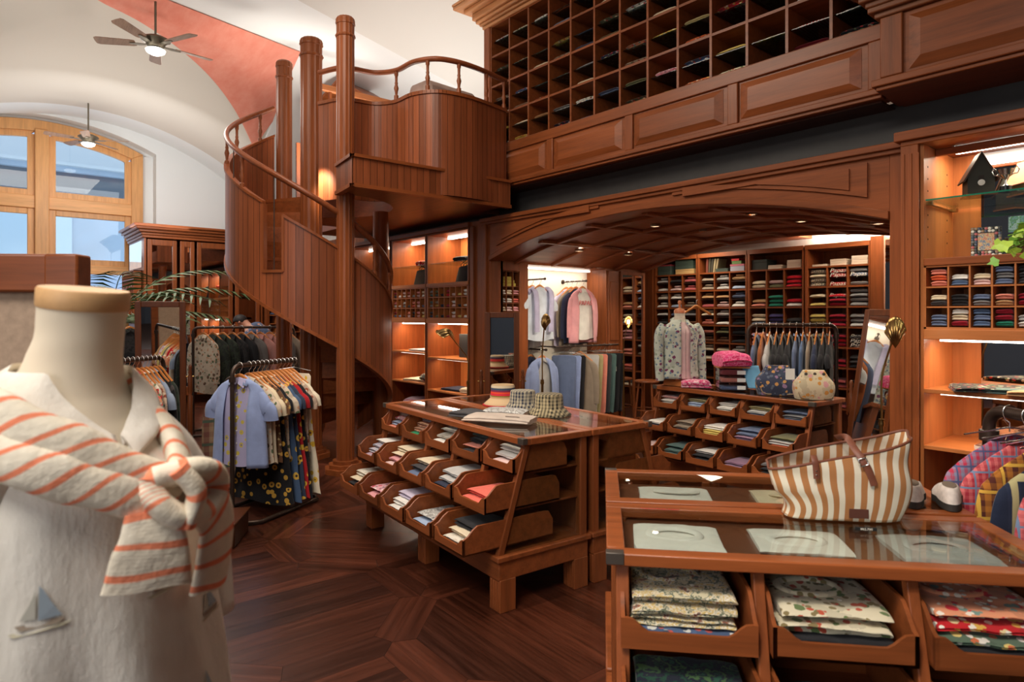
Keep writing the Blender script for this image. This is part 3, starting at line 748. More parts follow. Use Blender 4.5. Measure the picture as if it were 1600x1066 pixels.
b = MB(); b.box(.01, .0, 2.25, CW, RD-.02, 2.258); obj('glass_shelf', b, glass('green_glass', (.80, .9, .86)), cab, 0)
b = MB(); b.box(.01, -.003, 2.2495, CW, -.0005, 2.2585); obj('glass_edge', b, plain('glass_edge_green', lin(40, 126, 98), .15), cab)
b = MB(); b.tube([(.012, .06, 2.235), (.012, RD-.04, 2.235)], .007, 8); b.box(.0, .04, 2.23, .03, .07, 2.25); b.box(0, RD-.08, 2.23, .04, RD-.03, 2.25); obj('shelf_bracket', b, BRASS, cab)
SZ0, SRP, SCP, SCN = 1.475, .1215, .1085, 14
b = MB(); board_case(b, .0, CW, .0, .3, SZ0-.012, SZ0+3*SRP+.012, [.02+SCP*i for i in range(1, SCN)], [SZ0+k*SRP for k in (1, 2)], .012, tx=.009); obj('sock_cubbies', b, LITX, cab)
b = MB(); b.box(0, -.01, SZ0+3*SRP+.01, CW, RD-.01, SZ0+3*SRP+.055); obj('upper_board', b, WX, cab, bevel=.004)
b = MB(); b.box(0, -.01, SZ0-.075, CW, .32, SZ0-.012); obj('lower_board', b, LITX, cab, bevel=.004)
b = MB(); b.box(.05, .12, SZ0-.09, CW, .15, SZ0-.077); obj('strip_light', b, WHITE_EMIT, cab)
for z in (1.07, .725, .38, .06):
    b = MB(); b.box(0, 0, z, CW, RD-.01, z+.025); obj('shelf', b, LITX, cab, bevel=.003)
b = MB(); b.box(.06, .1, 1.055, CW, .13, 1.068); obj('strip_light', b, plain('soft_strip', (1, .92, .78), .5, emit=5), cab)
b = MB()
for k in range(7):
    for yy in (.07, .43):
        for z in (2.02+k*.075,): b.lathe([(.006, 0), (.006, .003)], 8, c=(0, 0, 0)) if False else b.box(-.001, yy-.005, z-.005, .0015, yy+.005, z+.005)
obj('peg_holes', b, plain('peg_hole_dark', (.02, .012, .008), .8), cab)['label'] = 'rows of dark peg holes'

# ---- left lit shelving bays
LX0, LW = -9.4, 1.05
bays = []
for i, (x0, x1) in enumerate(((-9.42, -8.16), (-8.12, -7.22), (-7.20, -6.27))):
    lab = ['lit wall shelving bay hidden mostly behind the staircase', 'lit wall shelving bay right beside the staircase', 'lit wall shelving bay next to the dark pier'][i]
    o = thing('lit_shelving', lab, 'shelving', (x0, D, 0)); w = x1-x0; bays.append((o, x0, w))
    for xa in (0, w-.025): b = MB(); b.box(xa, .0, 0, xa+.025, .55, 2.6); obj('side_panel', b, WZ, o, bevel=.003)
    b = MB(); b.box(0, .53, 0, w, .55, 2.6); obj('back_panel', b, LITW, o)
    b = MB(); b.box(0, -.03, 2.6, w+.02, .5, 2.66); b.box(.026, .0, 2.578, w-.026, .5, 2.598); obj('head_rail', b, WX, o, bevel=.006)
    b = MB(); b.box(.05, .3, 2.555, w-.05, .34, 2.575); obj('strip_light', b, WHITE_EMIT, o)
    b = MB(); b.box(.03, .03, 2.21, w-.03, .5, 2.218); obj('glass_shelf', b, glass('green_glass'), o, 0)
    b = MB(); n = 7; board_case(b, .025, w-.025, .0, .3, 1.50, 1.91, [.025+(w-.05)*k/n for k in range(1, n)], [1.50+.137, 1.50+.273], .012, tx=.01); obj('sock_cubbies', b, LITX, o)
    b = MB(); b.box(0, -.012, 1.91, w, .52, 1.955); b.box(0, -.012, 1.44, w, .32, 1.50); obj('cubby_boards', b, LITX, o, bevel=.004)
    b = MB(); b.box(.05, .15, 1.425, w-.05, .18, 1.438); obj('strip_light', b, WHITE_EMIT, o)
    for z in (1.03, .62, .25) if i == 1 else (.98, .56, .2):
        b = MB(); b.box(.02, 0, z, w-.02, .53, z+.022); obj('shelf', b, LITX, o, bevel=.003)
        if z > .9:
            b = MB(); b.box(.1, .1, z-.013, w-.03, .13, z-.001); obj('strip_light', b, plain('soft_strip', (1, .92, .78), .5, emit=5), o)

# ---- back-room shelving: four units of three columns
BY = 8.4; BXs = [-6.45, -5.64, -4.83, -4.01]; BWu = .80
BRZ = [2.165-.258*k for k in range(8)]
for i, x0 in enumerate(BXs):
    o = thing('shirt_shelving', f'{ORD[i+1]} unit from the left of the dark back wall shirt shelving', 'shelving', (x0, BY, 0)); w = BWu
    b = MB(); z0 = .1; b.box(0, 0, 0, .035, .45, 2.44); b.box(w-.02, 0, 0, w, .45, 2.44); b.box(0, .44, 0, w, .45, 2.44); obj('carcass', b, WZ, o)
    b = MB(); b.box(0, -.01, 2.40, w, .45, 2.46)
    for z in BRZ: b.box(.03, .005, z-.011, w-.02, .44, z+.011)
    obj('shelves', b, WX, o)
    b = MB()
    for k in (1, 2): b.box(.03+.25*k-.008, .004, .3, .03+.25*k+.008, .44, 2.165)
    obj('dividers', b, WZ, o)
    if i < 2:
        b = MB()
        for z in BRZ[1:]: b.box(.03, .03, z+.122, w-.02, .43, z+.13)
        obj('thin_shelves', b, plain('dark_thin_shelf', lin(60, 36, 26), .5), o)
b = MB(); b.box(-3.2, 8.38, 0, -3.05, 8.9, 2.5); b.box(-7.6, 8.38, 0, -6.46, 8.45, 2.5); struct('wall_back_room_stile', b, WZ)
b = MB(); b.box(-3.04, 8.40, .8, -2.3, 8.41, 2.45); mo = obj('wall_mirror', b, MIRROR, None, 0); tag(mo, 'tall narrow wall mirror right of the back wall shirt shelving', 'mirror')
b = MB(); b.box(-.1, 0, -.1, .1, .02, .1)
# ---- far left cabinet by the window
FX = -12.2
fc = thing('mirrored_wardrobe', 'tall wardrobe with mirrored doors and heavy cornice by the window', 'wardrobe', (FX, 2.25, 0))
fw = 1.95
b = MB(); b.box(-1.35, 0, 0, 0, .03, 2.9); b.box(-1.35, fw-.03, 0, 0, fw, 2.9); b.box(-1.35, 0, 2.86, 0, fw, 2.9); b.box(-1.35, 0, 0, -1.3, fw, 2.9); obj('carcass', b, WZ, fc)
b = MB()
for k, pr in enumerate((.03, .05, .09, .13, .17)): b.box(-1.3, -pr, 2.84+k*.045, pr, fw+.02, 2.885+k*.045)
obj('cornice', b, WY, fc, bevel=.012)
for (y0, y1) in ((.05, .5), (.55, .78), (.82, 1.42), (1.46, 1.9)):
    b = MB(); w = .07
    b.box(-.03, y0, .15, 0.005, y0+w, 2.82); b.box(-.03, y1-w, .15, .005, y1, 2.82); b.box(-.028, y0+w, .15, .003, y1-w, .3); b.box(-.028, y0+w, 2.72, .003, y1-w, 2.82)
    d = obj('door', b, WZ, fc, bevel=.008)
    b = MB(); b.box(-.02, y0+w, .3, -.012, y1-w, 2.72); obj('mirror_panel', b, MIRROR, d, 0)
b = MB(); b.box(-1.2, -.012, 2.35, -.15, -.002, 2.8); obj('end_mirror', b, MIRROR, fc, 0)
b = MB(); board_case(b, 0, 1.05, -.13, 0, 1.55, 2.3, [.15*k for k in range(1, 7)], [1.55+.15*k for k in range(1, 5)], .015, tx=.012); b.M = Matrix()
o2 = obj('end_cubbies', b, WX, fc, loc=(-1.2, -.0, 0))
# sock cubby wall between the wardrobe and the stair
sw = thing('sock_cubby_shelving', 'lit cubby shelving of folded socks behind the clothes racks', 'shelving', (FX+.02, 4.3, 0), R(90))
b = MB(); board_case(b, 0, .95, 0, .35, .9, 2.5, [.95*k/6 for k in range(1, 6)], [.9+.16*k for k in range(1, 10)], .02, tx=.012); obj('cubbies', b, LITX, sw)
b = MB(); b.box(0, 0, 0, .95, .35, .9); b.box(-.06, -.02, 0, 0, .35, 2.6); b.box(.95, -.02, 0, 1.02, .35, 2.6); b.box(-.06, -.05, 2.5, 1.02, .35, 2.6); obj('carcass', b, WZ, sw, bevel=.005)
# ================================================================ FOLDED CLOTHES
PAL = {
 'white': ('plain', [(232,228,220)]), 'cream': ('plain', [(222,206,176)]), 'ivory print': ('print', [(226,220,206), (206,196,178), (232,228,218)]), 'pale grey': ('plain', [(186,184,180)]), 'grey': ('plain', [(128,126,126)]),
 'charcoal': ('plain', [(64,62,64)]), 'black': ('plain', [(34,33,36)]), 'navy': ('plain', [(42,48,70)]), 'slate blue': ('plain', [(104,118,148)]), 'pale blue': ('plain', [(164,180,206)]),
 'denim blue': ('plain', [(88,108,140)]), 'teal': ('plain', [(86,112,108)]), 'green': ('plain', [(28,140,92)]), 'emerald': ('plain', [(30,124,100)]), 'olive': ('plain', [(112,110,76)]), 'khaki': ('plain', [(176,162,116)]),
 'taupe': ('plain', [(150,134,116)]), 'yellow': ('plain', [(218,196,110)]), 'mustard': ('plain', [(196,160,70)]), 'orange': ('plain', [(222,104,60)]), 'coral': ('plain', [(232,112,94)]), 'salmon': ('plain', [(226,140,120)]),
 'pink': ('plain', [(226,160,164)]), 'pale pink': ('plain', [(228,196,192)]), 'rose': ('plain', [(172,84,84)]), 'red': ('plain', [(200,22,40)]), 'crimson': ('plain', [(150,18,40)]), 'mauve': ('plain', [(148,116,140)]), 'purple': ('plain', [(74,66,116)]),
 'lavender': ('plain', [(186,180,208)]), 'brown': ('plain', [(120,80,54)]), 'tan': ('plain', [(186,146,102)]), 'lilac': ('plain', [(200,190,210)]),
 'blue plaid': ('plaid', [(222,222,222), (96,116,150), (190,60,70)], .7), 'pink plaid': ('plaid', [(226,190,190), (120,130,160), (180,40,60)], .7), 'orange plaid': ('plaid', [(226,130,90), (240,214,180), (120,60,40)], .7),
 'red stripe': ('stripe', [(230,226,218), (206,40,56)], .8), 'navy floral': ('floral', [(36,42,66), (222,222,214), (190,60,70), (120,150,110)]), 'olive floral': ('floral', [(88,92,62), (212,204,170), (176,80,60), (60,80,60)]),
 'cream floral': ('floral', [(226,216,186), (104,124,76), (190,84,60), (136,120,80)]), 'red floral': ('floral', [(196,34,40), (232,214,160), (226,180,80), (240,236,220)]), 'orange floral': ('floral', [(226,150,112), (210,40,52), (120,150,140), (240,230,214)]),
 'yellow floral': ('floral', [(206,176,76), (226,220,190), (180,80,50), (90,110,70)]), 'blue floral': ('floral', [(82,104,140), (222,222,214), (196,90,80), (60,76,96)]), 'black floral': ('floral', [(36,34,36), (206,198,176), (180,60,60), (110,130,90)]),
 'white floral': ('floral', [(226,222,212), (180,60,64), (110,130,100), (100,120,150)]), 'green floral': ('floral', [(92,112,92), (226,200,120), (232,226,214), (206,110,70)]), 'village print': ('print', [(206,196,164), (96,104,84), (214,206,184), (202,176,110), (224,216,196), (150,92,66), (90,98,92)], 1.6),
 'tropical print': ('print', [(22,28,44), (28,70,52), (22,26,44), (70,104,60), (26,32,50), (40,84,66)], .9), 'pink print': ('floral', [(226,170,178), (206,60,84), (240,226,220), (140,110,120)]), 'grey print': ('print', [(186,184,180), (150,146,140), (206,204,198), (110,104,100)], 1.4),
 'orange print': ('floral', [(214,112,60), (236,190,110), (120,60,50), (236,226,200)]),
}
def pal(k):
    v = PAL[k]; return cloth(v[0], v[1], v[2] if len(v) > 2 else 1.0)
def folded_mesh(name, w, d, h, layers, seed, nx=16, nt=40, amp=.06, slump=.12):
    if name == 'case_fold29': amp, nx, nt = .13, 30, 56
    b = MB(); sd = seed*13.7
    def f(t, s):
        u = -1+2*s; th = 2*PI*t; c, sn = math.cos(th), math.sin(th)
        e = max(0, 1-abs(u)**5)**.33
        y = d/2*math.copysign(abs(c)**.35, c); z = h/2+h/2*math.copysign(abs(sn)**.55, sn)
        x = w/2*u*(1-.0*e)
        if c < 0:
            q = abs(math.sin(PI*layers*min(.999, max(.001, z/h)))); y += d*.05*(1-q)**2.5*abs(c)
            y += d*.04*math.sin(3.1*layers*z/h+seed)
        z = z*(.8+.2*e)*(1-slump*(u*u)) ; y = y*(.95+.03*e); x = x*.97+w*.012*math.sin(9*z/h+seed)*abs(u)
        n = mnoise.noise(Vector((x/w*2.4+sd, y/d*2.1, z/h*.6))); n2 = mnoise.noise(Vector((x/w*6+sd, y/d*5, z/h*2)))
        z = max(0, z+(h*amp*2.0*n+h*amp*n2)*(z/h)); y += d*.02*n2
        return (x, y, min(z, h))
    b.grid(f, nt, nx, closeu=True, capv=True); zm = max(v.z for v in b.v)
    for v in b.v: v.z *= h/zm
    return b.mesh(name, 50)
FM = {}
def fm(cat, w, d, h, layers, k):
    key = (cat, k)
    if key not in FM: FM[key] = folded_mesh(cat, w, d, h, layers, k+len(cat))
    return FM[key]
def fold(cat, dims, loc, rotz, key, label, group=None, name='folded_shirt', category='folded clothes', tilt=0, k=None, sz=None):
    me = fm(cat, *dims, rnd.randrange(4) if k is None else k)
    if len(me.materials) == 0: me.materials.append(pal('white'))
    o = bpy.data.objects.new(name, me); COL.objects.link(o)
    o.material_slots[0].link = 'OBJECT'; o.material_slots[0].material = pal(key) if isinstance(key, str) else key
    o.location = loc; o.rotation_euler = (tilt, 0, rotz+rnd.uniform(-.03, .03))
    if sz: o.scale = sz
    tag(o, label, category, group); return o

# ================================================================ DISPLAY CASES
TIERS = [(.105, .70), (-.08, .52), (-.207, .33)]
def tray_parts(wd, dp):
    b = MB(); n = 24; t = .011
    def sm(a): a = min(1, max(0, a)); return a*a*(3-2*a)
    top = []
    for i in range(n+1):
        x = wd*i/n; e = min(x, wd-x)/wd
        top.append((x, .082-.036*sm((e-.06)/.16)))
    b.strip([(x, 0) for x, z in top], top, 0, t)
    for x0 in (0, wd-t):
        m = 20; s = []
        for i in range(m+1):
            y = dp*i/m; h = .082+.06*sm((y-.0)/.09)
            if dp-y < .05: h -= .05-math.sqrt(max(0, .05**2-(.05-(dp-y))**2))
            s.append((y, h))
        b.strip([(y, 0) for y, h in s], s, x0, x0+t, 'yz')
    b.box(0, 0, 0, wd, dp, .008); b.box(t, dp-.012, 0, wd-t, dp, .1)
    return b
TIERS3 = [(.09, .655), (-.09, .465), (-.21, .28)]
def make_case(label, nb, pitch, proto=None, hollow_top=False):
    TI = TIERS if nb > 3 else TIERS3
    L = nb*pitch; o = thing('display_case', label, 'display case')
    b = MB(); b.box(-.02, -.02, .265, L+.02, .63, .295); b.box(-.005, -.005, .165, L+.005, .615, .268); obj('base', b, wood('x', WOODC, 'wood'), o, bevel=.006)
    lx = [.04, L-.04] if nb < 4 else [.04, L/2, L-.04]
    for x in lx:
        for y in (.05, .56):
            b = MB(); b.box(x-.05, y-.05, 0, x+.05, y+.05, .17)
            for k in range(4): b.box(x-.04+k*.022, y-.054, .01, x-.028+k*.022, y+.054, .16)
            obj('leg', b, WZ, o, bevel=.003)
    sl = (.175-.0)/(.86-.29)
    for i in range(nb+1):
        x = i*pitch; w = .02 if 0 < i < nb else .024
        xx = min(max(x, w), L-w)
        b = MB(); b.prism([(0, .29), (.035, .29), (.21, .86), (.175, .86)], xx-w*.75, xx+w*.75, 'yz'); obj('front_post', b, WZ, o, bevel=.003)
        if i in (0, nb):
            b = MB(); b.box(xx-.024, .565, .29, xx+.024, .61, .86); obj('back_post', b, WZ, o, bevel=.003)
    for x in (.012, L-.018):
        b = MB(); b.prism([(.035, .295), (.565, .295), (.565, .86), (.21, .86)], x, x+.006, 'yz'); obj('end_glass', b, GLASS, o, 0)
    b = MB(); f = .052; y0, y1 = .14, .63; z0, z1 = .855, .89
    b.box(-.02, y0, z0, L+.02, y0+f, z1); b.box(-.02, y1-f, z0, L+.02, y1, z1); b.box(-.02, y0+f, z0, f-.02, y1-f, z1); b.box(L+.02-f, y0+f, z0, L+.02, y1-f, z1)
    obj('top_frame', b, wood('x', mul(WOODC, 1.15), 'frame_wood', .3), o, bevel=.004)
    b = MB(); b.box(f-.022, y0+f-.002, z1-.008, L+.022-f, y1-f+.002, z1-.002); obj('glass_top', b, GLASS, o, 0)
    for x in (-.022, L+.022-.05):
        b = MB(); b.box(x, y0-.003, z0+.004, x+.05, y0+.03, z1+.002); obj('metal_corner', b, plain('pewter', lin(96, 88, 80), .45, .6), o, bevel=.002)
    b = MB(); b.box(.03, .22, .838, L-.03, .6, .846); obj('top_shelf', b, plain('shelf_glass2', lin(110, 70, 50), .3), o)
    for (y, z) in TI[:2]:
        b = MB(); b.box(.03, y+.14 if y > 0 else .12, z-.014, L-.03, .6, z-.002); obj('shelf', b, WX, o, bevel=.002)
    b = MB(); b.box(.03, .6, .29, L-.03, .606, .855); obj('back_panel', b, wood('z', mul(WOODC, .8), 'back_wood'), o)
    for i in range(nb):
        for t, (y, z) in enumerate(TI):
            dp = (.37, .50, .58)[t]; key = (nb, t, pitch)
            if key not in TRAYM: TRAYM[key] = tray_parts(pitch-.036, dp).mesh('tray', 30)
            q = link('tray', TRAYM[key], wood('x', WOODC, 'wood') if len(TRAYM[key].materials) == 0 else None, o, (i*pitch+.018, y, z))
    return o
TRAYM = {}
def case_xf(c): return Matrix.Translation(c.location) @ Matrix.Rotation(c.rotation_euler[2], 4, 'Z')
def place_case(c, r, f, rot): c.location = W(r, f); c.rotation_euler = (0, 0, rot); return c
RC1 = R(-4.4); p1 = .343; L1 = 5*p1
def frm(pt, rot, dx, dy): return Vector(pt)+Matrix.Rotation(rot, 3, 'Z') @ Vector((dx, dy, 0))
c1 = make_case('wooden display case of tiered trays, folded trousers and hats on top', 5, p1)
br = W(.433, 3.71); c1.location = frm(br, RC1, -L1, -.615); c1.rotation_euler = (0, 0, RC1)
c1b = make_case('wooden display case standing back to back behind the middle tiered case', 5, p1)
c1b.location = frm(br, RC1, .0, .655); c1b.rotation_euler = (0, 0, RC1+PI)
c2 = make_case('wooden tiered display case in front of the alcove carrying two printed bags', 5, .302)
RC2 = R(-2.7); c2.location = frm(W(1.322, 6.07), RC2, .02, -.14); c2.rotation_euler = (0, 0, RC2)
RC3 = R(41.9); p3 = .39; L3 = 3*p3
c3 = make_case('nearest wooden display case with open trays of printed shirts', 3, p3)
c3.location = frm(W(.262, 1.79), RC3, .02, -.14); c3.rotation_euler = (0, 0, RC3)
c3b = make_case('low glass topped display case behind the nearest one, carrying white shoes', 3, p3)
c3b.location = frm(c3.location, RC3, L3, .63+.02+.63); c3b.rotation_euler = (0, 0, RC3+PI)
BAYW = ['far', 'second', 'middle', 'fourth', 'near']
def fill(case, nb, pitch, tiers, cname, dims, names, step=.028, tname=('top', 'middle', 'bottom'), first='left'):
    M = case_xf(case); rz = case.rotation_euler[2]
    for t, row in enumerate(tiers):
        y0, z0 = (TIERS if nb > 3 else TIERS3)[t]
        for i, st in enumerate(row):
            z = z0+.009; n = len(st)
            for k, key in enumerate(st):                # listed from the bottom of the stack upward
                w, d, h, ly = dims; hh = h*(1 if n < 4 else .85)
                x = i*pitch+pitch/2+rnd.uniform(-.008, .008); y = y0+.03+d/2+k*step+rnd.uniform(0, .012)
                p = M @ Vector((x, y, z))
                pos = ('' if n == 1 else (' at the bottom' if k == 0 else (' on top' if k == n-1 else f' {ORD[k+1]} up'))) 
                lab = f'{key} folded {names} in {cname}, {tname[t]} row, {ORD[i+1]} tray from left,{pos or " alone"}'.replace(',,', ',')
                fold('case_fold'+str(round(w*100)), (w, d, h, ly), p, rz, key, lab, f'folded clothes in the {cname}', sz=(1, 1, hh/h), name='folded_'+names)
                z += hh*1.04
C1T = [[['salmon','pale blue','pink print','ivory print'], ['green','orange plaid','orange plaid','blue plaid'], ['white','ivory print','white'], ['black','salmon','black','teal'], ['pale pink','white','white']],
       [['pink plaid','blue plaid','blue plaid','white'], ['pale pink','pink','cream','cream'], ['slate blue','charcoal','cream'], ['navy','pale grey','pale grey'], ['coral','coral']],
       [['black','cream','ivory print'], ['pink','pink print'], ['white','white','lilac'], ['pale blue','grey print'], ['ivory print','cream','black']]]
fill(c1, 5, p1, C1T, 'middle case', (.25, .235, .034, 2), 'shirt', step=.033)
C2T = [[['white','white','red stripe'], ['white','pale blue','khaki'], ['white','white','white'], ['slate blue','pale grey','khaki'], ['slate blue','grey','slate blue']],
       [['navy','white'], ['navy','taupe','taupe'], ['yellow','yellow','white'], ['mauve','mauve','slate blue','slate blue'], ['orange','pale grey','olive']],
       [['cream','pale pink'], ['teal','teal','teal'], ['black','black','white'], ['mauve','mauve'], ['black','black','grey']]]
fill(c2, 5, .302, C2T, 'far case', (.22, .235, .03, 2), 'knit')
C3T = [[['blue floral','village print','village print','village print'], ['black','cream floral','cream floral'], ['black','green floral','red floral','orange floral']],
       [['tropical print','tropical print','tropical print'], ['white','charcoal'], ['charcoal','navy']], [[], [], []]]
fill(c3, 3, p3, C3T, 'nearest case', (.29, .27, .032, 2), 'shirt', step=.012)
# shirts lying under the glass tops
for case, tops, cn in ((c3, ((.2, 'white'), (.56, 'white'), (.95, 'pale grey')), 'nearest case'), (c3b, ((.93, 'white'), (.5, 'cream')), 'low case behind it')):
    M = case_xf(case)
    for i, (x, key) in enumerate(tops):
        fold('glass_fold', (.27, .22, .018, 1), M @ Vector((x, .40, .847)), case.rotation_euler[2], key, f'{key} folded shirt lying under the glass top of the {cn}, {ORD[i+1]} along', None)
for o in [o for o in list(COL.objects) if o.name.startswith('folded_shirt') and 'under the glass top' in o.get('label', '')]: collar_later = globals().setdefault('collar_later', []); collar_later.append(o)
# collars and buttons of the two large stacks on the nearest case
def collar(parent, x, y, z, m, r=.055):
    b = MB(); b.tube([(x+r*1.5*math.cos(a), y+r*.75*math.sin(a), z+.008+.006*math.sin(a)) for a in [2*PI*i/24 for i in range(24)]], .008, 8, closed=True, ell=(1.7, .7)); q = obj('collar', b, m, parent, 60); return q
def button(parent, x, y, z, r=.006, rx=0):
    b = MB(); b.lathe([(r, 0), (r, .002), (r*.5, .003)], 12); q = obj('button', b, plain('shell_button', lin(226, 222, 210), .3), parent, 30, loc=(x, y, z)); q.rotation_euler = (rx, 0, 0); return q
for o in [o for o in list(COL.objects) if o.get('group') == 'folded clothes in the nearest case' and ' top row' in o['label'] and 'on top' in o['label']]:
    h = .031; collar(o, -.03, .02, h-.004, o.material_slots[0].material)
    for k in range(2): button(o, -.02+.05*k, -.03-.03*k, h+.001)

for o in collar_later: collar(o, -.01, -.01, .012, o.material_slots[0].material, .05)
# ================================================================ SHELF CONTENTS
def pick(seq): return seq[rnd.randrange(len(seq))]
# ---- printed shirts in the upper pigeonholes: one on the glass, one on the board below
LEFTK = ['white floral','olive floral','ivory print','cream floral','blue floral','green floral','orange floral']
UPK = [['white floral','white','olive floral','blue floral','taupe','white','yellow','black floral'], ['cream floral','pale grey','green floral','pale pink','blue floral','cream','cream','yellow floral'],
       ['white floral','cream','olive floral','cream','teal','orange print','tan','brown'], ['orange','pale blue','yellow floral','cream floral','black floral','cream','grey print','navy floral'],
       ['blue floral','pale grey','blue floral','slate blue','grey','cream','white floral','slate blue'], ['yellow floral','cream','olive floral','khaki','navy floral','olive','slate blue','navy floral'],
       ['green floral','cream','white floral','khaki','orange floral','cream floral','olive','olive floral'], ['navy floral','cream','orange floral','cream','yellow floral','pale pink','pink print','mustard'],
       ['yellow floral','orange','cream floral','orange floral','khaki','orange print','blue floral','orange print'], ['red floral','cream','orange floral','rose','red floral','pink print','yellow','cream floral'],
       ['white floral','red floral','yellow floral','white floral','cream floral','khaki','yellow floral','white floral'], ['pink','red floral','red floral','crimson','red floral','white','red stripe','crimson'],
       ['black floral','white floral','black','white','white floral','black floral','white floral','black floral']]
for c in range(UN):
    for r in range(8):
        key = UPK[c][r]; glassy = r % 2 == 0
        z = UZ+(4-r//2)*URP-(URP*.5-.004 if glassy else URP-.012)
        x = UX0+(c+.5)*UPITCH
        dims = (.255, .42, .04, 2) if glassy else (.25, .40, .03, 1)
        fold('upper_fold', dims, (x+rnd.uniform(-.012, .012), D+.245+rnd.uniform(0, .02), z), 0, key,
             f'{key} shirt in upper pigeonholes, {ORD[c+1]} column from left, {ORD[r+1]} level down', 'printed shirts in the upper pigeonholes', name='printed_shirt')
# ---- socks
def sock(loc, rz, key, lab, group, w=.085, h=.034):
    return fold('sock', (w, .15, h, 2), loc, rz, key, lab, group, name='folded_socks', category='socks', k=rnd.randrange(4))
RS = [[['salmon','orange','salmon'],['denim blue','white'],['pale pink','cream'],['slate blue','grey','slate blue'],['charcoal','charcoal','black'],['navy','navy'],['grey','cream']],
      [['charcoal','cream'],['black','black'],['grey','slate blue'],['tan','salmon'],['crimson','crimson'],['navy','black'],['taupe','tan']],
      [['slate blue','slate blue'],['crimson','cream','white'],['denim blue','slate blue','denim blue'],['emerald','crimson','crimson'],['white','pale grey'],['cream','grey'],['navy','denim blue']]]
for r in range(3):
    for c in range(7):
        z = SZ0+(2-r)*SRP+.007; st = RS[r][c]
        for k, key in enumerate(st):
            sock((RX+.02+SCP*(c+.5)-.003, RY+.09+rnd.uniform(0, .015), z), 0, key, f'{key} socks in lit right cabinet, {ORD[r+1]} cubby row, {ORD[c+1]} column, {"bottom" if k == 0 else ORD[k+1]} layer', 'socks in the lit right cabinet', .082)
            z += .0355
LS = [[[['navy','crimson'],['white'],['white','pale pink'],['pale pink','rose'],['grey'],['pale pink','pink'],['white','cream']], [['pale grey','rose'],['white'],['grey','pale grey'],['charcoal'],['coral','salmon'],['pale pink','pink'],['slate blue']], [['slate blue','crimson'],['pale blue'],['brown'],['pale pink','salmon'],['black','charcoal'],['pale pink','pink'],['yellow','cream']]],
      [[['teal','grey'],['teal','olive'],['black'],['red','crimson'],['pale pink'],['yellow'],['white','white']], [['grey','teal'],['mustard','taupe'],['navy'],['crimson'],['pale pink','white'],['black'],['white']], [['navy','charcoal'],['olive'],['black'],['crimson'],['pale pink','white'],['yellow'],['white']]]]
for bi in (0, 1):
    o, x0, w = bays[bi+1]
    for r in range(3):
        for c in range(7):
            z = 1.5145+(2-r)*.1365; 
            for k, key in enumerate(LS[bi][r][c]):
                sock((x0+.025+(w-.05)*(c+.5)/7, D+.09, z), 0, key, f'{key} socks in {["staircase side","pier side"][bi]} bay, {ORD[r+1]} cubby row, {ORD[c+1]} column{", upper" if k else ""}', 'socks in the left lit bays', .1, .042)
                z += .044
for r in range(6):
    for c in range(6):
        if (r*5+c*3) % 7 == 5: continue
        key = pick(['white','white','pale pink','cream','slate blue','pale grey','charcoal'])
        p = sw.matrix_basis @ Vector((.95*(c+.5)/6, .09, .915+.16*(9-r)))
        sock(p, R(90), key, f'{key} socks in cubbies behind the clothes racks, {ORD[r+1]} row, {ORD[c+1]} column', 'socks behind the clothes racks', .12, .07)
for r in range(4):
    for c in range(6):
        if (r+c) % 4 == 3: continue
        key = pick(['white','emerald','black','white','cream'])
        p = fc.matrix_basis @ Vector((-1.2+.15*(c+.5)+.0, -.066, 1.567+.15*(3-r)))
        sock(p, 0, key, f'{key} folded socks in cubbies at the wardrobe end, {ORD[r+1]} row, {ORD[c+1]} column', 'socks at the wardrobe end', .1, .05); COL.objects[-1].scale = (1, .7, 1)
# ---- back wall: knitwear and shirts
BK = {0: [['pale grey','pale grey'],['black','pale pink'],['rose','rose'],['ivory print','white'],['white','white'],['taupe','taupe'],['white'],['pale blue'],['charcoal']],
 }
def bfold(u, c, z, key, lab, h=.045, w=.205):
    fold('shelf_fold', (w, .30, h, 1), (BXs[u]+.03+.25*(c+.5), BY+.17, z), 0, key, lab, 'folded knitwear on the back wall', category='folded clothes', name='folded_polo' if u < 2 else 'folded_sweater')
AB = [[['pale grey','black','rose'],['white','pale pink','rose'],['ivory print','white','taupe'],['white','pale blue','taupe'],['white','slate blue','grey'],['charcoal','grey','brown'],['brown','mustard','tan'],['taupe','cream','taupe'],['cream','cream','cream'],['white','cream','grey']],
      [['taupe','pale grey','tan'],['taupe','pale grey','pale blue'],['tan','tan','slate blue'],['rose','pale pink','white'],['cream','white','charcoal'],['salmon','white','black'],['salmon','olive','black'],['brown','brown','black'],['cream','cream','white'],['cream','white','taupe']]]
for u in (0, 1):
    for lv in range(10):
        zz = BRZ[1+lv//2]+.012+(.13 if lv % 2 == 0 else 0)
        for c in range(3):
            key = AB[u][lv][c]; bfold(u, c, zz, key, f'{key} folded polo on back wall, {ORD[u+1]} unit, {ORD[lv+1]} level, {ORD[c+1]} column', .05)
            if (lv+c+u) % 3 != 1: 
                fold('shelf_fold_small', (.12, .2, .03, 1), (BXs[u]+.03+.25*(c+.5), BY+.15, zz+.056), 0, key, f'{key} small piece topping back wall {ORD[u+1]} unit, {ORD[lv+1]} level, {ORD[c+1]} column', 'small pieces topping piles on the back wall', name='folded_tee')
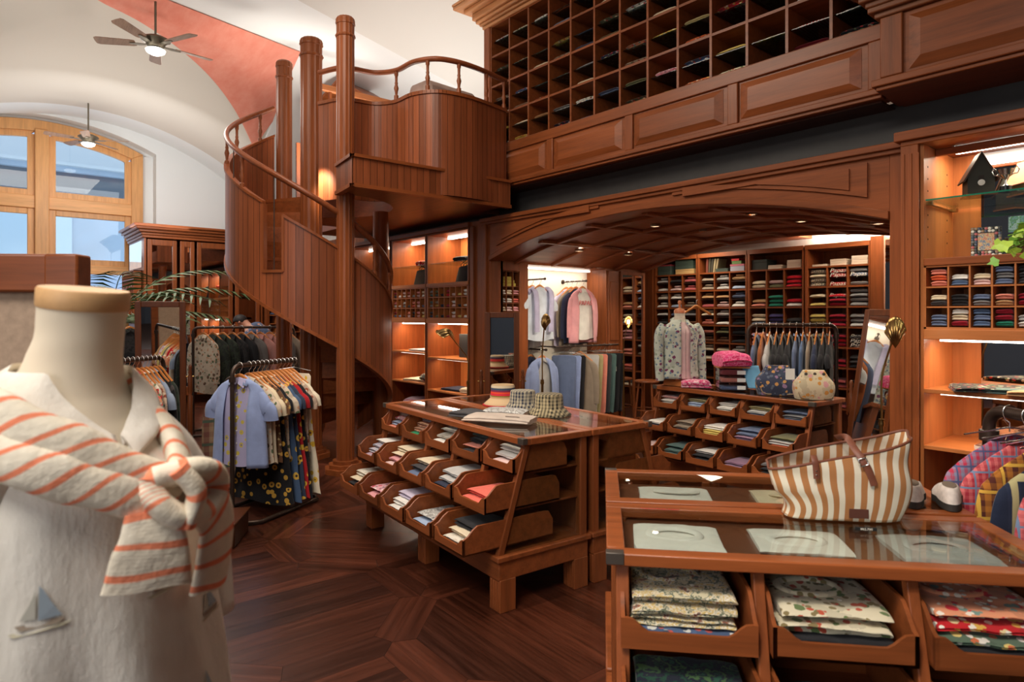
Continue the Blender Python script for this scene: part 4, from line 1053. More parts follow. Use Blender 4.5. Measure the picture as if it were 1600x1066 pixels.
CD = [[[['cream','cream'],['olive','pale pink'],['red','red','red']], [['salmon','tan'],['emerald','emerald','emerald'],['white','red']], [['pale blue','cream','cream'],['purple','purple','purple'],['black','charcoal']], [['pink','pink','pink'],['pale grey','pale blue'],['navy']], [['salmon','salmon'],['yellow floral','black'],['black','black']], [['salmon','coral'],['rose','taupe'],['black','navy']], [['cream','grey'],['taupe','tan'],['grey','charcoal']]],
      [[['cream','cream','cream','cream'],['red','','red','red'],['grey','','slate blue','grey']], [['yellow','','cream'],['crimson','crimson','red'],['grey','grey','grey','grey']], [['yellow','yellow','yellow'],['crimson','crimson','crimson'],['pale grey','grey','grey']], [['yellow','yellow','khaki'],['crimson','red','crimson'],['charcoal','charcoal','charcoal']], [['khaki','yellow','khaki'],['crimson','crimson'],['black','charcoal','charcoal']], [['khaki','khaki'],['rose','rose'],['black','black']], [['cream','cream'],['rose'],['black']]]]
txtm = {}
def script_text(s, m, loc, rot, size, parent=None, name='script_lettering', shear=.35, ext=.0012, sx=1):
    cu = bpy.data.curves.new(name, 'FONT'); cu.body = s; cu.size = size; cu.shear = shear; cu.extrude = ext; cu.align_x = 'CENTER'; cu.align_y = 'CENTER'
    tmp = bpy.data.objects.new('tmp', cu); COL.objects.link(tmp); bpy.context.view_layer.update()
    me = bpy.data.meshes.new_from_object(tmp.evaluated_get(bpy.context.evaluated_depsgraph_get())); bpy.data.objects.remove(tmp)
    o = bpy.data.objects.new(name, me); COL.objects.link(o); me.materials.clear(); me.materials.append(m)
    o.location = loc; o.rotation_euler = rot; o.scale = (sx, 1, 1)
    if parent: o.parent = parent
    return o
INK, IVORY = plain('ink_lettering', lin(52, 48, 50), .8), plain('ivory_lettering', lin(236, 230, 214), .8)
LETTER = {}
def letter(parent, m, w, h, d):
    k = m.name
    if k not in LETTER:
        LETTER[k] = script_text('Papas', m, (0,0,0), (0,0,0), .062, None, 'script_lettering', .3, .001); q = LETTER[k]
    else: q = LETTER[k].copy(); COL.objects.link(q)
    q.parent = parent; q.location = (0, -d/2-.001, h*.48); q.rotation_euler = (R(90), 0, 0); q.scale = (1.45, 1.15, 1)
for u in (0, 1):
    for rw in range(7):
        for c in range(3):
            z = BRZ[1+rw]+.012; st = CD[u][rw][c]; n = len(st); h = .052
            for k, key in enumerate(st):
                if key:
                    lab = f'{key} folded sweater on back wall, {ORD[u+3]} unit, {ORD[rw+1]} shelf, {ORD[c+1]} column, {ORD[k+1]} up'
                    bfold(u+2, c, z, key, lab, h)
                    o = COL.objects[-1]
                    if u == 1 and rw <= 1 and c < 2 and not (key == 'cream' and k == 2) and not (key == 'yellow') and not (rw == 1 and c == 0) and not (key == 'crimson'):
                        letter(o, INK if key == 'cream' else IVORY, .2, h, .30); o['label'] = lab.replace('folded sweater', 'lettered sweater')
                    if u == 1 and rw == 0 and c == 2 and k == 2: letter(o, IVORY, .2, h, .30)
                    if (u, rw, c) == (0, 4, 2) or (u, rw, c) == (1, 3, 2): letter(o, IVORY, .2, h, .30)
                z += h+.004
# ---- boxes and papers on the top shelf
def gift_box(u, x, w, h, z, colr, lid, lab, d=.26):
    o = thing('gift_box', lab, 'box', (BXs[u]+x, BY+.17, z), 0, None)
    b = MB(); b.box(-w/2, -d/2, 0, w/2, d/2, h*.72); obj('body', b, plain('box_'+'_'.join(map(str, colr)), lin(*colr), .7), o, bevel=.002)
    b = MB(); b.box(-w/2-.003, -d/2-.003, h*.72+.001, w/2+.003, d/2+.003, h); obj('lid', b, plain('lid_'+'_'.join(map(str, lid)), lin(*lid), .7), o, bevel=.002)
TZ = BRZ[0]+.012
gift_box(0, .17, .24, .08, TZ, (70,84,76), (70,84,76), 'dark green gift box at the bottom left of the back wall top shelf')
gift_box(0, .17, .24, .08, TZ+.082, (70,84,76), (150,50,60), 'dark green gift box with red lid on the far left top shelf')
gift_box(0, .55, .33, .075, TZ, (206,170,112), (206,170,112), 'tan flat gift box under two dark green boxes')
gift_box(0, .54, .32, .078, TZ+.077, (62,78,68), (62,78,68), 'dark green gift box lying on the tan box')
gift_box(0, .54, .32, .074, TZ+.157, (62,78,68), (62,78,68), 'dark green gift box topmost above the tan box')
for k, cl in enumerate(((120,60,46),(74,70,56),(60,56,46),(150,136,104),(140,124,92))):
    b = MB(); b.box(0, -.11, 0, .03, .11, .21); o = obj('ledger_book', b, plain(f'book_cloth_{k}', lin(*cl), .8), None, bevel=.003, loc=(BXs[1]+.11+k*.038, BY+.16, TZ)); o.rotation_euler = (0, R(2+k*2), 0)
    tag(o, f'{["red brown","dark olive","near black","buff","brown buff"][k]} book leaning on the top shelf of the second back wall unit', 'book', 'books on the back wall top shelf')
gift_box(1, .38, .2, .05, TZ, (52,66,58), (52,66,58), 'low dark green box beside the books on the top shelf')
gift_box(1, .63, .22, .1, TZ, (150,150,162), (176,92,110), 'grey box with pink lid on the second unit top shelf')
gift_box(1, .62, .15, .045, TZ+.102, (92,124,66), (92,124,66), 'small green box stacked on the pink lidded box')
gift_box(1, .6, .12, .03, TZ+.149, (190,40,46), (190,40,46), 'small red box topmost above the green box')
gift_box(2, .16, .22, .14, TZ, (40,46,40), (40,46,40), 'black green box on the third unit top shelf')
def paper(u, x, n, lab, cl=(222,206,184), w=.19):
    for k in range(n):
        b = MB(); b.box(-w/2, -.13, 0, w/2, .13, .026); o = obj('catalogue', b, plain('paper_'+str(cl[0]+(k % 3)), lin(cl[0]-6*(k % 3), cl[1]-8*(k % 3), cl[2]-8*(k % 3)), .9), None, bevel=.002, loc=(BXs[u]+x+.003*(k % 2), BY+.17, TZ+k*.0275))
        tag(o, f'cream catalogue, {ORD[k+1]} up in {lab}', 'catalogue', 'catalogues on the top shelf')
paper(2, .38, 2, 'low pile in the middle of the third unit'); paper(2, .65, 4, 'tall pile on the third unit'); paper(3, .17, 1, 'thin pile on the fourth unit'); paper(3, .4, 3, 'middle pile on the fourth unit'); paper(3, .66, 4, 'pile at the end of the fourth unit')
# ---- cubby modelled in place of a wall mirror's reflection
cu_ = thing('reflection_cubby', 'small recessed cubby of folded knits standing in for a mirror reflection', 'cubby shelf', (AX0, 4.91, 1.58))
b = MB()
b.M = Matrix.Rotation(R(90), 4, 'Z'); board_case(b, -.148, .148, .005, .34, .004, .486, [-.05, .05], [.105, .205, .305], .008, tx=.007); obj('cubbies', b, wood('z', mul(WOODC, .8), 'back_wood'), cu_)
for r in range(3):
    for c in range(3):
        for k in range(2):
            key = [['white','cream','pink'],['pale grey','white','coral'],['cream','pale pink','pink']][r][c]
            fold('cubby_fold', (.082, .2, .026, 1), (AX0-.11, 4.91-.1+.1*c, 1.593+.1*(2-r)+k*.028), R(90), key, f'{key} knit in mirror reflection stand-in cubby, {ORD[r+1]} row, {ORD[c+1]} column{", upper" if k else ""}', 'knits in the mirror reflection stand-in cubby')
for k in range(3):
    b = MB(); b.box(-.12, -.08, 0, .12-.02*k, .08, .036); o = obj('yellow_packet', b, plain('yellow_packet', lin(206, 186, 84), .5), None, bevel=.004, loc=(AX0-.12, 4.91, 1.891+k*.038), rotz=R(90)); tag(o, f'pale yellow packet, {ORD[k+1]} from the bottom in the reflection stand-in cubby', 'packet', 'yellow packets in the reflection stand-in cubby')
# ---- things on the left bay shelves
def bagm(name, lab, loc, rz, w, d, h, col):
    o = thing(name, lab, 'bag', loc, rz)
    b = MB(); b.grid(lambda u, v: ((w/2*(1-.22*v))*math.copysign(abs(math.cos(2*PI*u))**.6, math.cos(2*PI*u))*(1+.03*math.sin(7*u*PI+3*v)), d/2*(1-.7*v)*math.copysign(abs(math.sin(2*PI*u))**.7, math.sin(2*PI*u)), h*v*(1+.06*math.cos(2*PI*u))), 32, 10, closeu=True, capv=True)
    obj('body', b, cloth('plain', (col,), 1), o, 50)
    for s in (-1, 1):
        b = MB(); b.tube([(-w*.2, s*.012, h*.96), (-w*.17, s*.02, h*1.12), (0, s*.022, h*1.2), (w*.17, s*.02, h*1.12), (w*.2, s*.012, h*.96)], .006, 6); obj('handle', b, plain('bag_leather_black', lin(38, 34, 32), .5), o)
    return o
o1, x1, w1 = bays[1]; o2_, x2, w2 = bays[2]
bagm('tote_bag', 'grey felt tote bag in the bay beside the staircase', (x1+.52, D+.2, 1.958), R(8), .32, .15, .21, (84,80,72))
bagm('tote_bag', 'black leather tote bag in the bay next to the dark pier', (x2+.58, D+.2, 1.958), R(-6), .36, .15, .208, (40,38,38))
def lump(lab, loc, rz, w, d, h, key, name='folded_scarf', cat='folded clothes', n=3):
    return fold('lump', (w, d, h, n), loc, rz, key, lab, None, name, cat, k=rnd.randrange(3))
lump('red patterned scarf on the glass shelf beside the staircase', (x1+.62, D+.2, 2.219), .3, .26, .2, .07, 'red floral')
lump('flat black folded cloth on the glass shelf near the dark pier', (x2+.58, D+.2, 2.219), .1, .36, .22, .04, 'black')
lump('white magazines lying on the lit shelf beside the staircase', (x1+.6, D+.2, 1.053), .1, .44, .3, .035, 'white', 'magazine', 'magazine')
lump('cream folded knit on the middle shelf beside the staircase', (x1+.46, D+.2, .643), .2, .26, .26, .14, 'cream', n=2)
lump('black and white folded print on the middle shelf beside the staircase', (x1+.74, D+.22, .643), -.1, .26, .3, .13, 'black floral')
lump('checked folded shirts on the bottom shelf beside the staircase', (x1+.34, D+.2, .273), .2, .3, .3, .12, 'pink plaid')
lump('red and green printed shirt on the bottom shelf beside the staircase', (x1+.68, D+.24, .273), -.2, .3, .3, .14, 'pink print')
lump('large navy folded sweatshirt in the bay next to the dark pier', (x2+.42, D+.23, .583), .1, .48, .36, .15, 'navy', n=2)
lump('beige folded knit beside the navy sweatshirt', (x2+.78, D+.16, .583), .1, .2, .24, .08, 'cream')
lump('cream printed shirt on the lowest visible shelf near the dark pier', (x2+.6, D+.2, .223), .1, .46, .3, .16, 'cream floral')
b = MB(); b.box(-.12, -.05, 0, .12, .05, .3); o = obj('book_stand', b, plain('black_card', lin(30, 30, 30), .5), None, bevel=.004, loc=(x2+.5, D+.3, 1.003)); tag(o, 'black upright card box behind the shell lamp near the dark pier', 'box')
# ---- right cabinet display
def birdhouse(lab, loc, rz, w, d, h, wall, roofc):
    o = thing('birdhouse', lab, 'birdhouse', loc, rz); hw = w/2; e = h*.5
    b = MB(); b.prism([(-hw, 0), (hw, 0), (hw, e), (0, h), (-hw, e)], -d/2, d/2); obj('body', b, plain('birdhouse_'+'_'.join(map(str, wall)), lin(*wall), .8), o, 20)
    b = MB(); ov = .025
    for s in (-1, 1): b.prism([(s*(hw+ov), e-ov*1.4), (0, h+.012), (0, h), (s*(hw+ov-.008), e-ov*1.4-.004)], -d/2-.012, d/2+.012)
    obj('roof', b, plain('roof_'+'_'.join(map(str, roofc)), lin(*roofc), .6, .3), o, 20)
    b = MB(); b.box(-hw-.01, -d/2-.02, -.0, hw+.01, d/2+.01, .01); obj('base_board', b, LITX, o)
    b = MB(); b.box(-.014, -d/2-.002, h*.36, .014, -d/2, h*.48); obj('entrance_hole', b, plain('peg_hole_dark', (.02,.012,.008)), o)
    b = MB(); b.M = Matrix.Translation((0, -d/2-.001, h*.31)) @ Matrix.Rotation(R(90), 4, 'X'); b.lathe([(.018, 0), (.018, .004), (.006, .006)], 20); obj('white_button', b, plain('shell_button', lin(226, 222, 210), .3), o)
    return o
gz = 2.259
birdhouse('dark green wooden birdhouse with a white button on the glass shelf', (RX+.24, RY+.16, gz), R(28), .135, .12, .25, (46,46,38), (70,52,42))
birdhouse('olive birdhouse with copper roof behind the trophy cup', (RX+.455, RY+.32, gz), R(50), .12, .16, .2, (92,92,56), (196,128,96))
tc_ = thing('trophy_cup', 'small silver trophy cup on black base on the glass shelf', 'trophy', (RX+.385, RY+.11, gz))
b = MB(); b.lathe([(.03, 0), (.03, .038), (.024, .04)], 20); obj('base', b, plain('black_lacquer', lin(20, 20, 20), .3), tc_)
b = MB(); b.lathe([(.018, .041), (.006, .05), (.005, .075), (.012, .085), (.034, .1), (.043, .125), (.046, .135), (.042, .135), (.038, .12), (.01, .1)], 24, cap=False); obj('cup', b, STEEL, tc_)
for s in (-1, 1):
    b = MB(); b.tube([(s*.036, 0, .105), (s*.056, 0, .108), (s*.064, 0, .128), (s*.055, 0, .15), (s*.044, 0, .137)], .004, 8); obj('handle', b, STEEL, tc_)
pf = thing('photo_frame', 'picture frame covered in mixed buttons on the cabinet board', 'picture frame', (RX+.285, RY+.14, SZ0+3*SRP+.057), R(16))
T = Matrix.Rotation(R(-12), 4, 'X'); b = MB(); b.M = T
b.box(-.075, 0, 0, .075, .014, .185); obj('frame_board', b, plain('frame_grey', lin(96, 92, 80), .7), pf)
b = MB(); b.M = T; b.box(-.04, -.003, .04, .04, 0, .145); obj('picture', b, cloth('print', ((206,186,140), (196,120,110), (206,190,150), (110,130,160), (210,190,140)), 3), pf)
q = 0
for i in range(9):
    for j in range(11):
        x = -.066+i*.0165; z = .01+j*.0165
        if abs(x) < .042 and .036 < z < .15: continue
        q += 1
        if q > 70: break
        b = MB(); b.M = T @ Matrix.Translation((x, -.001, z)) @ Matrix.Rotation(R(90), 4, 'X'); b.lathe([(.0085, 0), (.0085, .003), (.005, .004)], 8)
        cl = pick([(30,30,32),(220,214,200),(150,120,90),(60,70,90),(180,90,90),(110,110,104),(40,36,34)]); obj('button', b, plain('button_'+'_'.join(map(str, cl)), lin(*cl), .35), pf, 30)
pc = MB(); pc.box(-.045, 0, 0, .045, .002, .1); o = obj('postcard', pc, cloth('print', ((110,150,160), (90,140,110), (150,180,190), (80,110,120)), 2), None, loc=(RX+.37, RY+.44, 2.06)); o.rotation_euler = (R(-4), 0, 0); tag(o, 'blue green postcard at the back of the cabinet behind the button frame', 'postcard')
ls = 1.096
lump('checked brown and green folded bandana on the right cabinet shelf', (RX+.33, RY+.14, ls), .4, .2, .16, .03, 'black floral')
lump('pale blue green crumpled shirt on the right cabinet shelf', (RX+.48, RY+.16, ls), .2, .24, .2, .055, 'teal')
lump('green printed scarf behind the pale crumpled shirt', (RX+.66, RY+.38, ls), .5, .24, .18, .06, 'green floral')
lump('beige rolled belt on the right cabinet shelf', (RX+.63, RY+.1, ls), .1, .14, .1, .04, 'tan')
lump('coral folded cloth at the frame edge on the cabinet shelf', (RX+.78, RY+.12, ls), .1, .14, .12, .05, 'coral')
o = thing('picture_frame', 'red brown picture frame leaning on the right cabinet shelf', 'picture frame', (RX+.78, RY+.3, ls), R(10))
T = Matrix.Rotation(R(-8), 4, 'X'); b = MB(); b.M = T
b.box(-.12, 0, 0, -.09, .02, .3); b.box(.09, 0, 0, .12, .02, .3); b.box(-.12, 0, 0, .12, .02, .03); b.box(-.12, 0, .27, .12, .02, .3); obj('frame', b, wood('z', lin(160, 70, 44), 'frame_red'), o, bevel=.004)
b = MB(); b.M = T; b.box(-.09, .008, .03, .09, .014, .27); obj('mount', b, plain('ivory_mount', lin(224, 214, 186), .8), o)
b = MB(); b.M = T; b.box(-.05, .006, .08, .05, .009, .22); obj('print', b, cloth('print', ((190,170,130),(120,130,110),(200,190,160))), o)
def shoe(loc, rz, upper, sole, lab, L=.26, high=.075, laces=None, name='shoe', group=None):
    o = thing(name, lab, 'shoe', loc, rz, group); W2 = .095
    def wid(s): return W2*(.72+.28*math.sin(PI*min(1, s*1.15)))*(1-.55*max(0, s-.82)/.18*.6)
    b = MB(); b.grid(lambda u, v: (L*(u-.5)+0, 0, 0), 1, 1) if False else None
    n = 18; pts = []
    for i in range(n+1): pts.append(i/n)
    lo = []; 
    ring = [(L*(s-.5), -wid(s)/2*math.sin(PI*min(1, max(.06, 1-abs(2*s-1)**5)))**.5) for s in pts]+[(L*(s-.5), wid(s)/2*math.sin(PI*min(1, max(.06, 1-abs(2*s-1)**5)))**.5) for s in reversed(pts)]
    ring = [(L*.5*math.cos(2*PI*k/36), (W2*(.5 if math.cos(2*PI*k/36) > 0 else .4))*math.copysign(abs(math.sin(2*PI*k/36))**.8, math.sin(2*PI*k/36))) for k in range(36)]
    b.prism(ring, 0, .022, 'xy'); obj('sole', b, sole, o, 40)
    def up(u, v):
        c, s = math.cos(2*PI*u), math.sin(2*PI*u); x0 = L*.485*c; y0 = (W2*(.48 if c > 0 else .39))*math.copysign(abs(s)**.8, s)
        t = (x0/L+.5); top = high*(1 if t < .45 else 1-.62*((t-.45)/.55)**1.2)
        k = 1-.42*v**2 if t < .5 else 1-.75*v**1.5
        xs = x0*(1-.16*v*(1 if c < 0 else .55)) - .0*v
        return (xs, y0*k, .022+(top-.022)*math.sin(v*PI/2))
    b = MB(); b.grid(up, 32, 8, closeu=True); b.f.append([8*32+k for k in range(32)]); b.m.append(0); b.uv.append(None); obj('upper', b, upper, o, 60)
    b = MB(); b.grid(lambda u, v: (-L*.17+.05*math.cos(2*PI*u)*(1-.1*v), .021*math.sin(2*PI*u), high*.95+.006*v), 20, 1, closeu=True, capv=True); obj('opening', b, plain('shoe_inside', lin(120, 104, 88), .9), o)
    if laces:
        for k in range(3):
            b = MB(); x = L*(.02+.06*k); b.tube([(x, -.024, high*(.82-.12*k)), (x+.008, 0, high*(.97-.13*k)), (x, .024, high*(.82-.12*k))], .0035, 6); obj('lace', b, laces, o, 60)
    return o
BRL, WHS = plain('brown_leather', lin(112, 68, 48), .5, bumpy=40), plain('white_rubber', lin(222, 218, 208), .6)
LACE = plain('cord_lace', lin(206, 190, 164), .8)
shoe((RX+.36, RY+.13, .751), R(200), BRL, WHS, 'brown leather deck shoe nearest on the right cabinet shelf', laces=LACE)
shoe((RX+.40, RY+.25, .751), R(200), BRL, WHS, 'brown leather deck shoe behind its mate on the right cabinet shelf', laces=LACE)
shoe((RX+.24, RY+.16, .406), R(185), plain('grey_green_canvas', lin(150, 146, 124), .8, bumpy=60), plain('dark_rubber', lin(50, 46, 42), .7), 'grey green canvas shoe on the low cabinet shelf')
for k in range(4):
    shoe((RX+.66+.13*(k % 2), RY+.16+.12*(k//2), .751), R(195), plain('orange_suede', lin(206, 120, 64), .7, bumpy=60), WHS, f'orange suede shoe behind the plaid shirt rack, {["front left","front right","back left","back right"][k]} of four', laces=LACE, name='shoe')
# ================================================================ HANGING CLOTHES
def gshape(L, ws, wh, th, fold=5, seed=0, neck=.07, sl=.08):
    """closed shell of a garment hanging from the origin: half width ws at the shoulder, wh at the hem"""
    b = MB(); z0 = -.125
    def f(u, v):
        a = 2*PI*u; c, s = math.cos(a), math.sin(a); t = v
        z = z0-L*t
        if t < .09: hw = neck+(ws-neck)*(t/.09)**.9; z = z0-sl*(t/.09)
        else: q = (t-.09)/.91; hw = ws+(wh-ws)*q**1.2; z = z0-sl-(L-sl)*q
        q = max(0, (t-.09)/.91); tk = .012+th*min(1, q*3)**.7
        wav = 1+.35*q*math.cos(fold*a+seed)+.2*q*math.cos((fold*2+1)*a+seed*2)
        n = mnoise.noise(Vector((c*1.5+seed, s*1.5, z*5)))
        return (hw*math.copysign(abs(c)**.75, c)*(1+.03*n), tk*s*wav+.012*n*q, z+(.012*math.cos(3*a+seed) if t > .98 else 0))
    b.grid(f, 40, 22, closeu=True, capv=True); return b
def sleeve_b(sx, ws, Ls, flare=.06, seed=0, th=.03):
    b = MB(); x0 = ws-.045; z0 = -.182
    P = [(sx*(x0-.085), 0, z0+.022), (sx*(x0+.012), 0, z0-.058), (sx*(x0+.052), 0, z0-.14), (sx*(x0+.055+flare*.6), .004*math.sin(seed), z0-.05-Ls*.5), (sx*(x0+.04+flare), .012*math.sin(seed*2), z0-Ls)]
    P = smooth_path(P, 5); n = len(P)
    b.tube(P, [(.022+.046*min(1, 2.5*i/n) if Ls < .35 else .022+.038*min(1, 3*i/n)-.02*i/n) for i in range(n)], 14, ell=(1, .42 if Ls < .35 else .36), up=(0,1,0)); return b
GM = {}
def garment(kind, key, label, loc, rz, group=None, seed=0, hang=True, name=None):
    mat = pal(key) if isinstance(key, str) else key
    spec = {'shirt': (.64, .20, .235, .013, .22), 'tee': (.64, .195, .22, .013, 0), 'long_shirt': (.74, .20, .23, .013, .56), 'dress': (.98, .19, .31, .015, .2), 'jacket': (.70, .21, .235, .018, .58), 'pants': (.78, .17, .13, .02, 0), 'skirt': (.62, .15, .24, .04, 0), 'coat': (.95, .21, .26, .025, .58)}[kind]
    L, ws, wh, th, sl = spec; sd = seed % 3
    nm = name or {'long_shirt': 'shirt', 'tee': 'shirt', 'pants': 'trousers'}.get(kind, kind)
    o = thing('hanging_'+nm, label, {'shirt': 'shirt', 'tee': 'shirt', 'long_shirt': 'shirt', 'dress': 'dress', 'jacket': 'jacket', 'pants': 'trousers', 'skirt': 'skirt', 'coat': 'coat'}[kind], loc, rz, group)
    k = (kind, sd)
    if k not in GM: GM[k] = gshape(L, ws, wh, th, 4+sd, sd*1.7, .072 if kind != 'pants' else .15, .08 if kind != 'pants' else .02).mesh('body', 50)
    def lk(nm, me):
        if len(me.materials) == 0: me.materials.append(mat)
        q = bpy.data.objects.new(nm, me); COL.objects.link(q); q.parent = o; q.material_slots[0].link = 'OBJECT'; q.material_slots[0].material = mat; return q
    lk('body' if kind != 'pants' else 'legs', GM[k])
    if sl:
        for s in (-1, 1):
            kk = (kind, 'sleeve', s, sd)
            if kk not in GM: GM[kk] = sleeve_b(s, ws, sl, .05 if sl < .3 else .03, sd).mesh('sleeve', 60)
            lk('sleeve', GM[kk])
    if kind in ('shirt', 'tee', 'long_shirt', 'jacket', 'coat'):
        if 'collar' not in GM:
            b = MB()
            for s in (-1, 1): b.add([(0, -.012, -.105), (s*.07, -.016, -.125), (s*.062, -.034, -.185), (s*.004, -.03, -.15), (0, .03, -.095), (s*.075, .02, -.115)], [(0, 1, 2, 3), (0, 4, 5, 1)])
            GM['collar'] = b.mesh('collar', 30)
        q = lk('collar', GM['collar'])
    return o
def hanger(loc, rz, label, group, wood_=True):
    o = thing('clothes_hanger', label, 'clothes hanger', loc, rz, group)
    if 'hang' not in GM:
        b = MB(); P = [(-.175, 0, -.205), (-.12, 0, -.168), (-.055, 0, -.118), (0, 0, -.092), (.055, 0, -.118), (.12, 0, -.168), (.175, 0, -.205)]
        b.tube(smooth_path(P, 4), .0125, 10, ell=(1.3, .6), up=(0,1,0)); GM['hang'] = b.mesh('shoulder_bar', 60); GM['hang'].materials.append(wood('x', lin(196, 122, 62), 'hanger_wood', .35))
        b = MB(); b.tube([(0, 0, -.092), (0, 0, -.058), (.016, 0, -.046)]+[(.026*math.cos(a), 0, -.018+.026*math.sin(a)) for a in [PI*k/8 for k in range(-1, 9)]], .0024, 6); GM['hook'] = b.mesh('hook', 60); GM['hook'].materials.append(STEEL)
        b = MB(); b.tube([(-.17, 0, -.10), (0, 0, -.075), (.17, 0, -.10)], .003, 6); GM['wire'] = b.mesh('clip_bar', 60); GM['wire'].materials.append(STEEL)
    for nm, me in ((('shoulder_bar', GM['hang']) if wood_ else ('clip_bar', GM['wire'])), ('hook', GM['hook'])):
        q = bpy.data.objects.new(nm, me); COL.objects.link(q); q.parent = o
    return o
def pipe_rack(label, p, q, zbar, foot='loop', r=.017, extra=None, name='clothes_rack'):
    """p, q: floor points of the two uprights (world)"""
    p, q = Vector((p.x, p.y, 0)), Vector((q.x, q.y, 0)); d = q-p; L = d.length; ang = math.atan2(d.y, d.x)
    o = thing(name, label, 'clothes rack', p, ang); c = .07
    b = MB(); arc1 = [(c-c*math.cos(a), 0, zbar-c+c*math.sin(a)) for a in [PI/2*k/6 for k in range(7)]]
    arc2 = [(L-c+c*math.cos(a), 0, zbar-c+c*math.sin(a)) for a in [PI/2*k/6 for k in range(6, -1, -1)]]
    b.tube([(0, 0, .02)]+arc1+arc2+[(L, 0, .02)], r, 12); obj('pipe_frame', b, DARKMETAL, o, 60)
    w = .24
    b = MB(); b.tube([(x, y, .02) for x, y in [(-.02+.0, -w+.06), (.04, -w), (L-.04, -w), (L+.02, -w+.06), (L+.02, w-.06), (L-.04, w), (.04, w), (-.02, w-.06)]], r*.95, 10, closed=True); obj('base_loop', b, DARKMETAL, o, 60)
    for x in (0, L):
        b = MB(); b.lathe([(r*1.5, zbar-.12), (r*1.5, zbar-.08)], 12, c=(x, 0, 0)); obj('clamp_ring', b, DARKMETAL, o, 60)
        b = MB(); b.lathe([(r*1.5, .02), (r*1.5, .06)], 12, c=(x, 0, 0)); obj('foot_socket', b, DARKMETAL, o, 60)
    return o, ang, L
def hang_row(rack, items, x0, x1, zbar, yaw, labelf, group, hgroup, hlabel, jit=.02, r=.017, woodh=True, seed0=0):
    M = rack.matrix_basis; n = len(items)
    for i, it in enumerate(items):
        kind, key = it[0], it[1]
        x = x0+(x1-x0)*(i/(n-1) if n > 1 else .5); p = M @ Vector((x, 0, zbar+r))
        rz = rack.rotation_euler[2]+yaw+rnd.uniform(-jit, jit)
        hanger(p, rz, f'{"wooden" if woodh and kind != "pants" else "chrome"} hanger {hlabel}, {ORD[i+1]} along the bar', hgroup, woodh and kind != 'pants')
        garment(kind, key, labelf(i, it), p+Vector((0, 0, -.0)), rz, group, seed=i+seed0)
PAL.update({
 'yellow sunflower': ('sunflower', [(226,214,190), (222,180,60), (110,70,40)], 1.0), 'navy sunflower': ('sunflower', [(52,62,82), (220,176,70), (70,50,40)], .9), 'blue sunflower': ('sunflower', [(70,92,124), (216,174,74), (60,50,50)], .8), 'black sunflower': ('sunflower', [(30,30,34), (206,160,66), (80,60,40)], 1.1),
 'lavender print': ('sunflower', [(178,172,206), (206,186,84), (120,110,150)], 1.3), 'light blue': ('plain', [(148,164,206)]), 'red sunflower': ('sunflower', [(172,30,38), (226,186,70), (80,40,30)], 1.0), 'brown print': ('floral', [(110,76,52), (206,160,80), (60,44,36), (190,170,120)]),
 'beige botanical': ('floral', [(206,190,168), (110,84,66), (90,104,76), (196,150,120)], .7), 'dark green print': ('print', [(36,42,36), (52,60,48), (44,48,44), (60,64,50)], .5), 'black print': ('print', [(30,30,32), (44,42,42), (26,26,28), (70,62,60)], .5), 'patchwork': ('plaid', [(140,116,92), (96,40,46), (72,84,72)], 3.0),
 'crumpled grey': ('plain', [(112,106,102)]), 'dusty pink': ('plain', [(190,134,124)]), 'tropical peach': ('floral', [(226,176,140), (206,60,70), (84,110,90), (240,220,190)], .6), 'cream leaf': ('floral', [(226,216,196), (60,90,74), (180,60,60), (120,140,110)], .7), 'sage': ('plain', [(104,116,98)]), 'lemon': ('plain', [(222,200,120)]), 'blush floral': ('floral', [(226,204,200), (220,130,130), (200,180,200), (170,190,170)], .8), 'sand leaf': ('floral', [(196,170,150), (70,86,84), (150,80,60), (220,196,170)], .7),
 'red plaid': ('plaid', [(176,50,66), (226,120,120), (120,140,170)], .8), 'blue red plaid': ('plaid', [(140,150,176), (200,60,84), (90,100,140)], .8), 'navy check': ('plaid', [(34,42,62), (44,52,74), (190,180,130)], 3.0), 'orange check': ('plaid', [(206,130,50), (90,44,36), (220,170,70)], 1.3), 'rust': ('plain', [(176,104,60)]), 'stone': ('plain', [(196,186,172)]), 'pale denim': ('plain', [(140,154,176)]),
 'crimson jersey': ('plain', [(186,30,66)]), 'bright pink': ('print', [(232,70,130), (240,120,160), (214,40,100), (245,170,190)], 1.5), 'rose roll': ('print', [(226,150,170), (206,50,110), (236,190,200), (214,80,130)], 1.2), 'sky blue': ('plain', [(116,174,208)]),
 'gingham navy': ('gingham', [(186,176,150), (38,44,66)], .75), 'gingham black': ('gingham', [(186,170,132), (40,38,34)], .75), 'bloom print': ('floral', [(196,200,184), (120,60,90), (150,160,140), (110,130,150)], .9)})
# ---- near-left rack of sunflower dresses
pA, pB = W(-2.09, 4.83), W(-1.83, 5.50); ZB1 = 1.165
rk1, a1, Lr1 = pipe_rack('brown pipe clothes rack with sunflower clothes in front of the staircase', pA, pB, ZB1)
it1 = [('shirt','beige botanical'),('shirt','cream'),('shirt','brown print'),('dress','black sunflower'),('shirt','beige botanical'),('dress','blue sunflower'),('dress','navy sunflower'),('dress','red sunflower'),('dress','black sunflower'),('shirt','sand leaf'),('dress','yellow sunflower'),('pants','yellow sunflower')]
hang_row(rk1, it1, .17, Lr1-.03, ZB1, -PI/2, lambda i, t: f'{t[1]} {t[0]} on the near sunflower rack, {ORD[i+2]} from its front', 'clothes on the sunflower rack', 'hangers on the sunflower rack', 'on the sunflower rack')
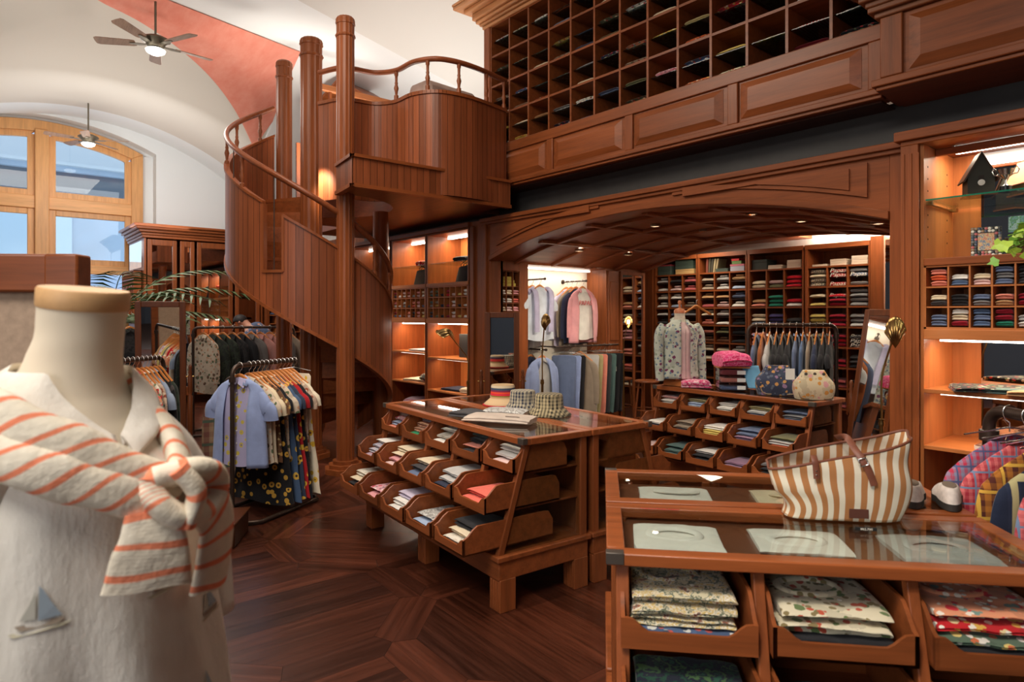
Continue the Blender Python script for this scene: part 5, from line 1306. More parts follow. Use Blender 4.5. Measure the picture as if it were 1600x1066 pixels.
# front pair: lavender print shirt under an open light blue shirt
M1 = rk1.matrix_basis; pf_ = M1 @ Vector((.075, 0, ZB1+.017)); rz1 = a1-PI/2+R(3)
hanger(pf_, rz1, 'wooden hanger at the very front of the sunflower rack', 'hangers on the sunflower rack')
g = garment('tee', 'lavender print', 'lavender print buttoned shirt framed by the open light blue shirt', pf_, rz1, seed=1)
for k in range(6):
    q = button(g, 0, -.036, -.22-.095*k, .006, R(90))
def open_shell(L, ws, wh, th, gap, seed=0):
    b = MB()
    def f(u, v):
        a = PI*.5+gap+(2*PI-2*gap)*u; c, s = math.cos(a), -math.sin(a); t = v
        if t < .09: hw = .078+(ws-.078)*(t/.09)**.7; z = -.115-.08*(t/.09)
        else: q = (t-.09)/.91; hw = ws+(wh-ws)*q**1.2; z = -.195-(L-.08)*q
        q = max(0, (t-.09)/.91); tk = .018+th*min(1, q*3)**.7; wav = 1+.22*q*math.cos(5*a+seed)
        return (hw*math.copysign(abs(c)**.8, c), tk*s*wav, z)
    b.grid(f, 44, 20); return b
def open_shirt(key, label, loc, rz, Ls, L=.66, gap=.42, name='open_shirt', cat='shirt', lapel=False):
    o = thing('hanging_'+name, label, cat, loc, rz); m = pal(key)
    obj('body', open_shell(L, .215, .25, .05, gap), m, o, 60, solid=.004)
    for s in (-1, 1): obj('sleeve', sleeve_b(s, .215, Ls, .06 if Ls < .4 else .03, 1), m, o, 60)
    b = MB()
    for s in (-1, 1): b.add([(s*.02, .03, -.09), (s*.08, .012, -.115), (s*.085, -.03, -.17 if not lapel else -.26), (s*.05, -.034, -.16), (s*.045, -.01, -.11)], [(0, 1, 2, 3, 4)])
    obj('collar', b, m, o, 30, solid=.004); return o
open_shirt('light blue', 'light blue short sleeved open shirt at the front of the sunflower rack', pf_+Matrix.Rotation(rz1, 3, 'Z') @ Vector((0, .004, 0)), rz1, .24)
# ---- mid-left rack of floral blouses
pA, pB = W(-3.02, 4.1), W(-2.83, 5.25); ZB2 = 1.205
rk2, a2, Lr2 = pipe_rack('dark pipe clothes rack of floral blouses behind the dress form', pA, pB, ZB2)
it2 = [('shirt','tan'),('long_shirt','lilac'),('shirt','blush floral'),('shirt','lemon'),('shirt','sage'),('shirt','tropical peach'),('long_shirt','red'),('shirt','orange floral'),('long_shirt','cream leaf'),('long_shirt','sand leaf'),('shirt','pale denim'),('long_shirt','black print'),('long_shirt','dark green print')]
hang_row(rk2, it2, Lr2-.62, Lr2-.05, ZB2, -PI/2-R(20), lambda i, t: f'{t[1]} blouse on the rack behind the dress form, {ORD[i+1]} from its near end', 'blouses behind the dress form', 'hangers behind the dress form', 'on the blouse rack')
# ---- far-left rack
pA, pB = W(-4.12, 8.35), W(-2.95, 8.75); ZB3 = 1.385
rk3, a3, Lr3 = pipe_rack('dark pipe clothes rack of printed shirts in front of the sock cubbies', pA, pB, ZB3)
it3 = [('long_shirt','beige botanical'),('jacket','dark green print'),('jacket','dark green print'),('jacket','black print'),('jacket','black'),('jacket','crumpled grey'),('jacket','dusty pink'),('jacket','dusty pink'),('jacket','crumpled grey'),('jacket','taupe')]
hang_row(rk3, it3, .12, Lr3-.08, ZB3, -R(38), lambda i, t: f'{t[1]} {"shirt" if i == 0 else "jacket"} on the far rack, {ORD[i+1]} from its left end', 'jackets on the far rack', 'hangers on the far rack', 'on the far rack')
# patchwork coat and skirts hanging low left of the sunflower rack
pA, pB = W(-2.62, 5.9), W(-2.28, 6.0)
rk4, a4, Lr4 = pipe_rack('low dark rail holding patchwork clothes beside the blue shirt', pA, pB, .98, r=.013)
it4 = [('coat','patchwork'),('skirt','pink plaid'),('skirt','patchwork')]
hang_row(rk4, it4, .09, Lr4-.05, .98, R(20), lambda i, t: f'{t[1]} {t[0]} on the low rail beside the blue shirt, {ORD[i+1]} along', 'patchwork clothes on the low rail', 'hangers on the low rail', 'on the low rail')
# red jerseys by the window
pA, pB = W(-6.0, 9.0), W(-5.3, 9.15)
rk5, a5, Lr5 = pipe_rack('dark clothes rack with red jerseys below the window', pA, pB, 1.45)
hang_row(rk5, [('long_shirt','crimson jersey'),('long_shirt','bright pink'),('long_shirt','crimson jersey'),('jacket','black print')], .12, Lr5-.1, 1.45, R(35), lambda i, t: f'{t[1]} top on the rack below the window, {ORD[i+1]} from its left end', 'tops below the window', 'hangers below the window', 'on the window rack')
# ---- alcove rack
pA, pB = W(2.19, 6.0), W(3.02, 6.02); ZB6 = 1.455
rk6, a6, Lr6 = pipe_rack('pewter pipe clothes rack of plain tops behind the two printed bags', pA, pB, ZB6)
it6 = [('long_shirt','slate blue'),('long_shirt','rust'),('shirt','pale grey'),('shirt','black'),('shirt','black'),('shirt','black'),('jacket','slate blue'),('jacket','denim blue'),('jacket','taupe'),('shirt','navy'),('shirt','black'),('shirt','black')]
hang_row(rk6, it6, .08, Lr6-.06, ZB6, R(58), lambda i, t: f'{t[1]} {"tee" if t[0] == "shirt" else "long sleeved top"} on the pewter rack, {ORD[i+1]} from left', 'tops on the pewter rack', 'hangers on the pewter rack', 'on the pewter rack')
# ---- plaid shirt rack at the right edge
pA, pB = W(1.845, 2.5), W(1.87, 1.55); ZB7 = 1.185
rk7, a7, Lr7 = pipe_rack('thick dark pipe rack of plaid shirts at the right edge', pA, pB, ZB7, r=.022)
it7 = [('long_shirt','blue red plaid'),('long_shirt','red plaid'),('long_shirt','orange check'),('jacket','navy check'),('long_shirt','red plaid'),('long_shirt','orange check'),('jacket','rust'),('jacket','stone')]
hang_row(rk7, it7, .10, .70, ZB7, -PI/2, lambda i, t: f'{t[1]} {"shirt" if t[0] == "long_shirt" else "jacket"} on the right edge rack, {ORD[i+1]} from its far end', 'plaid shirts at the right edge', 'hangers at the right edge', 'on the right edge rack', r=.022, woodh=False)
# ================================================================ ALCOVE NICHE, MIRRORS, LAMPS, PROPS
ARM = []
for (y, z, lab) in ((5.40, 1.99, 'upper left'), (6.13, 1.99, 'upper right'), (5.42, 1.12, 'lower left')):
    o = thing('garment_bracket', f'dark pipe hanging arm, {lab} in the lit alcove niche', 'bracket', (AX0-.36, y, z))
    b = MB(); b.tube([(0, 0, 0), (.42, 0, .0)], .011, 10); obj('arm', b, DARKMETAL, o, 60); b = MB(); b.lathe([(.03, 0), (.03, .01)], 12); q = obj('wall_plate', b, DARKMETAL, o, 30); q.rotation_euler = (0, R(90), 0)
    b = MB(); b.lathe([(.016, 0), (.016, .02)], 10); q = obj('end_cap', b, DARKMETAL, o, 30, loc=(.42, 0, 0)); q.rotation_euler = (0, R(90), 0); ARM.append(o)
rail = thing('hanging_rail', 'long dark pipe rail across the lit alcove niche holding trousers', 'rail', (AX0+.02, 5.62, 1.145))
b = MB(); b.tube([(0, 0, 0), (0, 1.2, 0)], .012, 10); obj('bar', b, DARKMETAL, rail, 60)
for y in (.03, 1.17): b = MB(); b.tube([(0, y, 0), (-.36 if y < .5 else -.34, y, 0)], .009, 8); obj('bracket', b, DARKMETAL, rail, 60)
def niche_item(kind, key, x, y, z, lab, rz=R(90), grp='clothes in the lit niche'):
    p = Vector((x, y, z)); hanger(p, rz, 'wooden hanger of the '+' '.join(lab.split()[:9]), 'hangers in the lit niche'); return garment(kind, key, lab, p, rz, grp, seed=int(abs(x*37)) % 3)
PAL['sky white'] = ('plain', [(222,230,240)])
niche_item('long_shirt', 'pale grey', -6.12, 5.40, 2.001, 'pale grey shirt at the back of the upper left niche arm')
niche_item('shirt', 'white', -6.02, 5.40, 2.001, 'white shirt second from the back on the upper left niche arm')
niche_item('shirt', 'sky white', -5.88, 5.40, 2.001, 'pale blue white shirt at the front of the upper left niche arm')
o = thing('hanging_sweater', 'lavender sweater draped over the shoulders of the pale blue white shirt', 'sweater', (-5.86, 5.40, 2.001), R(90))
for s in (-1, 1):
    b = MB(); b.tube(smooth_path([(s*.10, .05, -.15), (s*.13, 0, -.14), (s*.13, -.055, -.2), (s*.12, -.062, -.42), (s*.115, -.06, -.66)], 5), .036, 12, ell=(1.1, .45), up=(0,1,0)); obj('sleeve', b, pal('lavender'), o, 60)
b = MB(); b.tube(smooth_path([(-.2, .03, -.19), (-.1, .055, -.15), (0, .06, -.14), (.1, .055, -.15), (.2, .03, -.19)], 4), .035, 12); obj('body', b, pal('lavender'), o, 60)
niche_item('long_shirt', 'lilac', -6.15, 6.13, 2.001, 'lilac shirt at the back of the upper right niche arm')
niche_item('long_shirt', 'taupe', -6.06, 6.13, 2.001, 'taupe top second from the back on the upper right niche arm')
niche_item('jacket', 'navy', -5.97, 6.13, 2.001, 'navy jacket behind the pink cardigan')
pt = Vector((-5.85, 6.13, 2.001)); hanger(pt, R(90), 'wooden hanger carrying the pink cardigan', None)
tee = garment('tee', 'white', 'white tee with pink lettering under the pink cardigan', pt, R(90), seed=1)
script_text('PAPAS', plain('pink_lettering', lin(214, 110, 110), .8), (.0, -.052, -.30), (R(90), 0, 0), .085, tee, 'tee_lettering', 0, .002)
open_shirt('pink', 'pale pink open cardigan at the front of the upper right niche arm', pt+Vector((.004, 0, 0)), R(90), .56, L=.70, gap=.48, name='cardigan', cat='cardigan')
niche_item('jacket', 'navy', -6.08, 5.42, 1.131, 'navy jacket behind the light blue blazer')
pt = Vector((-5.86, 5.42, 1.131)); hanger(pt, R(90), 'wooden hanger carrying the light blue blazer', None)
garment('tee', 'pale grey', 'pale grey tee under the light blue blazer', pt, R(90), seed=1)
open_shirt('light blue', 'light blue blazer at the front of the lower left niche arm', pt+Vector((.004, 0, 0)), R(90), .56, L=.74, gap=.36, name='blazer', cat='jacket', lapel=True)
for i, (kind, key, y) in enumerate((('pants','slate blue',5.78),('pants','light blue',5.87),('pants','black',5.95),('long_shirt','taupe',6.06),('pants','pale grey',6.20),('pants','khaki',6.28),('pants','salmon',6.37),('pants','charcoal',6.45),('pants','teal',6.54),('pants','black',6.63),('pants','black',6.70))):
    p = Vector((AX0+.02, y, 1.157)); rz = R(22)
    nm = 'jacket' if kind == 'long_shirt' else 'trousers'
    hanger(p, rz, f'{"wooden" if kind != "pants" else "chrome clip"} hanger on the niche rail, {ORD[i+1]} along', 'hangers on the niche rail', kind != 'pants')
    g = garment(kind, key, f'{key} {nm} on the niche rail, {ORD[i+1]} from the left', p, rz, 'trousers on the niche rail', seed=i)
    if i > 8:
        b = MB(); b.box(.02, -.04, -.36, .12, -.037, -.3); obj('swing_tag', b, plain('white_card', lin(230, 228, 222), .8), g)
b = MB(); b.box(AX0-.3, NY0+.04, 2.135, AX0-.26, NY1-.04, 2.155)
o = obj('strip_light', b, plain('niche_strip', (1, .93, .82), .5, emit=4.5), None); tag(o, 'bright strip light at the top of the alcove niche', 'strip light')
# wall mirror beside the niche with slender frame
mo = thing('wall_mirror', 'tall narrow mirror on the alcove wall after the niche', 'mirror', (AX0+.005, 6.90, 0))
b = MB(); b.box(0, 0, .1, .012, .44, 2.1); obj('mirror_panel', b, MIRROR, mo, 0)
b = MB(); b.box(0, -.04, .05, .03, 0, 2.15); b.box(0, .44, .05, .03, .48, 2.15); b.box(0, 0, .05, .03, .44, .1); b.box(0, 0, 2.1, .03, .44, 2.15); b.box(.0, .25, .1, .02, .28, 2.1); obj('frame', b, WZ, mo, bevel=.004)
b = MB(); b.box(AX0, 6.62, 0, AX0+.02, 6.84, 2.15); b.box(AX0, 6.65, .3, AX0+.035, 6.81, 1.05); b.box(AX0, 6.65, 1.2, AX0+.035, 6.81, 2.0); struct('trim_6', b, WZ, bevel=.008, label='raised wooden panel between niche and narrow mirror')
# ---- cheval mirrors
def cheval(label, loc, rz, w, z0, z1, tilt):
    o = thing('cheval_mirror', label, 'mirror', loc, rz); h = z1-z0; f = .055; zm = (z0+z1)/2-.05
    T = Matrix.Translation((0, 0, zm)) @ Matrix.Rotation(tilt, 4, 'X') @ Matrix.Translation((0, 0, -zm))
    b = MB(); b.M = T
    b.box(-w/2, -.015, z0, -w/2+f, .015, z1); b.box(w/2-f, -.015, z0, w/2, .015, z1); b.box(-w/2+f, -.015, z0, w/2-f, .015, z0+f); b.box(-w/2+f, -.015, z1-f, w/2-f, .015, z1); obj('frame', b, wood('z', mul(WOODC, .5), 'mirror_wood'), o, bevel=.005)
    b = MB(); b.M = T; b.box(-w/2+f-.004, -.008, z0+f-.004, w/2-f+.004, -.002, z1-f+.004); obj('mirror_panel', b, MIRROR, o, 0)
    b = MB(); b.M = T; b.box(-w/2+.01, .0, z0+.01, w/2-.01, .013, z1-.01); obj('back_board', b, WZ, o)
    zt = zm+.12
    for s in (-1, 1):
        x = s*(w/2+.035)
        b = MB(); b.lathe([(.026,.1),(.026,.3),(.016,.32),(.024,.36),(.024,.7*zt),(.014,.72*zt),(.022,.75*zt),(.022,zt-.12),(.014,zt-.1),(.02,zt-.08),(.012,zt-.055),(.018,zt-.03),(.012,zt-.01),(.003,zt)], 14, c=(x, 0, 0)); obj('post', b, wood('z', mul(WOODC, .5), 'mirror_wood'), o, 50)
        b = MB(); b.prism([(-.24,0),(-.22,.035),(-.05,.11),(.05,.11),(.22,.035),(.24,0),(.19,0),(.05,.05),(-.05,.05),(-.19,0)], x-.018, x+.018, 'yz'); obj('foot', b, WZ, o, 20)
        b = MB(); b.tube([(s*(w/2-.005), 0, zm), (x+s*.035, 0, zm)], .008, 8); obj('pivot', b, BRASS, o)
    b = MB(); b.box(-w/2-.03, -.012, .13, w/2+.03, .012, .17); obj('cross_rail', b, WX, o, bevel=.003)
    return o
cheval('wooden framed standing mirror behind the hats in front of the alcove', W(-.10, 6.45), YAW+R(2), .345, .3, 1.575, 0)
cheval('narrow tilted standing mirror at the right end of the far case', W(2.79, 5.0), YAW+R(-84), .46, .3, 1.6, R(-9))
cheval('dark framed standing mirror behind the rack of floral blouses', W(-3.42, 6.3), YAW+R(20), .44, .3, 1.68, R(3))
# ---- shell lamps
def shell_lamp(label, base, shade, aim, size=.085, lit=True, upv=(0, 0, 1)):
    """floor lamp: base point on the floor, shade centre, aim = direction the shell opens to"""
    o = thing('shell_lamp', label, 'floor lamp', base); bx = Vector(base); S = Vector(shade)-bx
    b = MB(); b.lathe([(.11, 0), (.11, .012), (.05, .02), (.014, .035), (.012, .06)], 24); obj('base', b, BRASS, o, 40)
    zt = S.z-.28; top = Vector((0, 0, zt)); mid = top.lerp(S, .5)+Vector((0, 0, .05))
    b = MB(); b.tube([(0, 0, .03), (0, 0, zt*.8)], .011, 10); b.tube([(0, 0, zt*.8)]+list(smooth_path([(0, 0, zt*.85), (0, 0, zt), tuple(mid*.6+top*.4), tuple(S-Vector(aim)*size*.3)], 5)), .006, 8); obj('stem', b, BRASS, o, 60)
    b = MB(); b.lathe([(.016, zt*.8-.03), (.018, zt*.8-.015), (.014, zt*.8), (.017, zt*.8+.01)], 12); obj('collar', b, BRASS, o, 50)
    Y_ = Vector(aim).normalized(); Z_ = (Vector(upv)-Y_*Vector(upv).dot(Y_)).normalized(); X_ = Y_.cross(Z_)
    q = Matrix(((X_.x, Y_.x, Z_.x, 0), (X_.y, Y_.y, Z_.y, 0), (X_.z, Y_.z, Z_.z, 0), (0, 0, 0, 1))); H = size*2.45
    b = MB(); b.M = Matrix.Translation(S) @ q
    def f(u, v):
        a = (u-.5)*R(170); rr_ = v**.8; rib = 1+.09*abs(math.cos(6.5*PI*u))*min(1, v*2.5)
        x = size*.78*rr_*math.sin(a)*(1-.12*v); z = H*(rr_*(.45+.55*math.cos(a))-.48); y = -size*.95*math.sin(PI*min(.93, v**.75))*max(.12, math.cos(a*.62))*rib+size*.4
        return (x*rib, y, z*(1+.03*(rib-1)))
    b.grid(f, 64, 18); obj('shell_shade', b, plain('aged_brass_shell', lin(158, 128, 82), .35, 1), o, 60, solid=.003)
    b = MB(); b.M = Matrix.Translation(S); b.lathe([(.004, -.03), (.02, -.012), (.022, .005), (.012, .022), (.003, .028)], 14); obj('bulb', b, plain('bulb_glow', (1, .8, .5), .4, emit=30 if lit else 3), o, 60)
    return o
def wdir(r, f, z): v = W(r, f, z); return v.normalized()
bp_ = W(2.15, 3.76); sp = at_depth(1399, 520, 3.72)
shell_lamp('brass shell floor lamp in front of the lit cabinet pilaster', bp_, sp, wdir(.5, .85, -.15), .075)
sp = at_depth(852, 504, 5.72); shell_lamp('brass shell floor lamp rising behind the gingham hats', W(.27, 5.76), sp, wdir(.35, .9, -.1), .062, False)
sp = at_depth(697, 521, 6.55); shell_lamp('brass shell floor lamp bending over beside the dark pier', W(-.45, 6.6), sp, wdir(-.3, .5, -.8), .085, False, W(-.9, 0, .35))
sp = at_depth(982, 503, 8.45); shell_lamp('glowing shell lamp added for the reflection in the narrow alcove mirror', W(1.47, 8.5), sp, wdir(-.1, -.85, -.3), .075)  # added lamp stands in for one reflected in the mirror
st = thing('bar_stool', 'dark wooden stool with a black jacket hung on it near the narrow mirror', 'stool', W(1.86, 8.9), R(20))
b = MB(); b.lathe([(.16, .62), (.17, .635), (.16, .65)], 20); obj('seat', b, WX, st, 50)
for k in range(4):
    a = PI/4+k*PI/2; b = MB(); b.tube([(.2*math.cos(a), .2*math.sin(a), 0), (.12*math.cos(a), .12*math.sin(a), .63)], .015, 8); obj('leg', b, WZ, st, 60)
b = MB(); b.tube([(.17*math.cos(2*PI*k/16), .17*math.sin(2*PI*k/16), .25) for k in range(16)], .009, 6, closed=True); obj('foot_ring', b, WX, st, 60)
# ---- alcove downlights
def vault_hit(px, py):
    d = ray(px, py); lo, hi = 3.0, 14.0
    for _ in range(60):
        m = (lo+hi)/2; p = d*m; z = EYE+p.z
        if z > az(min(AX1-.01, max(AX0+.01, p.x)))-.0: hi = m
        else: lo = m
    p = d*lo; p.z = EYE+p.z; return p
SPOTS = []
for i, (px, py) in enumerate(((905,391),(981,397),(1024,352),(1100,360),(1174,333),(1252,344),(1372,347))):
    p = vault_hit(px, py); z = az(p.x)
    o = thing('ceiling_downlight', f'small recessed downlight in the alcove ceiling, {ORD[i+1]} of seven from left', 'ceiling light', (p.x, p.y, z-.012))
    b = MB(); b.lathe([(.05, .03), (.055, .0), (.038, -.004), (.034, .012)], 24, cap=False); obj('trim_ring', b, plain('satin_nickel', lin(170, 150, 130), .35, 1), o, 50)
    b = MB(); b.lathe([(.033, .008), (.033, .014)], 20); obj('lens', b, plain('spot_lens', (1, .88, .7), .4, emit=60), o, 30)
    SPOTS.append(p)
# ---- dress form on the far case
def form_small(loc, rz):
    o = thing('dress_form', 'cream dress form in a blossom print cardigan standing on the far case', 'dress form', loc, rz)
    secs = [(.62,.05,.05),(.59,.048,.048),(.555,.055,.052),(.53,.075,.06),(.505,.12,.075),(.47,.165,.09),(.40,.165,.105),(.30,.14,.1),(.22,.13,.09),(.12,.155,.1),(.04,.165,.11)]
    def loft(secs, k=1, off=0, yo=0):
        def f(u, v):
            t = v*(len(secs)-1); i = min(int(t), len(secs)-2); w_ = t-i; z, a, c = [secs[i][j]*(1-w_)+secs[i+1][j]*w_ for j in range(3)]
            return ((a+off)*math.cos(2*PI*u), (c+off)*math.sin(2*PI*u)+yo, z)
        return f
    b = MB(); b.grid(loft(secs), 32, 40, closeu=True, capv=True); obj('torso', b, plain('form_canvas', lin(222, 208, 186), .9, bumpy=80), o, 60)
    b = MB(); b.lathe([(.052, .62), (.052, .645), (.04, .66), (.012, .668), (.01, .70), (.02, .72), (.012, .74)], 20); obj('neck_cap', b, wood('x', lin(206, 128, 88), 'cap_wood', .35), o, 50)
    b = MB(); b.lathe([(.016, .01), (.016, .06)], 12); b.box(-.09, -.09, 0, .09, .09, .02); obj('stand', b, LITX, o, bevel=.003)
    def shell(g0, top=.55, bot=.0, off=.012, wv=.01):
        def f(u, v):
            a = -PI/2+g0+(2*PI-2*g0)*u; z = top-(top-bot)*v; 
            for i in range(len(secs)-1):
                if secs[i][0] >= z >= secs[i+1][0]: break
            w_ = (secs[i][0]-z)/(secs[i][0]-secs[i+1][0]); A = secs[i][1]*(1-w_)+secs[i+1][1]*w_; C = secs[i][2]*(1-w_)+secs[i+1][2]*w_
            A = max(A, .15*min(1, (top-z)*9)); C = max(C, .105*min(1, (top-z)*12)); k = 1+wv*v*math.cos(7*a)*3
            return ((A+off)*k*math.cos(a), (C+off)*k*math.sin(a), z)
        return f
    b = MB(); b.grid(shell(.01, .54, .02, .006), 40, 18); obj('tee', b, pal('pale pink'), o, 60)
    b = MB(); b.grid(shell(.28, .56, -.0+.02, .02), 44, 20); obj('cardigan', b, pal('bloom print'), o, 60, solid=.004)
    for s in (-1, 1):
        b = MB(); b.tube(smooth_path([(s*.15, 0, .49), (s*.2, 0, .42), (s*.215, -.01, .22), (s*.215, -.03, -.0)], 6), [.07-.0015*k for k in range(19)], 14, ell=(.85, .8), up=(0,1,0)); obj('cardigan_sleeve', b, pal('bloom print'), o, 60)
        b = MB(); b.add([(s*.02, .07, .585), (s*.075, .05, .56), (s*.1, -.07, .5), (s*.055, -.1, .42), (s*.05, -.065, .54)], [(0, 1, 2, 3, 4)]); obj('collar', b, pal('bloom print'), o, 30, solid=.004)
    return o
ZC = .8932
pcase = case_xf(c2)
fp = at_depth(1062, 604, 6.02); box_p = Vector((fp.x, fp.y, ZC))
b = MB(); b.box(-.11, -.1, 0, .11, .1, .05); o = obj('wooden_riser', b, LITX, None, bevel=.004, loc=box_p, rotz=RC2); tag(o, 'small wooden riser box under the dress form on the far case', 'box')
form_small(box_p+Vector((0, 0, .051)), YAW+R(14))
o = thing('bare_hanger', 'empty wooden hanger hung beside the neck of the blossom cardigan form', 'clothes hanger', at_depth(1088, 478, 6.6), YAW)
b = MB(); b.tube(smooth_path([(-.15, 0, -.09), (-.05, 0, -.03), (0, 0, -.0), (.05, 0, -.03), (.15, 0, -.09)], 4), .012, 8); obj('shoulder_bar', b, wood('x', lin(196, 122, 62), 'hanger_wood', .35), o, 60)
b = MB(); b.tube([(0, 0, 0), (0, 0, .05), (.02, 0, .07)], .003, 6); obj('hook', b, STEEL, o)
# clear drawers with pink cloths
bx0 = at_depth(1143, 611, 5.66); bx0.z = ZC
dr = thing('acrylic_drawers', 'stack of clear acrylic drawers of folded cloths on the far case', 'drawer unit', bx0, YAW-R(8))
ACR = glass('acrylic', (.86, .88, .9), 1.2)
for k in range(3):
    b = MB(); z = .065*k; 
    b.box(-.12, -.09, z, .12, .09, z+.004); b.box(-.12, -.09, z, -.116, .09, z+.06); b.box(.116, -.09, z, .12, .09, z+.06); b.box(-.12, -.09, z, .12, -.086, z+.06); b.box(-.12, .086, z, .12, .09, z+.06)
    dd = obj('drawer', b, ACR, dr, 0)
    b = MB(); b.box(-.1, -.08, z+.006, .1, .08, z+.035+.008*k); obj('folded_cloths', b, pal(['slate blue', 'salmon', 'rose'][k]), dd, bevel=.01)
    b = MB(); b.box(.03, -.092, z+.012, .1, -.0905, z+.045); obj('label_card', b, plain('white_card', lin(230, 228, 222), .8), dd)
b = MB(); b.box(-.135, -.1, .196, .135, .1, .206); obj('top_board', b, LITX, dr, bevel=.002)
lump('bright pink crumpled cloths heaped on the acrylic drawers', bx0+Vector((0, 0, .208)), YAW, .25, .18, .055, 'bright pink')
lump('pink printed cloth roll on the far case beside the dress form', at_depth(1087, 607, 5.86)+Vector((0, 0, 0)), YAW-R(12), .26, .12, .06, 'rose roll', n=1)
COL.objects[-1].location.z = ZC
o = thing('hanging_cloth', 'sky blue cloth hanging from the corner of the acrylic drawers', 'cloth', bx0+Vector((0, 0, .212)), YAW-R(8))
b = MB(); b.grid(lambda u, v: (.07+.14*u+.05*v, -.06-.045*v-.02*math.sin(3*u), .006-.0*u-.19*v*(1 if v > .1 else .3)), 10, 14); obj('sheet', b, pal('sky blue'), o, 60, solid=.003)
def frame_bag(lab, px, py, d, w, h, key, rz):
    p = at_depth(px, py, d); p.z = ZC; o = thing('frame_bag', lab, 'bag', p, rz)
    def f(u, v):
        c, s = math.cos(2*PI*u), math.sin(2*PI*u); wv = w/2*(1.0+.12*math.sin(PI*min(1, v*1.3))-.42*max(0, v-.55)/.45); dv = .075*(1+.3*math.sin(PI*v))*(1-.75*v**2)
        return (wv*math.copysign(abs(c)**.55, c), dv*math.copysign(abs(s)**.6, s), h*v)
    b = MB(); b.grid(f, 44, 16, closeu=True, capv=True); obj('body', b, pal(key), o, 60)
    for k in (-1, 0, 1):
        b = MB(); b.M = Matrix.Translation((k*w*.24, -.036, h*.87)) @ Matrix.Rotation(R(80), 4, 'X'); b.lathe([(.012, 0), (.012, .003), (.007, .004)], 14); obj('eyelet', b, plain('pewter', lin(96, 88, 80), .45, .6), o, 30)
    for s in (-1, 1):
        b = MB(); b.tube(smooth_path([(s*w*.34, -.03, h*.8), (s*w*.46, -.05, h*.45), (s*w*.42, -.075, h*.1), (s*w*.2, -.08, .01)], 5), .005, 6); obj('strap', b, plain('bag_cord', lin(150, 130, 104), .8), o, 60)
    return o
PAL['navy bag'] = ('floral', [(62,68,88), (150,120,150), (200,150,90), (96,104,120)], .8); PAL['cream bag'] = ('floral', [(206,190,158), (206,150,150), (200,140,70), (190,170,140)], .7)
fb = frame_bag('navy blossom print bag with a paper tag on the far case', 1214, 617, 5.33, .30, .24, 'navy bag', YAW-R(10))
b = MB(); b.box(.05, -.075, .13, .12, -.072, .22); obj('paper_tag', b, plain('white_card', lin(230, 228, 222), .8), fb)
frame_bag('cream blossom print bag with eyelets at the end of the far case', 1271, 621, 5.06, .27, .225, 'cream bag', YAW-R(10))
# ---- hats and trousers on the middle cases
def hat(lab, x, s, r0, key, h=.095, brim=.05, stripes=None):
    p = frm(br, RC1, x, s); p.z = ZC; o = thing('bucket_hat', lab, 'hat', p, R(30)); m = pal(key) if isinstance(key, str) else key
    b = MB(); b.lathe([(r0+brim, 0), (r0+brim*.55, .022), (r0+.004, .045), (r0, .05), (r0*.93, h+.035), (r0*.88, h+.045), (r0*.4, h+.047), (.001, h+.047)], 40, cap=False); obj('crown', b, m, o, 50, solid=.003)
    b = MB(); b.tube([((r0+brim)*math.cos(2*PI*k/40), (r0+brim)*math.sin(2*PI*k/40), .002) for k in range(40)], .003, 6, closed=True); obj('brim_edge', b, m, o, 60)
    return o
t = NT('striped_straw'); sepz = t.n.new('ShaderNodeSeparateXYZ'); t.l(t.coord('Object'), sepz.inputs[0])
f_ = t.math('DIVIDE', sepz.outputs[2], .15)
STRAW = t.fin(t.ramp(f_, [(0, lin(196,40,50)), (.05, lin(206,176,136)), (.34, lin(190,150,110)), (.42, lin(120,110,40)), (.48, lin(206,40,60)), (.58, lin(220,70,40)), (.66, lin(120,40,70)), (.74, lin(60,70,90)), (.84, lin(206,190,160)), (.95, lin(190,160,120))], 'CONSTANT'), .8, .3)
hat('straw bucket hat with red and navy stripes on the middle case', -1.12, .19, .092, STRAW, .10, .055)
hat('navy and cream gingham bucket hat between two other hats', -.85, .17, .092, 'gingham navy', .085, .04)
hat('black and cream gingham bucket hat nearest on the middle case', -.56, .17, .095, 'gingham black', .09, .05)
PAL['putty'] = ('plain', [(196,180,166)])
p = frm(br, RC1, -.52, -.25); p.z = ZC; o = fold('trousers', (.44, .20, .042, 2), p, RC1+R(38), 'putty', 'putty coloured folded trousers with a welt pocket on the middle case top', None, 'folded_trousers', 'trousers', k=1)
o.rotation_euler = (0, 0, R(30))
b = MB(); b.box(.06, -.07, .041, .15, -.067, .045); obj('welt_pocket', b, plain('welt_dark_thread', lin(110, 98, 90), .8), o)  # darker strip marks the welt
p = frm(br, RC1, -.80, -.30); p.z = ZC; fold('trousers', (.2, .2, .04, 2), p, RC1+R(20), 'charcoal', 'dark folded trousers beside the putty pair on the middle case top', None, 'folded_trousers', 'trousers', k=2)
p = frm(br, RC1, -.68, -.10); p.z = ZC; fold('trousers', (.3, .14, .05, 2), p, R(28), 'grey print', 'grey folded trousers tucked behind the putty pair', None, 'folded_trousers', 'trousers', k=0)
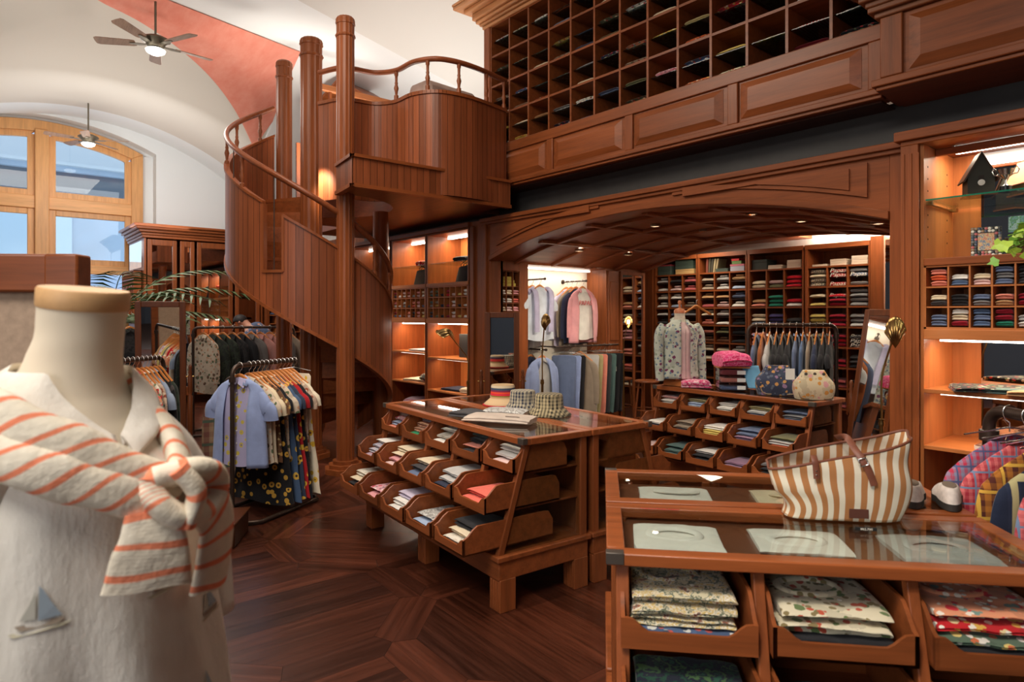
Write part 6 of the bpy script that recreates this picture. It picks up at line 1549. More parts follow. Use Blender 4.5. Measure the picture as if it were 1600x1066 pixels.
# ---- tote bag on the nearest case
tp = W(1.075, 2.12); tb = thing('striped_tote', 'tan and cream striped canvas tote with leather straps on the nearest case', 'tote bag', (tp.x, tp.y, ZC), R(42))
t = NT('striped_canvas'); su = t.n.new('ShaderNodeSeparateXYZ'); t.l(t.coord('UV'), su.inputs[0])
st_ = t.math('LESS_THAN', t.math('FRACT', t.math('DIVIDE', su.outputs[0], .0395)), .5)
t.bump(t.noise(t.coord('UV'), 700, 2).outputs['Fac'], .2, .002); CANV = t.fin(t.mix(st_, lin(226,216,194), lin(178,122,76)), .85, .2)
def tote_pt(u, v, k=1.0):
    a = 2*PI*u-PI/2; c, s = math.cos(a), math.sin(a); ex = math.copysign(abs(c)**.45, c); ey = math.copysign(abs(s)**.6, s)
    sag = 1-ex
    w_ = .178+.012*math.sin(PI*v)+.036*v**1.4; 
    if ex < 0: w_ += -.02*math.sin(PI*min(1, v*1.9))*(v < .53)+.022*max(0, v-.45)
    d_ = .062*(1+.25*math.sin(PI*v))*(1-.15*v)
    H = .205+.042*ex+.014*math.sin(PI*u*2)+(.018 if s > 0 else -.006*math.cos(ex*PI/2))
    x = w_*ex*k; y = d_*ey*k; z = H*v
    wr = .006*math.sin(ex*9+z*20)*abs(ex)**3*(1-v); y += wr+.006*math.sin(5*ex+14*v)*v
    x += .012*math.sin(v*6)*max(0, ex)**3
    return (x, y, z)
per = [0]
for k in range(96): per.append(per[-1]+(Vector(tote_pt((k+1)/96, .5))-Vector(tote_pt(k/96, .5))).length)
b = MB(); b.grid(lambda u, v: tote_pt(u, v), 96, 24, closeu=True, uvf=lambda u, v: (per[round(u*96)], v*.2)); obj('canvas_body', b, CANV, tb, 70, solid=.003)
b = MB(); b.prism([tote_pt(k/48, 0)[:2] for k in range(48)], .001, .006, 'xy'); obj('bag_base', b, CANV, tb)
LEA = plain('brown_strap_leather', lin(124, 72, 52), .5, bumpy=50)
b = MB(); b.tube([tote_pt(k/96, 1) for k in range(96)], .0045, 8, closed=True); obj('rim_binding', b, LEA, tb, 60)
def strap(pts, w_, th, name, mat=LEA):
    b = MB(); b.tube(smooth_path(pts, 6), w_/2, 8, ell=(1, th/w_), up=(0, 1, 0)); return obj(name, b, mat, tb, 50)
fr_ = lambda x, z, o=.004: (x, -.068-o-.008*math.sin(z*14), z)
strap([(-.10, -.06, .205), fr_(-.10, .19), fr_(-.098, .165), fr_(-.096, .135)], .02, .004, 'handle_strap')
strap([(.005, .05, .245), (.02, .0, .255), (.03, -.05, .225), fr_(.045, .195), fr_(.062, .16), fr_(.075, .12)], .022, .004, 'buckle_strap')
b = MB(); b.tube([fr_(.028, .20, .007), fr_(.05, .207, .007), fr_(.058, .185, .007), fr_(.036, .178, .007)], .003, 6, closed=True); obj('buckle', b, STEEL, tb, 60)
for z in (.16, .147): b = MB(); b.M = Matrix.Translation(fr_(-.097, z, .006)) @ Matrix.Rotation(R(90), 4, 'X'); b.lathe([(.003, 0), (.002, .002)], 10); obj('rivet', b, STEEL, tb)
b = MB(); b.box(.004, -.0715, .012, .062, -.0675, .042); obj('leather_patch', b, plain('patch_leather', lin(92, 52, 40), .5), tb, bevel=.001)
pt = thing('price_tag', 'small black price strip with pale digits in front of the striped tote', 'price tag', on_z(1353, 829, ZC), R(42))
b = MB(); b.box(-.03, -.004, 0, .03, .004, .009); obj('strip', b, plain('black_card', lin(30, 30, 30), .5), pt)
script_text('¥62,700', IVORY, (0, -.0046, .0045), (R(90), 0, 0), .009, pt, 'digits', 0, .0002, 1.2)
# red line of writing along the back edge inside both glass tops
REDT = plain('red_lettering', lin(206, 24, 34), .6)
for case, x0, nm in ((c3, .16, 'nearest case'), (c3b, .28, 'low case')):
    q = script_text('Precious Pieces Please', REDT, (x0, .575 if case is c3 else .2, .8905), (0, 0, 0 if case is c3 else PI), .014, case, 'red_lettering', 0, .0003)
# ---- white shoes on the low case
WCAN = plain('white_canvas', lin(216, 204, 194), .85, bumpy=60); DKS = plain('dark_rubber', lin(50, 46, 42), .7)
pw = on_z(1418, 801, ZC)
shoe(W(1.42, 2.30, ZC), YAW+R(62), WCAN, DKS, 'white slip-on shoe left of its pair behind the striped tote', high=.07)
shoe(W(1.53, 2.27, ZC), YAW+R(62), WCAN, DKS, 'white slip-on shoe right of its pair behind the striped tote', high=.07)
# ---- low plinth with sneakers by the sunflower rack
pb_ = W(-2.12, 4.42); o = thing('shoe_plinth', 'low dark wooden plinth under sneakers beside the sunflower rack', 'plinth', pb_, YAW+R(8))
b = MB(); b.box(-.26, -.18, 0, .26, .18, .15); obj('box', b, wood('x', mul(WOODC, .22), 'dark_wood'), o, bevel=.01)
b = MB(); b.box(-.27, -.19, .15, .27, .19, .17); obj('top_board', b, wood('x', mul(WOODC, .3), 'dark_wood2'), o, bevel=.006)
BLK = plain('black_canvas', lin(50, 54, 52), .8, bumpy=60)
shoe(W(-2.02, 4.44, .171), YAW+R(115), BLK, WHS, 'black sneaker with white sole nearest the rack on the dark plinth', laces=LACE)
shoe(W(-2.17, 4.48, .171), YAW+R(115), BLK, WHS, 'black sneaker with white sole beside its mate on the dark plinth', laces=LACE)
# ---- big framed board behind the dress form
fb2 = thing('framed_board', 'large wooden framed tan display board behind the dress form', 'display board', W(-2.01, 1.98), YAW+R(4))
b = MB(); b.box(-.6, 0, 0, .6, .05, .08); b.box(-.6, -.01, 1.62, .6, .06, 1.74); b.box(-.66, -.02, 0, -.56, .06, 1.74); b.box(.56, -.02, 0, .66, .06, 1.74); obj('frame', b, wood('x', mul(WOODC, .85), 'board_frame'), fb2, bevel=.008)
b = MB(); b.box(-.56, .02, .08, .56, .035, 1.62); obj('canvas_panel', b, plain('tan_canvas_panel', lin(176, 150, 126), .9, bumpy=40), fb2)
# ---- ceiling fans
def fan(label, px, py, d, ph, rad=.60):
    c = at_depth(px, py, d); o = thing('ceiling_fan', label, 'ceiling fan', c); zc = ceil_z(c.x, c.y)-c.z
    OB = plain('antique_bronze', lin(120, 112, 96), .45, .8); BW = wood('x', lin(150, 118, 96), 'blade_wood', .5)
    b = MB(); b.lathe([(.012, .06), (.012, zc)], 10); obj('down_rod', b, OB, o, 60)
    b = MB(); b.lathe([(.03, .1), (.09, .085), (.14, .06), (.15, .045), (.14, .035), (.1, .01), (.09, -.02), (.07, -.035), (.085, -.05)], 32); obj('motor_housing', b, OB, o, 40)
    b = MB(); b.lathe([(.085, -.05), (.1, -.06), (.09, -.085), (.05, -.108), (.001, -.113)], 24, cap=False); obj('light_bowl', b, plain('fan_lamp_glow', (1, .95, .86), .4, emit=4), o, 60)
    for k in range(5):
        a = ph+2*PI*k/5; b = MB(); b.M = Matrix.Rotation(a, 4, 'Z') @ Matrix.Rotation(R(12), 4, 'X')
        b.prism([(.2, -.045), (.24, -.055), (rad-.03, -.065), (rad, -.05), (rad+.005, 0), (rad, .05), (rad-.03, .065), (.24, .055), (.2, .045)], -.0, .007, 'xy'); bl_ = obj('blade', b, BW, o, 20)
        b = MB(); b.M = Matrix.Rotation(a, 4, 'Z'); b.prism([(.09, -.018), (.17, -.03), (.26, -.012), (.26, .012), (.17, .03), (.09, .018)], -.008, -.002, 'xy'); obj('blade_arm', b, OB, bl_, 20)
    return o
fan('ceiling fan with bowl light under the beige and salmon vault', 243, 70, 7.1, R(25))
fan('farther ceiling fan with bowl light in front of the arched window', 138, 219, 10.6, R(60))
# ---- ivy plant at the right edge and palm by the window
def leafm(b, M, s, mi=0, curl=.2):
    P = [(0, 0), (.28, .18), (.62, .30), (.5, .62), (.22, .7), (0, 1.1), (-.22, .7), (-.5, .62), (-.62, .30), (-.28, .18)]
    c = (0, .45); vs = [M @ Vector((x*s, y*s, -curl*s*(x*x+ (y-.4)**2))) for x, y in [c]+P]
    b.add(vs, [(0, i+1, (i+1) % 10+1) for i in range(10)], mi)
ivp = W(1.84, 2.60); 
iv = thing('potted_ivy', 'bright lime ivy trailing in from the right edge before the display cabinet', 'plant', (*W(2.38, 2.62).xy, 0))
LIME, LIME2 = plain('ivy_lime', lin(176, 206, 70), .5), plain('ivy_green', lin(110, 160, 50), .5)
rr = random.Random(5)
tgt = [at_depth(*q) for q in ((1566,394,2.5),(1590,350,2.5),(1576,368,2.45),(1594,385,2.5),(1574,386,2.5),(1600,362,2.5),(1584,376,2.48))]
b = MB(); b.lathe([(.12, 0), (.13, .02), (.03, .04), (.025, 1.5), (.12, 1.54), (.12, 1.555)], 20); obj('plant_stand', b, DARKMETAL, iv, 40)
b = MB(); b.lathe([(.075, 1.556), (.11, 1.62), (.125, 1.72), (.115, 1.72), (.1, 1.7)], 24); obj('pot', b, plain('terracotta', lin(170, 96, 66), .8), iv, 40)
ivo = Vector(iv.location)
for ti, T_ in enumerate(tgt):
    e = Vector(T_)-ivo; s0 = Vector((0, 0, 1.72)); mid = s0.lerp(e, .5)+Vector((0, 0, .1)); pth = smooth_path([s0, mid, e], 6)
    vn = obj('vine', MB().tube(pth, .003, 6), LIME2, iv, 60)
    for k in range(9):
        q = pth[min(len(pth)-1, 3+k)] if k < 8 else e; b = MB(); M = Matrix.Translation(Vector(q)+Vector((rr.uniform(-.035, .035), rr.uniform(-.035, .035), rr.uniform(-.03, .03)))) @ Matrix.Rotation(YAW+rr.uniform(-1, 1), 4, 'Z') @ Matrix.Rotation(R(-95)+rr.uniform(-.6, .6), 4, 'X') @ Matrix.Rotation(rr.uniform(-1.2, 1.2), 4, 'Z')
        leafm(b, M, rr.uniform(.036, .058)); obj('leaf', b, LIME if rr.random() < .6 else LIME2, vn, 0)
pp = W(-4.5, 7.2); pm = thing('palm_plant', 'tall feathery palm in a pot in front of the arched window', 'plant', pp)
b = MB(); b.lathe([(.15, 0), (.2, .3), (.21, .38), (.19, .38), (.18, .34)], 24); obj('pot', b, plain('dark_glaze', lin(60, 52, 46), .4), pm, 40)
b = MB(); b.tube([(0, 0, .3), (.02, .01, .8), (.0, .03, 1.45)], .03, 8); obj('trunk', b, plain('palm_stem', lin(110, 100, 60), .8), pm, 60)
PG = plain('palm_green', lin(78, 108, 58), .5); rr = random.Random(11)
for k in range(17):
    a = 2*PI*k/17+rr.uniform(-.2, .2); L_ = rr.uniform(1.1, 1.5); up = rr.uniform(.3, 1.2); dirv = Vector((math.cos(a), math.sin(a), 0))
    pth = [Vector((0, .03, 1.4))+dirv*(L_*t)*(.55+.45*t)+Vector((0, 0, up*L_*(t-.62*t*t*(1.6-up*.5)))) for t in [i/16 for i in range(17)]]
    b = MB(); b.tube(pth, [.007-.0003*i for i in range(17)], 5)
    for i in range(3, 17):
        T_ = (pth[i]-pth[i-1]).normalized(); sd = T_.cross(Vector((0, 0, 1))).normalized()
        for s in (-1, 1):
            l = .36*math.sin(PI*(.12+.8*i/17))+.05; tip = pth[i]+sd*s*l*.75+T_*l*.6+Vector((0, 0, -.1*l-.05)); mdp = pth[i].lerp(tip, .45)+Vector((0, 0, .03)); wv = T_*.019
            b.add([pth[i], mdp-wv, tip, mdp+wv], [(0, 1, 2, 3)])
    obj('frond', b, PG, pm, 0)
# ---- shop assistant bending behind the far rack
ps = W(-3.72, 9.55); per_ = thing('person', 'person with short dark hair in a patterned blue shirt bending behind the far clothes rack', 'person', ps, YAW)
def skinned(name, verts, edges, rads, mat, parent, lv=2):
    me = bpy.data.meshes.new(name); me.from_pydata(verts, edges, []); o = bpy.data.objects.new(name, me); COL.objects.link(o); o.parent = parent
    o.modifiers.new('skin', 'SKIN'); sv = me.skin_vertices[0].data
    for i, r_ in enumerate(rads): sv[i].radius = r_ if isinstance(r_, tuple) else (r_, r_)
    sv[0].use_root = True; m = o.modifiers.new('sub', 'SUBSURF'); m.levels = m.render_levels = lv; me.materials.append(mat)
    dg = bpy.context.evaluated_depsgraph_get(); m2 = bpy.data.meshes.new_from_object(o.evaluated_get(dg)); o.modifiers.clear(); o.data = m2
    for p in m2.polygons: p.use_smooth = True
    return o
SKIN = plain('skin_tone', lin(206, 150, 124), .55); HAIR = plain('dark_hair', lin(32, 26, 26), .6)
V = [(.12,0,.95),(.06,0,1.12),(-.05,0,1.27),(-.14,0,1.345),(-.19,0,1.385),(-.235,0,1.43),(-.28,0,1.455),(-.33,0,1.45),
     (.12,-.09,.9),(.1,-.1,.5),(.13,-.1,.08),(.02,-.11,.03),(.12,.09,.9),(.1,.1,.5),(.13,.1,.08),(.02,.11,.03),
     (-.1,-.17,1.29),(-.14,-.22,1.04),(-.3,-.17,.9),(-.36,-.16,.87),(-.1,.17,1.29),(-.14,.22,1.04),(-.3,.17,.9),(-.36,.16,.87)]
E = [(0,1),(1,2),(2,3),(3,4),(4,5),(5,6),(6,7),(0,8),(8,9),(9,10),(10,11),(0,12),(12,13),(13,14),(14,15),(3,16),(16,17),(17,18),(18,19),(3,20),(20,21),(21,22),(22,23)]
RD_ = [.13,.12,.13,.1,.052,.075,.088,.06,.085,.06,.042,.035,.085,.06,.042,.035,.058,.042,.03,.03,.058,.042,.03,.03]
for s, base in ((-1, 19), (1, 23)):
    for k in range(5):
        y0 = V[base][1]+(k-2)*.018; n0 = len(V)
        if k == 4: V += [(V[base][0]-.01, s*.12+0*y0, .87), (V[base][0]-.035, s*.10, .85)]
        else: V += [(V[base][0]-.04, y0, .85), (V[base][0]-.065-.008*(k % 2), y0, .825)]
        E += [(base, n0), (n0, n0+1)]; RD_ += [.009, .008]
skinned('body', V, E, RD_, SKIN, per_)
b = MB(); b.grid(lambda u, v: (-.275-.02+.1*math.cos(2*PI*u)*math.sin(v*1.75)-.0, .088*math.sin(2*PI*u)*math.sin(v*1.75), 1.46+.095*math.cos(v*1.75)), 24, 10, closeu=True); hr = obj('hair', b, HAIR, per_, 60, solid=.004); hr.rotation_euler = (0, 0, 0)
for s in (-1, 1):
    b = MB(); b.lathe([(.001, -.006), (.008, 0), (.001, .006)], 8); obj('eye', b, plain('eye_dark', lin(30, 26, 24), .2), per_, 60, loc=(-.355, s*.032, 1.425))
    b = MB(); b.lathe([(.004, -.02), (.018, 0), (.004, .02)], 8); obj('ear', b, SKIN, per_, 60, loc=(-.27, s*.09, 1.44))
b = MB(); b.tube([(-.37, 0, 1.42), (-.385, 0, 1.40), (-.365, 0, 1.395)], [.006, .011, .006], 8); obj('nose', b, SKIN, per_, 60)
b = MB(); b.tube([(-.352, -.02, 1.378), (-.36, 0, 1.377), (-.352, .02, 1.378)], .005, 6); obj('mouth', b, plain('lip_tone', lin(170, 96, 88), .5), per_, 60)
b = MB(); b.tube(smooth_path([(.14, 0, .9), (.1, 0, 1.05), (0, 0, 1.2), (-.1, 0, 1.31), (-.165, 0, 1.36)], 4), [.15,.15,.15,.15,.15,.152,.155,.157,.16,.16,.155,.15,.145,.13,.11,.09,.075], 18, ell=(1.15, .85), up=(0,1,0)); obj('shirt', b, cloth('floral', ((84,100,130), (206,150,120), (120,140,170)), .8), per_, 60)
for s in (-1, 1):
    b = MB(); b.tube([(-.08, s*.12, 1.29), (-.1, s*.19, 1.25), (-.13, s*.215, 1.1)], [.08, .07, .062], 12); obj('shirt_sleeve', b, cloth('floral', ((84,100,130), (206,150,120), (120,140,170)), .8), per_, 60)
    b = MB(); b.tube([(.12, s*.08, .95), (.1, s*.1, .5), (.13, s*.1, .06)], [.105, .08, .065], 12); obj('trouser_leg', b, pal('navy'), per_, 60)

lm = thing('entrance_lamp', 'round glowing lamp by the entrance seen in the standing mirror', 'ceiling light', (3.3, -2.6, 2.35))
b = MB(); b.lathe([(.16, .0), (.17, .03), (.15, .06), (.02, .08)], 24); obj('diffuser', b, plain('fan_lamp_glow', (1, .95, .86), .4, emit=4), lm, 50)
b = MB(); b.tube([(0, 0, .08), (0, 0, 3.3)], .01, 8); obj('ceiling_rod', b, DARKMETAL, lm)
b = MB(); b.box(3.9, -3.2, 0, 3.98, -3.08, 3.4); b.box(3.9, -2.2, 0, 3.98, -2.1, 3.4); b.box(3.9, -4.6, 2.5, 3.98, -.5, 2.62); struct('trim_8', b, plain('black_iron', lin(40, 38, 36), .5, .6), label='black iron entrance framing behind the standpoint')
# ================================================================ FOREGROUND DRESS FORM
FA = R(-28); fdir = Vector((math.cos(FA), math.sin(FA))); base = W(-.727, 1.08)
df = thing('dress_form', 'large canvas dress form in white linen shirt filling the left foreground', 'dress form', base, YAW+FA+PI/2)
# local axes: -y is the front, +x the form's left
SECS = [(1.565,.064,.064,-.02),(1.52,.062,.064,-.012),(1.47,.068,.076,.008),(1.445,.076,.086,.02),(1.42,.087,.091,.022),(1.385,.103,.098,.014),(1.35,.124,.105,.0),(1.30,.15,.122,-.012),(1.24,.158,.14,-.022),(1.15,.15,.138,-.02),(1.05,.142,.12,-.008),(.95,.16,.13,0),(.85,.18,.145,0),(.78,.18,.145,0)]
def sec(z):
    if z >= SECS[0][0]: return SECS[0][1:]
    for i in range(len(SECS)-1):
        if SECS[i][0] >= z >= SECS[i+1][0]:
            w_ = (SECS[i][0]-z)/(SECS[i][0]-SECS[i+1][0]); w_ = w_*w_*(3-2*w_)*.5+w_*.5
            return tuple(SECS[i][j]*(1-w_)+SECS[i+1][j]*w_ for j in (1, 2, 3))
    return SECS[-1][1:]
def spt_(th, z, off=0):     # th=0 front, positive towards the form's left (+x)
    a, c, yo = sec(z); s_, c_ = math.sin(th), math.cos(th); return Vector(((a+off)*s_, yo-(c+off)*c_, z))
b = MB(); b.grid(lambda u, v: spt_(2*PI*u, 1.565-.785*v), 48, 60, closeu=True, capv=True)
obj('torso', b, plain('form_linen_canvas', lin(220, 206, 182), .9), df, 60)
b = MB(); b.M = Matrix.Translation((0, -.02, 1.565)) @ Matrix.Rotation(R(7), 4, 'X'); b.lathe([(.065, -.004), (.0665, 0), (.0665, .024), (.064, .028), (.03, .029)], 48); obj('neck_cap', b, wood('x', lin(206, 162, 112), 'pale_cap_wood', .5, var=.15), df, 40)
b = MB(); b.lathe([(.022, .03), (.022, .79)], 16); b.lathe([(.2, 0), (.2, .02), (.05, .04)], 32); obj('stand', b, DARKMETAL, df, 40)
LIN = NT('white_linen'); n1 = LIN.noise(LIN.coord('Object', (1, 1, .35)), 14, 5, .6); n2 = LIN.noise(LIN.coord(), 400, 2)
LIN.bump(LIN.math('ADD', LIN.math('MULTIPLY', n1.outputs['Fac'], 1.5), LIN.math('MULTIPLY', n2.outputs['Fac'], .15)), .45, .012)
LIN.b.inputs['Sheen Weight'].default_value = .1
LINEN = LIN.fin(LIN.ramp(n1.outputs['Fac'], [(.3, lin(220, 212, 198)), (.7, lin(232, 226, 214))]), .9, .2)
def neckz(th):
    t = abs((th+PI) % (2*PI)-PI); return 1.435-.105*max(0, 1-t/R(52))**1.0+.01*(t > R(120))
def shirt_pt(th, s, extra=0):
    zn = neckz(th); z = zn-(zn-.80)*s; off = .012+.010*min(1, s*6)
    p = spt_(th, z, off+extra)
    # loose body: never narrower than a straight fall from the chest
    if z < 1.30:
        q = (1.30-z)/.5; a, c, yo = sec(1.28); A = a+.035+.05*q; Cc = c+.02+.05*q; fold_ = 1+(.03*math.sin(7*th+1.3)+.022*math.sin(11*th+z*3))*min(1, q*1.6)
        p = Vector(((A+extra)*fold_*math.sin(th), yo-(Cc+extra)*fold_*math.cos(th), z))
        k = min(1, (1.30-z)/.06); p = spt_(th, z, off+extra).lerp(p, k) if k < 1 else p
    n = mnoise.noise(Vector((p.x*7, p.y*7, p.z*5)))
    p += Vector((math.sin(th), -math.cos(th), 0))*.006*n
    return p
shirt = obj('linen_shirt', MB().grid(lambda u, v: shirt_pt(2*PI*u, v), 112, 60, closeu=True), LINEN, df, 70, solid=.002)
# collar: left and right leaves falling outwards from the neckline
for s in (-1, 1):
    def cf(u, v, s=s):
        th = s*(R(2)+(R(178)-R(2))*u); zn = neckz(th); w_ = (.034 if s > 0 else .044)+.02*math.sin(PI*min(1, u*1.6))*(u < .62)
        if v < .3: return spt_(th, zn+.004+.02*(v/.3), .012)
        t = (v-.3)/.7; p = spt_(th, zn+.024-w_*t*.95, .010); o_ = .004+.012*math.sin(t*PI*.6)
        if u < .12: t *= .6+.4*u/.12
        return p+Vector((math.sin(th), -math.cos(th), 0))*o_+Vector((s*.012*t, 0, 0))
    obj('shirt_collar', MB().grid(cf, 40, 10), LINEN, df, 70, solid=.002)
for s in (-1, 1):      # loose short sleeves
    pth = smooth_path([(s*.11, 0, 1.345), (s*.16, -.0, 1.28), (s*(.2 if s > 0 else .262), -.01, 1.16), (s*(.205 if s > 0 else .285), -.02, .98)], 6)
    b = MB(); b.tube(pth, [(.06 if s > 0 else .085)+.0012*k for k in range(len(pth))], 20, ell=(.75, 1.0), up=(0, 1, 0), cap=False); obj('shirt_sleeve', b, LINEN, df, 70, solid=.002)
b = MB(); b.tube(smooth_path([spt_(0, 1.325, .016), spt_(R(3), 1.305, .03), spt_(R(1), 1.27, .034), spt_(R(-3), 1.305, .03), spt_(0, 1.325, .016)], 5), .0022, 6); obj('neck_cord', b, plain('pale_cord', lin(170, 176, 178), .8), df, 60)
# printed sailing boats on the linen
SAIL, HULL, SEA = plain('print_blue_grey', lin(160, 174, 184), .9), plain('print_brown', lin(150, 134, 116), .9), plain('print_olive', lin(186, 178, 152), .9)
def motif(th0, z0, sc_):
    def mp_(P): return [tuple(shirt_pt(th0+x*sc_/.16, max(0, min(1, (neckz(th0+x*sc_/.16)-(z0+y*sc_))/(neckz(th0+x*sc_/.16)-.80))), .0035)) for x, y in P]
    for nm, P, m in (('sail_print', [(0, .02), (.07, .02), (.045, .07), (.012, .15), (0, .17)], SAIL), ('sail_print', [(-.008, .03), (-.01, .15), (-.03, .09), (-.055, .03)], plain('print_cream_grey', lin(190, 186, 172), .9)), ('hull_print', [(-.07, .012), (.08, .012), (.06, -.012), (-.05, -.012)], HULL), ('water_print', [(-.09, -.018), (.1, -.016), (.07, -.03), (.0, -.028), (-.07, -.034)], SEA)):
        Q = mp_(P); b = MB(); b.add(Q, [tuple(range(len(Q)))]); obj(nm, b, m, shirt, 0)
for th, z, k in ((-38, 1.12, .62), (10, 1.12, .6), (-14, .93, .62), (42, 1.03, .55), (62, 1.1, .55), (30, .9, .55), (75, .93, .5), (-60, .9, .55)): motif(R(th), z, k*.5)
# striped sweater knotted over the shoulders
t = NT('orange_striped_knit'); su = t.n.new('ShaderNodeSeparateXYZ'); t.l(t.coord('UV'), su.inputs[0])
fr_s = t.math('FRACT', t.math('DIVIDE', su.outputs[0], .043)); rib = t.n.new('ShaderNodeTexWave'); rib.inputs['Scale'].default_value = 60; t.l(t.coord('UV', (1, 1, 1)), rib.inputs['Vector'])
nz = t.noise(t.coord('Object'), 16, 4, .6)
t.bump(t.math('ADD', t.math('MULTIPLY', nz.outputs['Fac'], 1.2), t.math('MULTIPLY', rib.outputs['Fac'], .02)), .5, .014)
KNIT = t.fin(t.mix(t.math('LESS_THAN', fr_s, .23), t.ramp(nz.outputs['Fac'], [(.3, lin(214, 202, 180)), (.7, lin(228, 218, 198))]), lin(226, 132, 98)), .95, .15)
sw_ = thing('striped_sweater', 'cream sweater with thin orange stripes knotted over the dress form shoulders', 'sweater', base, YAW+FA+PI/2)
def knit(name, pts, rad, ell, n=20, up=None, sh=0):
    P = smooth_path(pts, 8); N = len(P)
    rr_ = [rad[0]+(rad[1]-rad[0])*(i/(N-1)) if len(rad) == 2 else (rad[0]+(rad[1]-rad[0])*min(1, 2*i/(N-1)) if i < N/2 else rad[1]+(rad[2]-rad[1])*(2*i/(N-1)-1)) for i in range(N)]
    b = MB(); b.tube(P, rr_, n, ell=ell, uvl=True, up=up or [Vector((p.x, p.y, .02)) if abs(p.x)+abs(p.y) > .01 else Vector((0, -1, 0)) for p in P])
    b.uv = [[(l+sh*q*(1 if 1 else 0), q) for l, q in f] for f in b.uv]
    b.v = [v+Vector(v).normalized()*.008*mnoise.noise(Vector(v)*16) for v in b.v]
    return obj(name, b, KNIT, sw_, 80)
# (x = form's left, -y = front)
knit('sleeve', [(-.12,.10,1.45),(-.155,.03,1.435),(-.16,-.05,1.418),(-.135,-.125,1.387),(-.075,-.18,1.343),(-.01,-.21,1.303),(.03,-.222,1.278)], (.046, .038, .03), (1.0, .5), sh=.16)
knit('sleeve', [(-.13,.11,1.415),(-.175,.03,1.405),(-.18,-.07,1.378),(-.14,-.15,1.337),(-.07,-.2,1.298),(-.0,-.224,1.265)], (.036, .032, .028), (1.0, .5), sh=.13)
knit('sleeve', [(.05,.07,1.45),(.078,.015,1.418),(.095,-.045,1.374),(.095,-.115,1.327),(.065,-.18,1.29),(.03,-.222,1.272)], (.04, .042, .032), (1.0, .5))
b = MB(); dx = -.045
KP = smooth_path([(.03+dx,-.215,1.30),(.085+dx,-.245,1.31),(.13+dx,-.23,1.285),(.115+dx,-.235,1.25),(.06+dx,-.25,1.245),(.03+dx,-.24,1.27)], 6)
b.tube(KP, .024, 14, ell=(1, .8), closed=True, uvl=True); obj('knot', b, KNIT, sw_, 80)
b = MB(); b.tube(smooth_path([(.055+dx,-.25,1.32),(.075+dx,-.265,1.28),(.07+dx,-.25,1.235)], 6), .021, 14, ell=(1.3, .7), uvl=True); obj('knot_loop', b, KNIT, sw_, 80)
knit('sleeve_end', [(-.022,-.236,1.262),(-.024,-.242,1.225),(-.027,-.240,1.187),(-.028,-.236,1.150)], (.034, .05, .06), (1.0, .2), up=Vector((-.45, -1, 0)))
knit('sleeve_end', [(.06,-.235,1.262),(.098,-.22,1.215),(.106,-.205,1.15),(.102,-.195,1.095)], (.036, .046, .046), (1.0, .3), up=Vector((.3, -.9, 0)))
b = MB(); b.grid(lambda u, v: spt_(R(115)+R(130)*u, 1.44-.32*v, .03+.03*v), 28, 14, uvf=lambda u, v: (v*.32, u)); obj('back_panel', b, KNIT, sw_, 80, solid=.006)
# ================================================================ LIGHT
def area(name, loc, rot, size, power, col=(1,.9,.75), sy=None):
    l = bpy.data.lights.new(name, 'AREA'); l.energy = power; l.color = col; l.size = size
    if sy: l.shape = 'RECTANGLE'; l.size_y = sy
    o = bpy.data.objects.new(name, l); COL.objects.link(o); o.location = loc; o.rotation_euler = rot; return o
def spot(name, loc, tgt, power, angle=70, blend=.6, col=(1,.86,.68), r=.04):
    l = bpy.data.lights.new(name, 'SPOT'); l.energy = power; l.color = col; l.spot_size = R(angle); l.spot_blend = blend; l.shadow_soft_size = r
    o = bpy.data.objects.new(name, l); COL.objects.link(o); o.location = loc
    o.rotation_euler = (Vector(tgt)-Vector(loc)).to_track_quat('-Z', 'Y').to_euler(); return o
w = bpy.data.worlds.new('world'); sc.world = w; w.use_nodes = True
wb = w.node_tree.nodes['Background']; wb.inputs[0].default_value = (.62, .78, 1, 1); wb.inputs[1].default_value = 1.6
UPL = (1, .95, .88)
area('window_vault_fill', (-11.2, 1.6, 3.0), (R(180), 0, 0), 2.6, 44, UPL)  # unseen uplight added to brighten the vault near the window
area('mezzanine_uplight', (-6.6, 4.0, 3.1), (R(180), 0, 0), .7, 22, UPL)
area('window_wall_fill', (-10.8, 1.8, 3.5), (0, R(82), 0), 1.6, 34, (.95, .97, 1))  # no fixture here, added to brighten the window wall
area('mezzanine_uplight', (-7.2, 6.0, 3.2), (R(180), 0, 0), 2.0, 55, (1, .97, .93))
area('mezzanine_uplight', (-3.5, 5.6, 5.0), (R(180), 0, 0), 1.2, 30, UPL)
area('mid_vault_fill', (-6.8, -.8, 2.9), (R(180), 0, 0), 2.8, 70, UPL)  # added uplight in mid hall, brightens the vault without a fixture
area('hall_fill', (-4.2, 1.2, 4.9), (0, 0, 0), 2.4, 95, (1, .86, .70))  # general fill added over the hall, no fixture
area('hall_fill', (-9.4, 1.2, 4.6), (0, 0, 0), 2.2, 95, (1, .92, .84))  # second added fill, brightens the window end
area('foreground_fill', (-.6, -1.6, 4.6), (0, 0, 0), 2.2, 190, (1, .94, .88))  # overhead fill added for the foreground
area('rear_fill', (.4, -3.4, 2.4), (R(78), 0, R(22)), 2.2, 60, (.96, .97, 1))  # fill added behind the camera
spot('salmon_web_fill', (-7.5, 3.7, 3.2), (-9.2, 2.9, 5.0), 170, 110, .9, (1, .93, .86), .3)  # added spot that lifts the salmon web
area('window_daylight', (-13.5, .98, 3.0), (0, R(-90), 0), 2.4, 10, (.75, .87, 1), 3.0)
area('niche_light', (-6.02, 5.9, 2.12), (0, 0, 0), .2, 5, (1, .9, .76), 1.2)
area('back_room_light', (-2.9, 8.0, 2.66), (0, 0, 0), .8, 45, (1, .88, .7), 1.6)
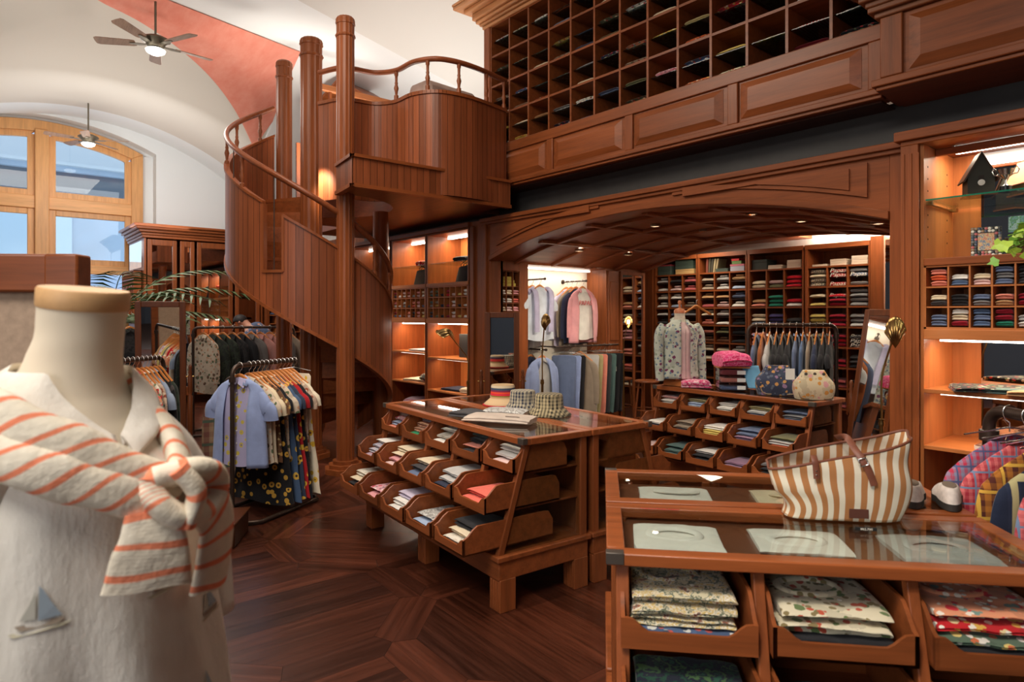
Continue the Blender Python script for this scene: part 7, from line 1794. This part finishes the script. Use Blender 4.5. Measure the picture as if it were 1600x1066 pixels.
area('back_room_light', (-5.4, 7.9, 2.56), (0, 0, 0), .5, 14, (1, .86, .68), .8)
for o_, x_, w_ in bays[1:]:
    area('bay_light', (x_+w_/2, D+.30, 2.55), (R(12), 0, 0), w_*.8, 10, (1, .8, .55), .06)
    area('bay_light', (x_+w_/2, D+.15, 1.42), (R(20), 0, 0), w_*.8, 7, (1, .8, .55), .06)
    area('bay_light', (x_+w_/2, D+.15, .97), (R(20), 0, 0), w_*.8, 3, (1, .8, .55), .06)
area('cabinet_light', (RX+.8, RY+.3, 2.57), (R(5), 0, 0), 1.4, 13, (1, .84, .62), .05)
area('cabinet_light', (RX+.8, RY+.13, 1.38), (R(15), 0, 0), 1.4, 9, (1, .8, .55), .05)
area('cabinet_light', (RX+.8, RY+.12, 1.05), (R(15), 0, 0), 1.4, 5, (1, .8, .55), .05)
area('cove_light', (-2.9, 8.6, 2.48), (R(180), 0, 0), 2.2, 70, (1, .93, .8), .25)
area('pigeonhole_fill', (-4.2, 1.6, 4.7), (R(62), 0, 0), 2.2, 26, (1, .88, .74), .6)  # front fill added for the pigeonhole shirts
spot('niche_fill', (-3.9, 4.9, 2.25), (-5.9, 5.75, 1.35), 90, 60, .8)  # spot without a fixture, added for the niche garments
spot('bay_fill', (-6.4, 2.6, 3.1), (-7.1, 4.7, 1.6), 70, 60, .8)  # added spot that brightens the sock cubbies
for a_, b_, p_, w_ in (((-2.9, .9, 5.0), (-2.75, 3.2, .7), 330, 44), ((-1.2, 1.2, 4.8), (-1.5, 4.2, .7), 230, 42), ((-.3, -.6, 4.6), (-.5, 1.9, .8), 260, 52), ((-3.6, .6, 4.8), (-5.4, 2.6, .8), 240, 42), ((-1.7, -.9, 4.5), (-1.35, -.1, 1.2), 120, 40)): spot('track_spot', a_, b_, p_, w_, .9, (1, .88, .74), .08)  # unseen spots added to pool light on the cases
spot('pilaster_spot', (-2.2, 2.6, 4.6), (-1.5, 4.4, 1.4), 130, 30, .8)
for p in SPOTS: spot('alcove_spot', (p.x, p.y, p.z-.03), (p.x, p.y+.1, 0), 26, 100, .7)
sc.view_settings.view_transform = 'Standard'; sc.view_settings.look = 'None'; sc.view_settings.gamma = 1; sc.view_settings.use_curve_mapping = False
sc.view_settings.exposure = 0
try:
    sc.cycles.max_bounces = 8; sc.cycles.transparent_max_bounces = 16; sc.cycles.sample_clamp_indirect = 6
except Exception: pass
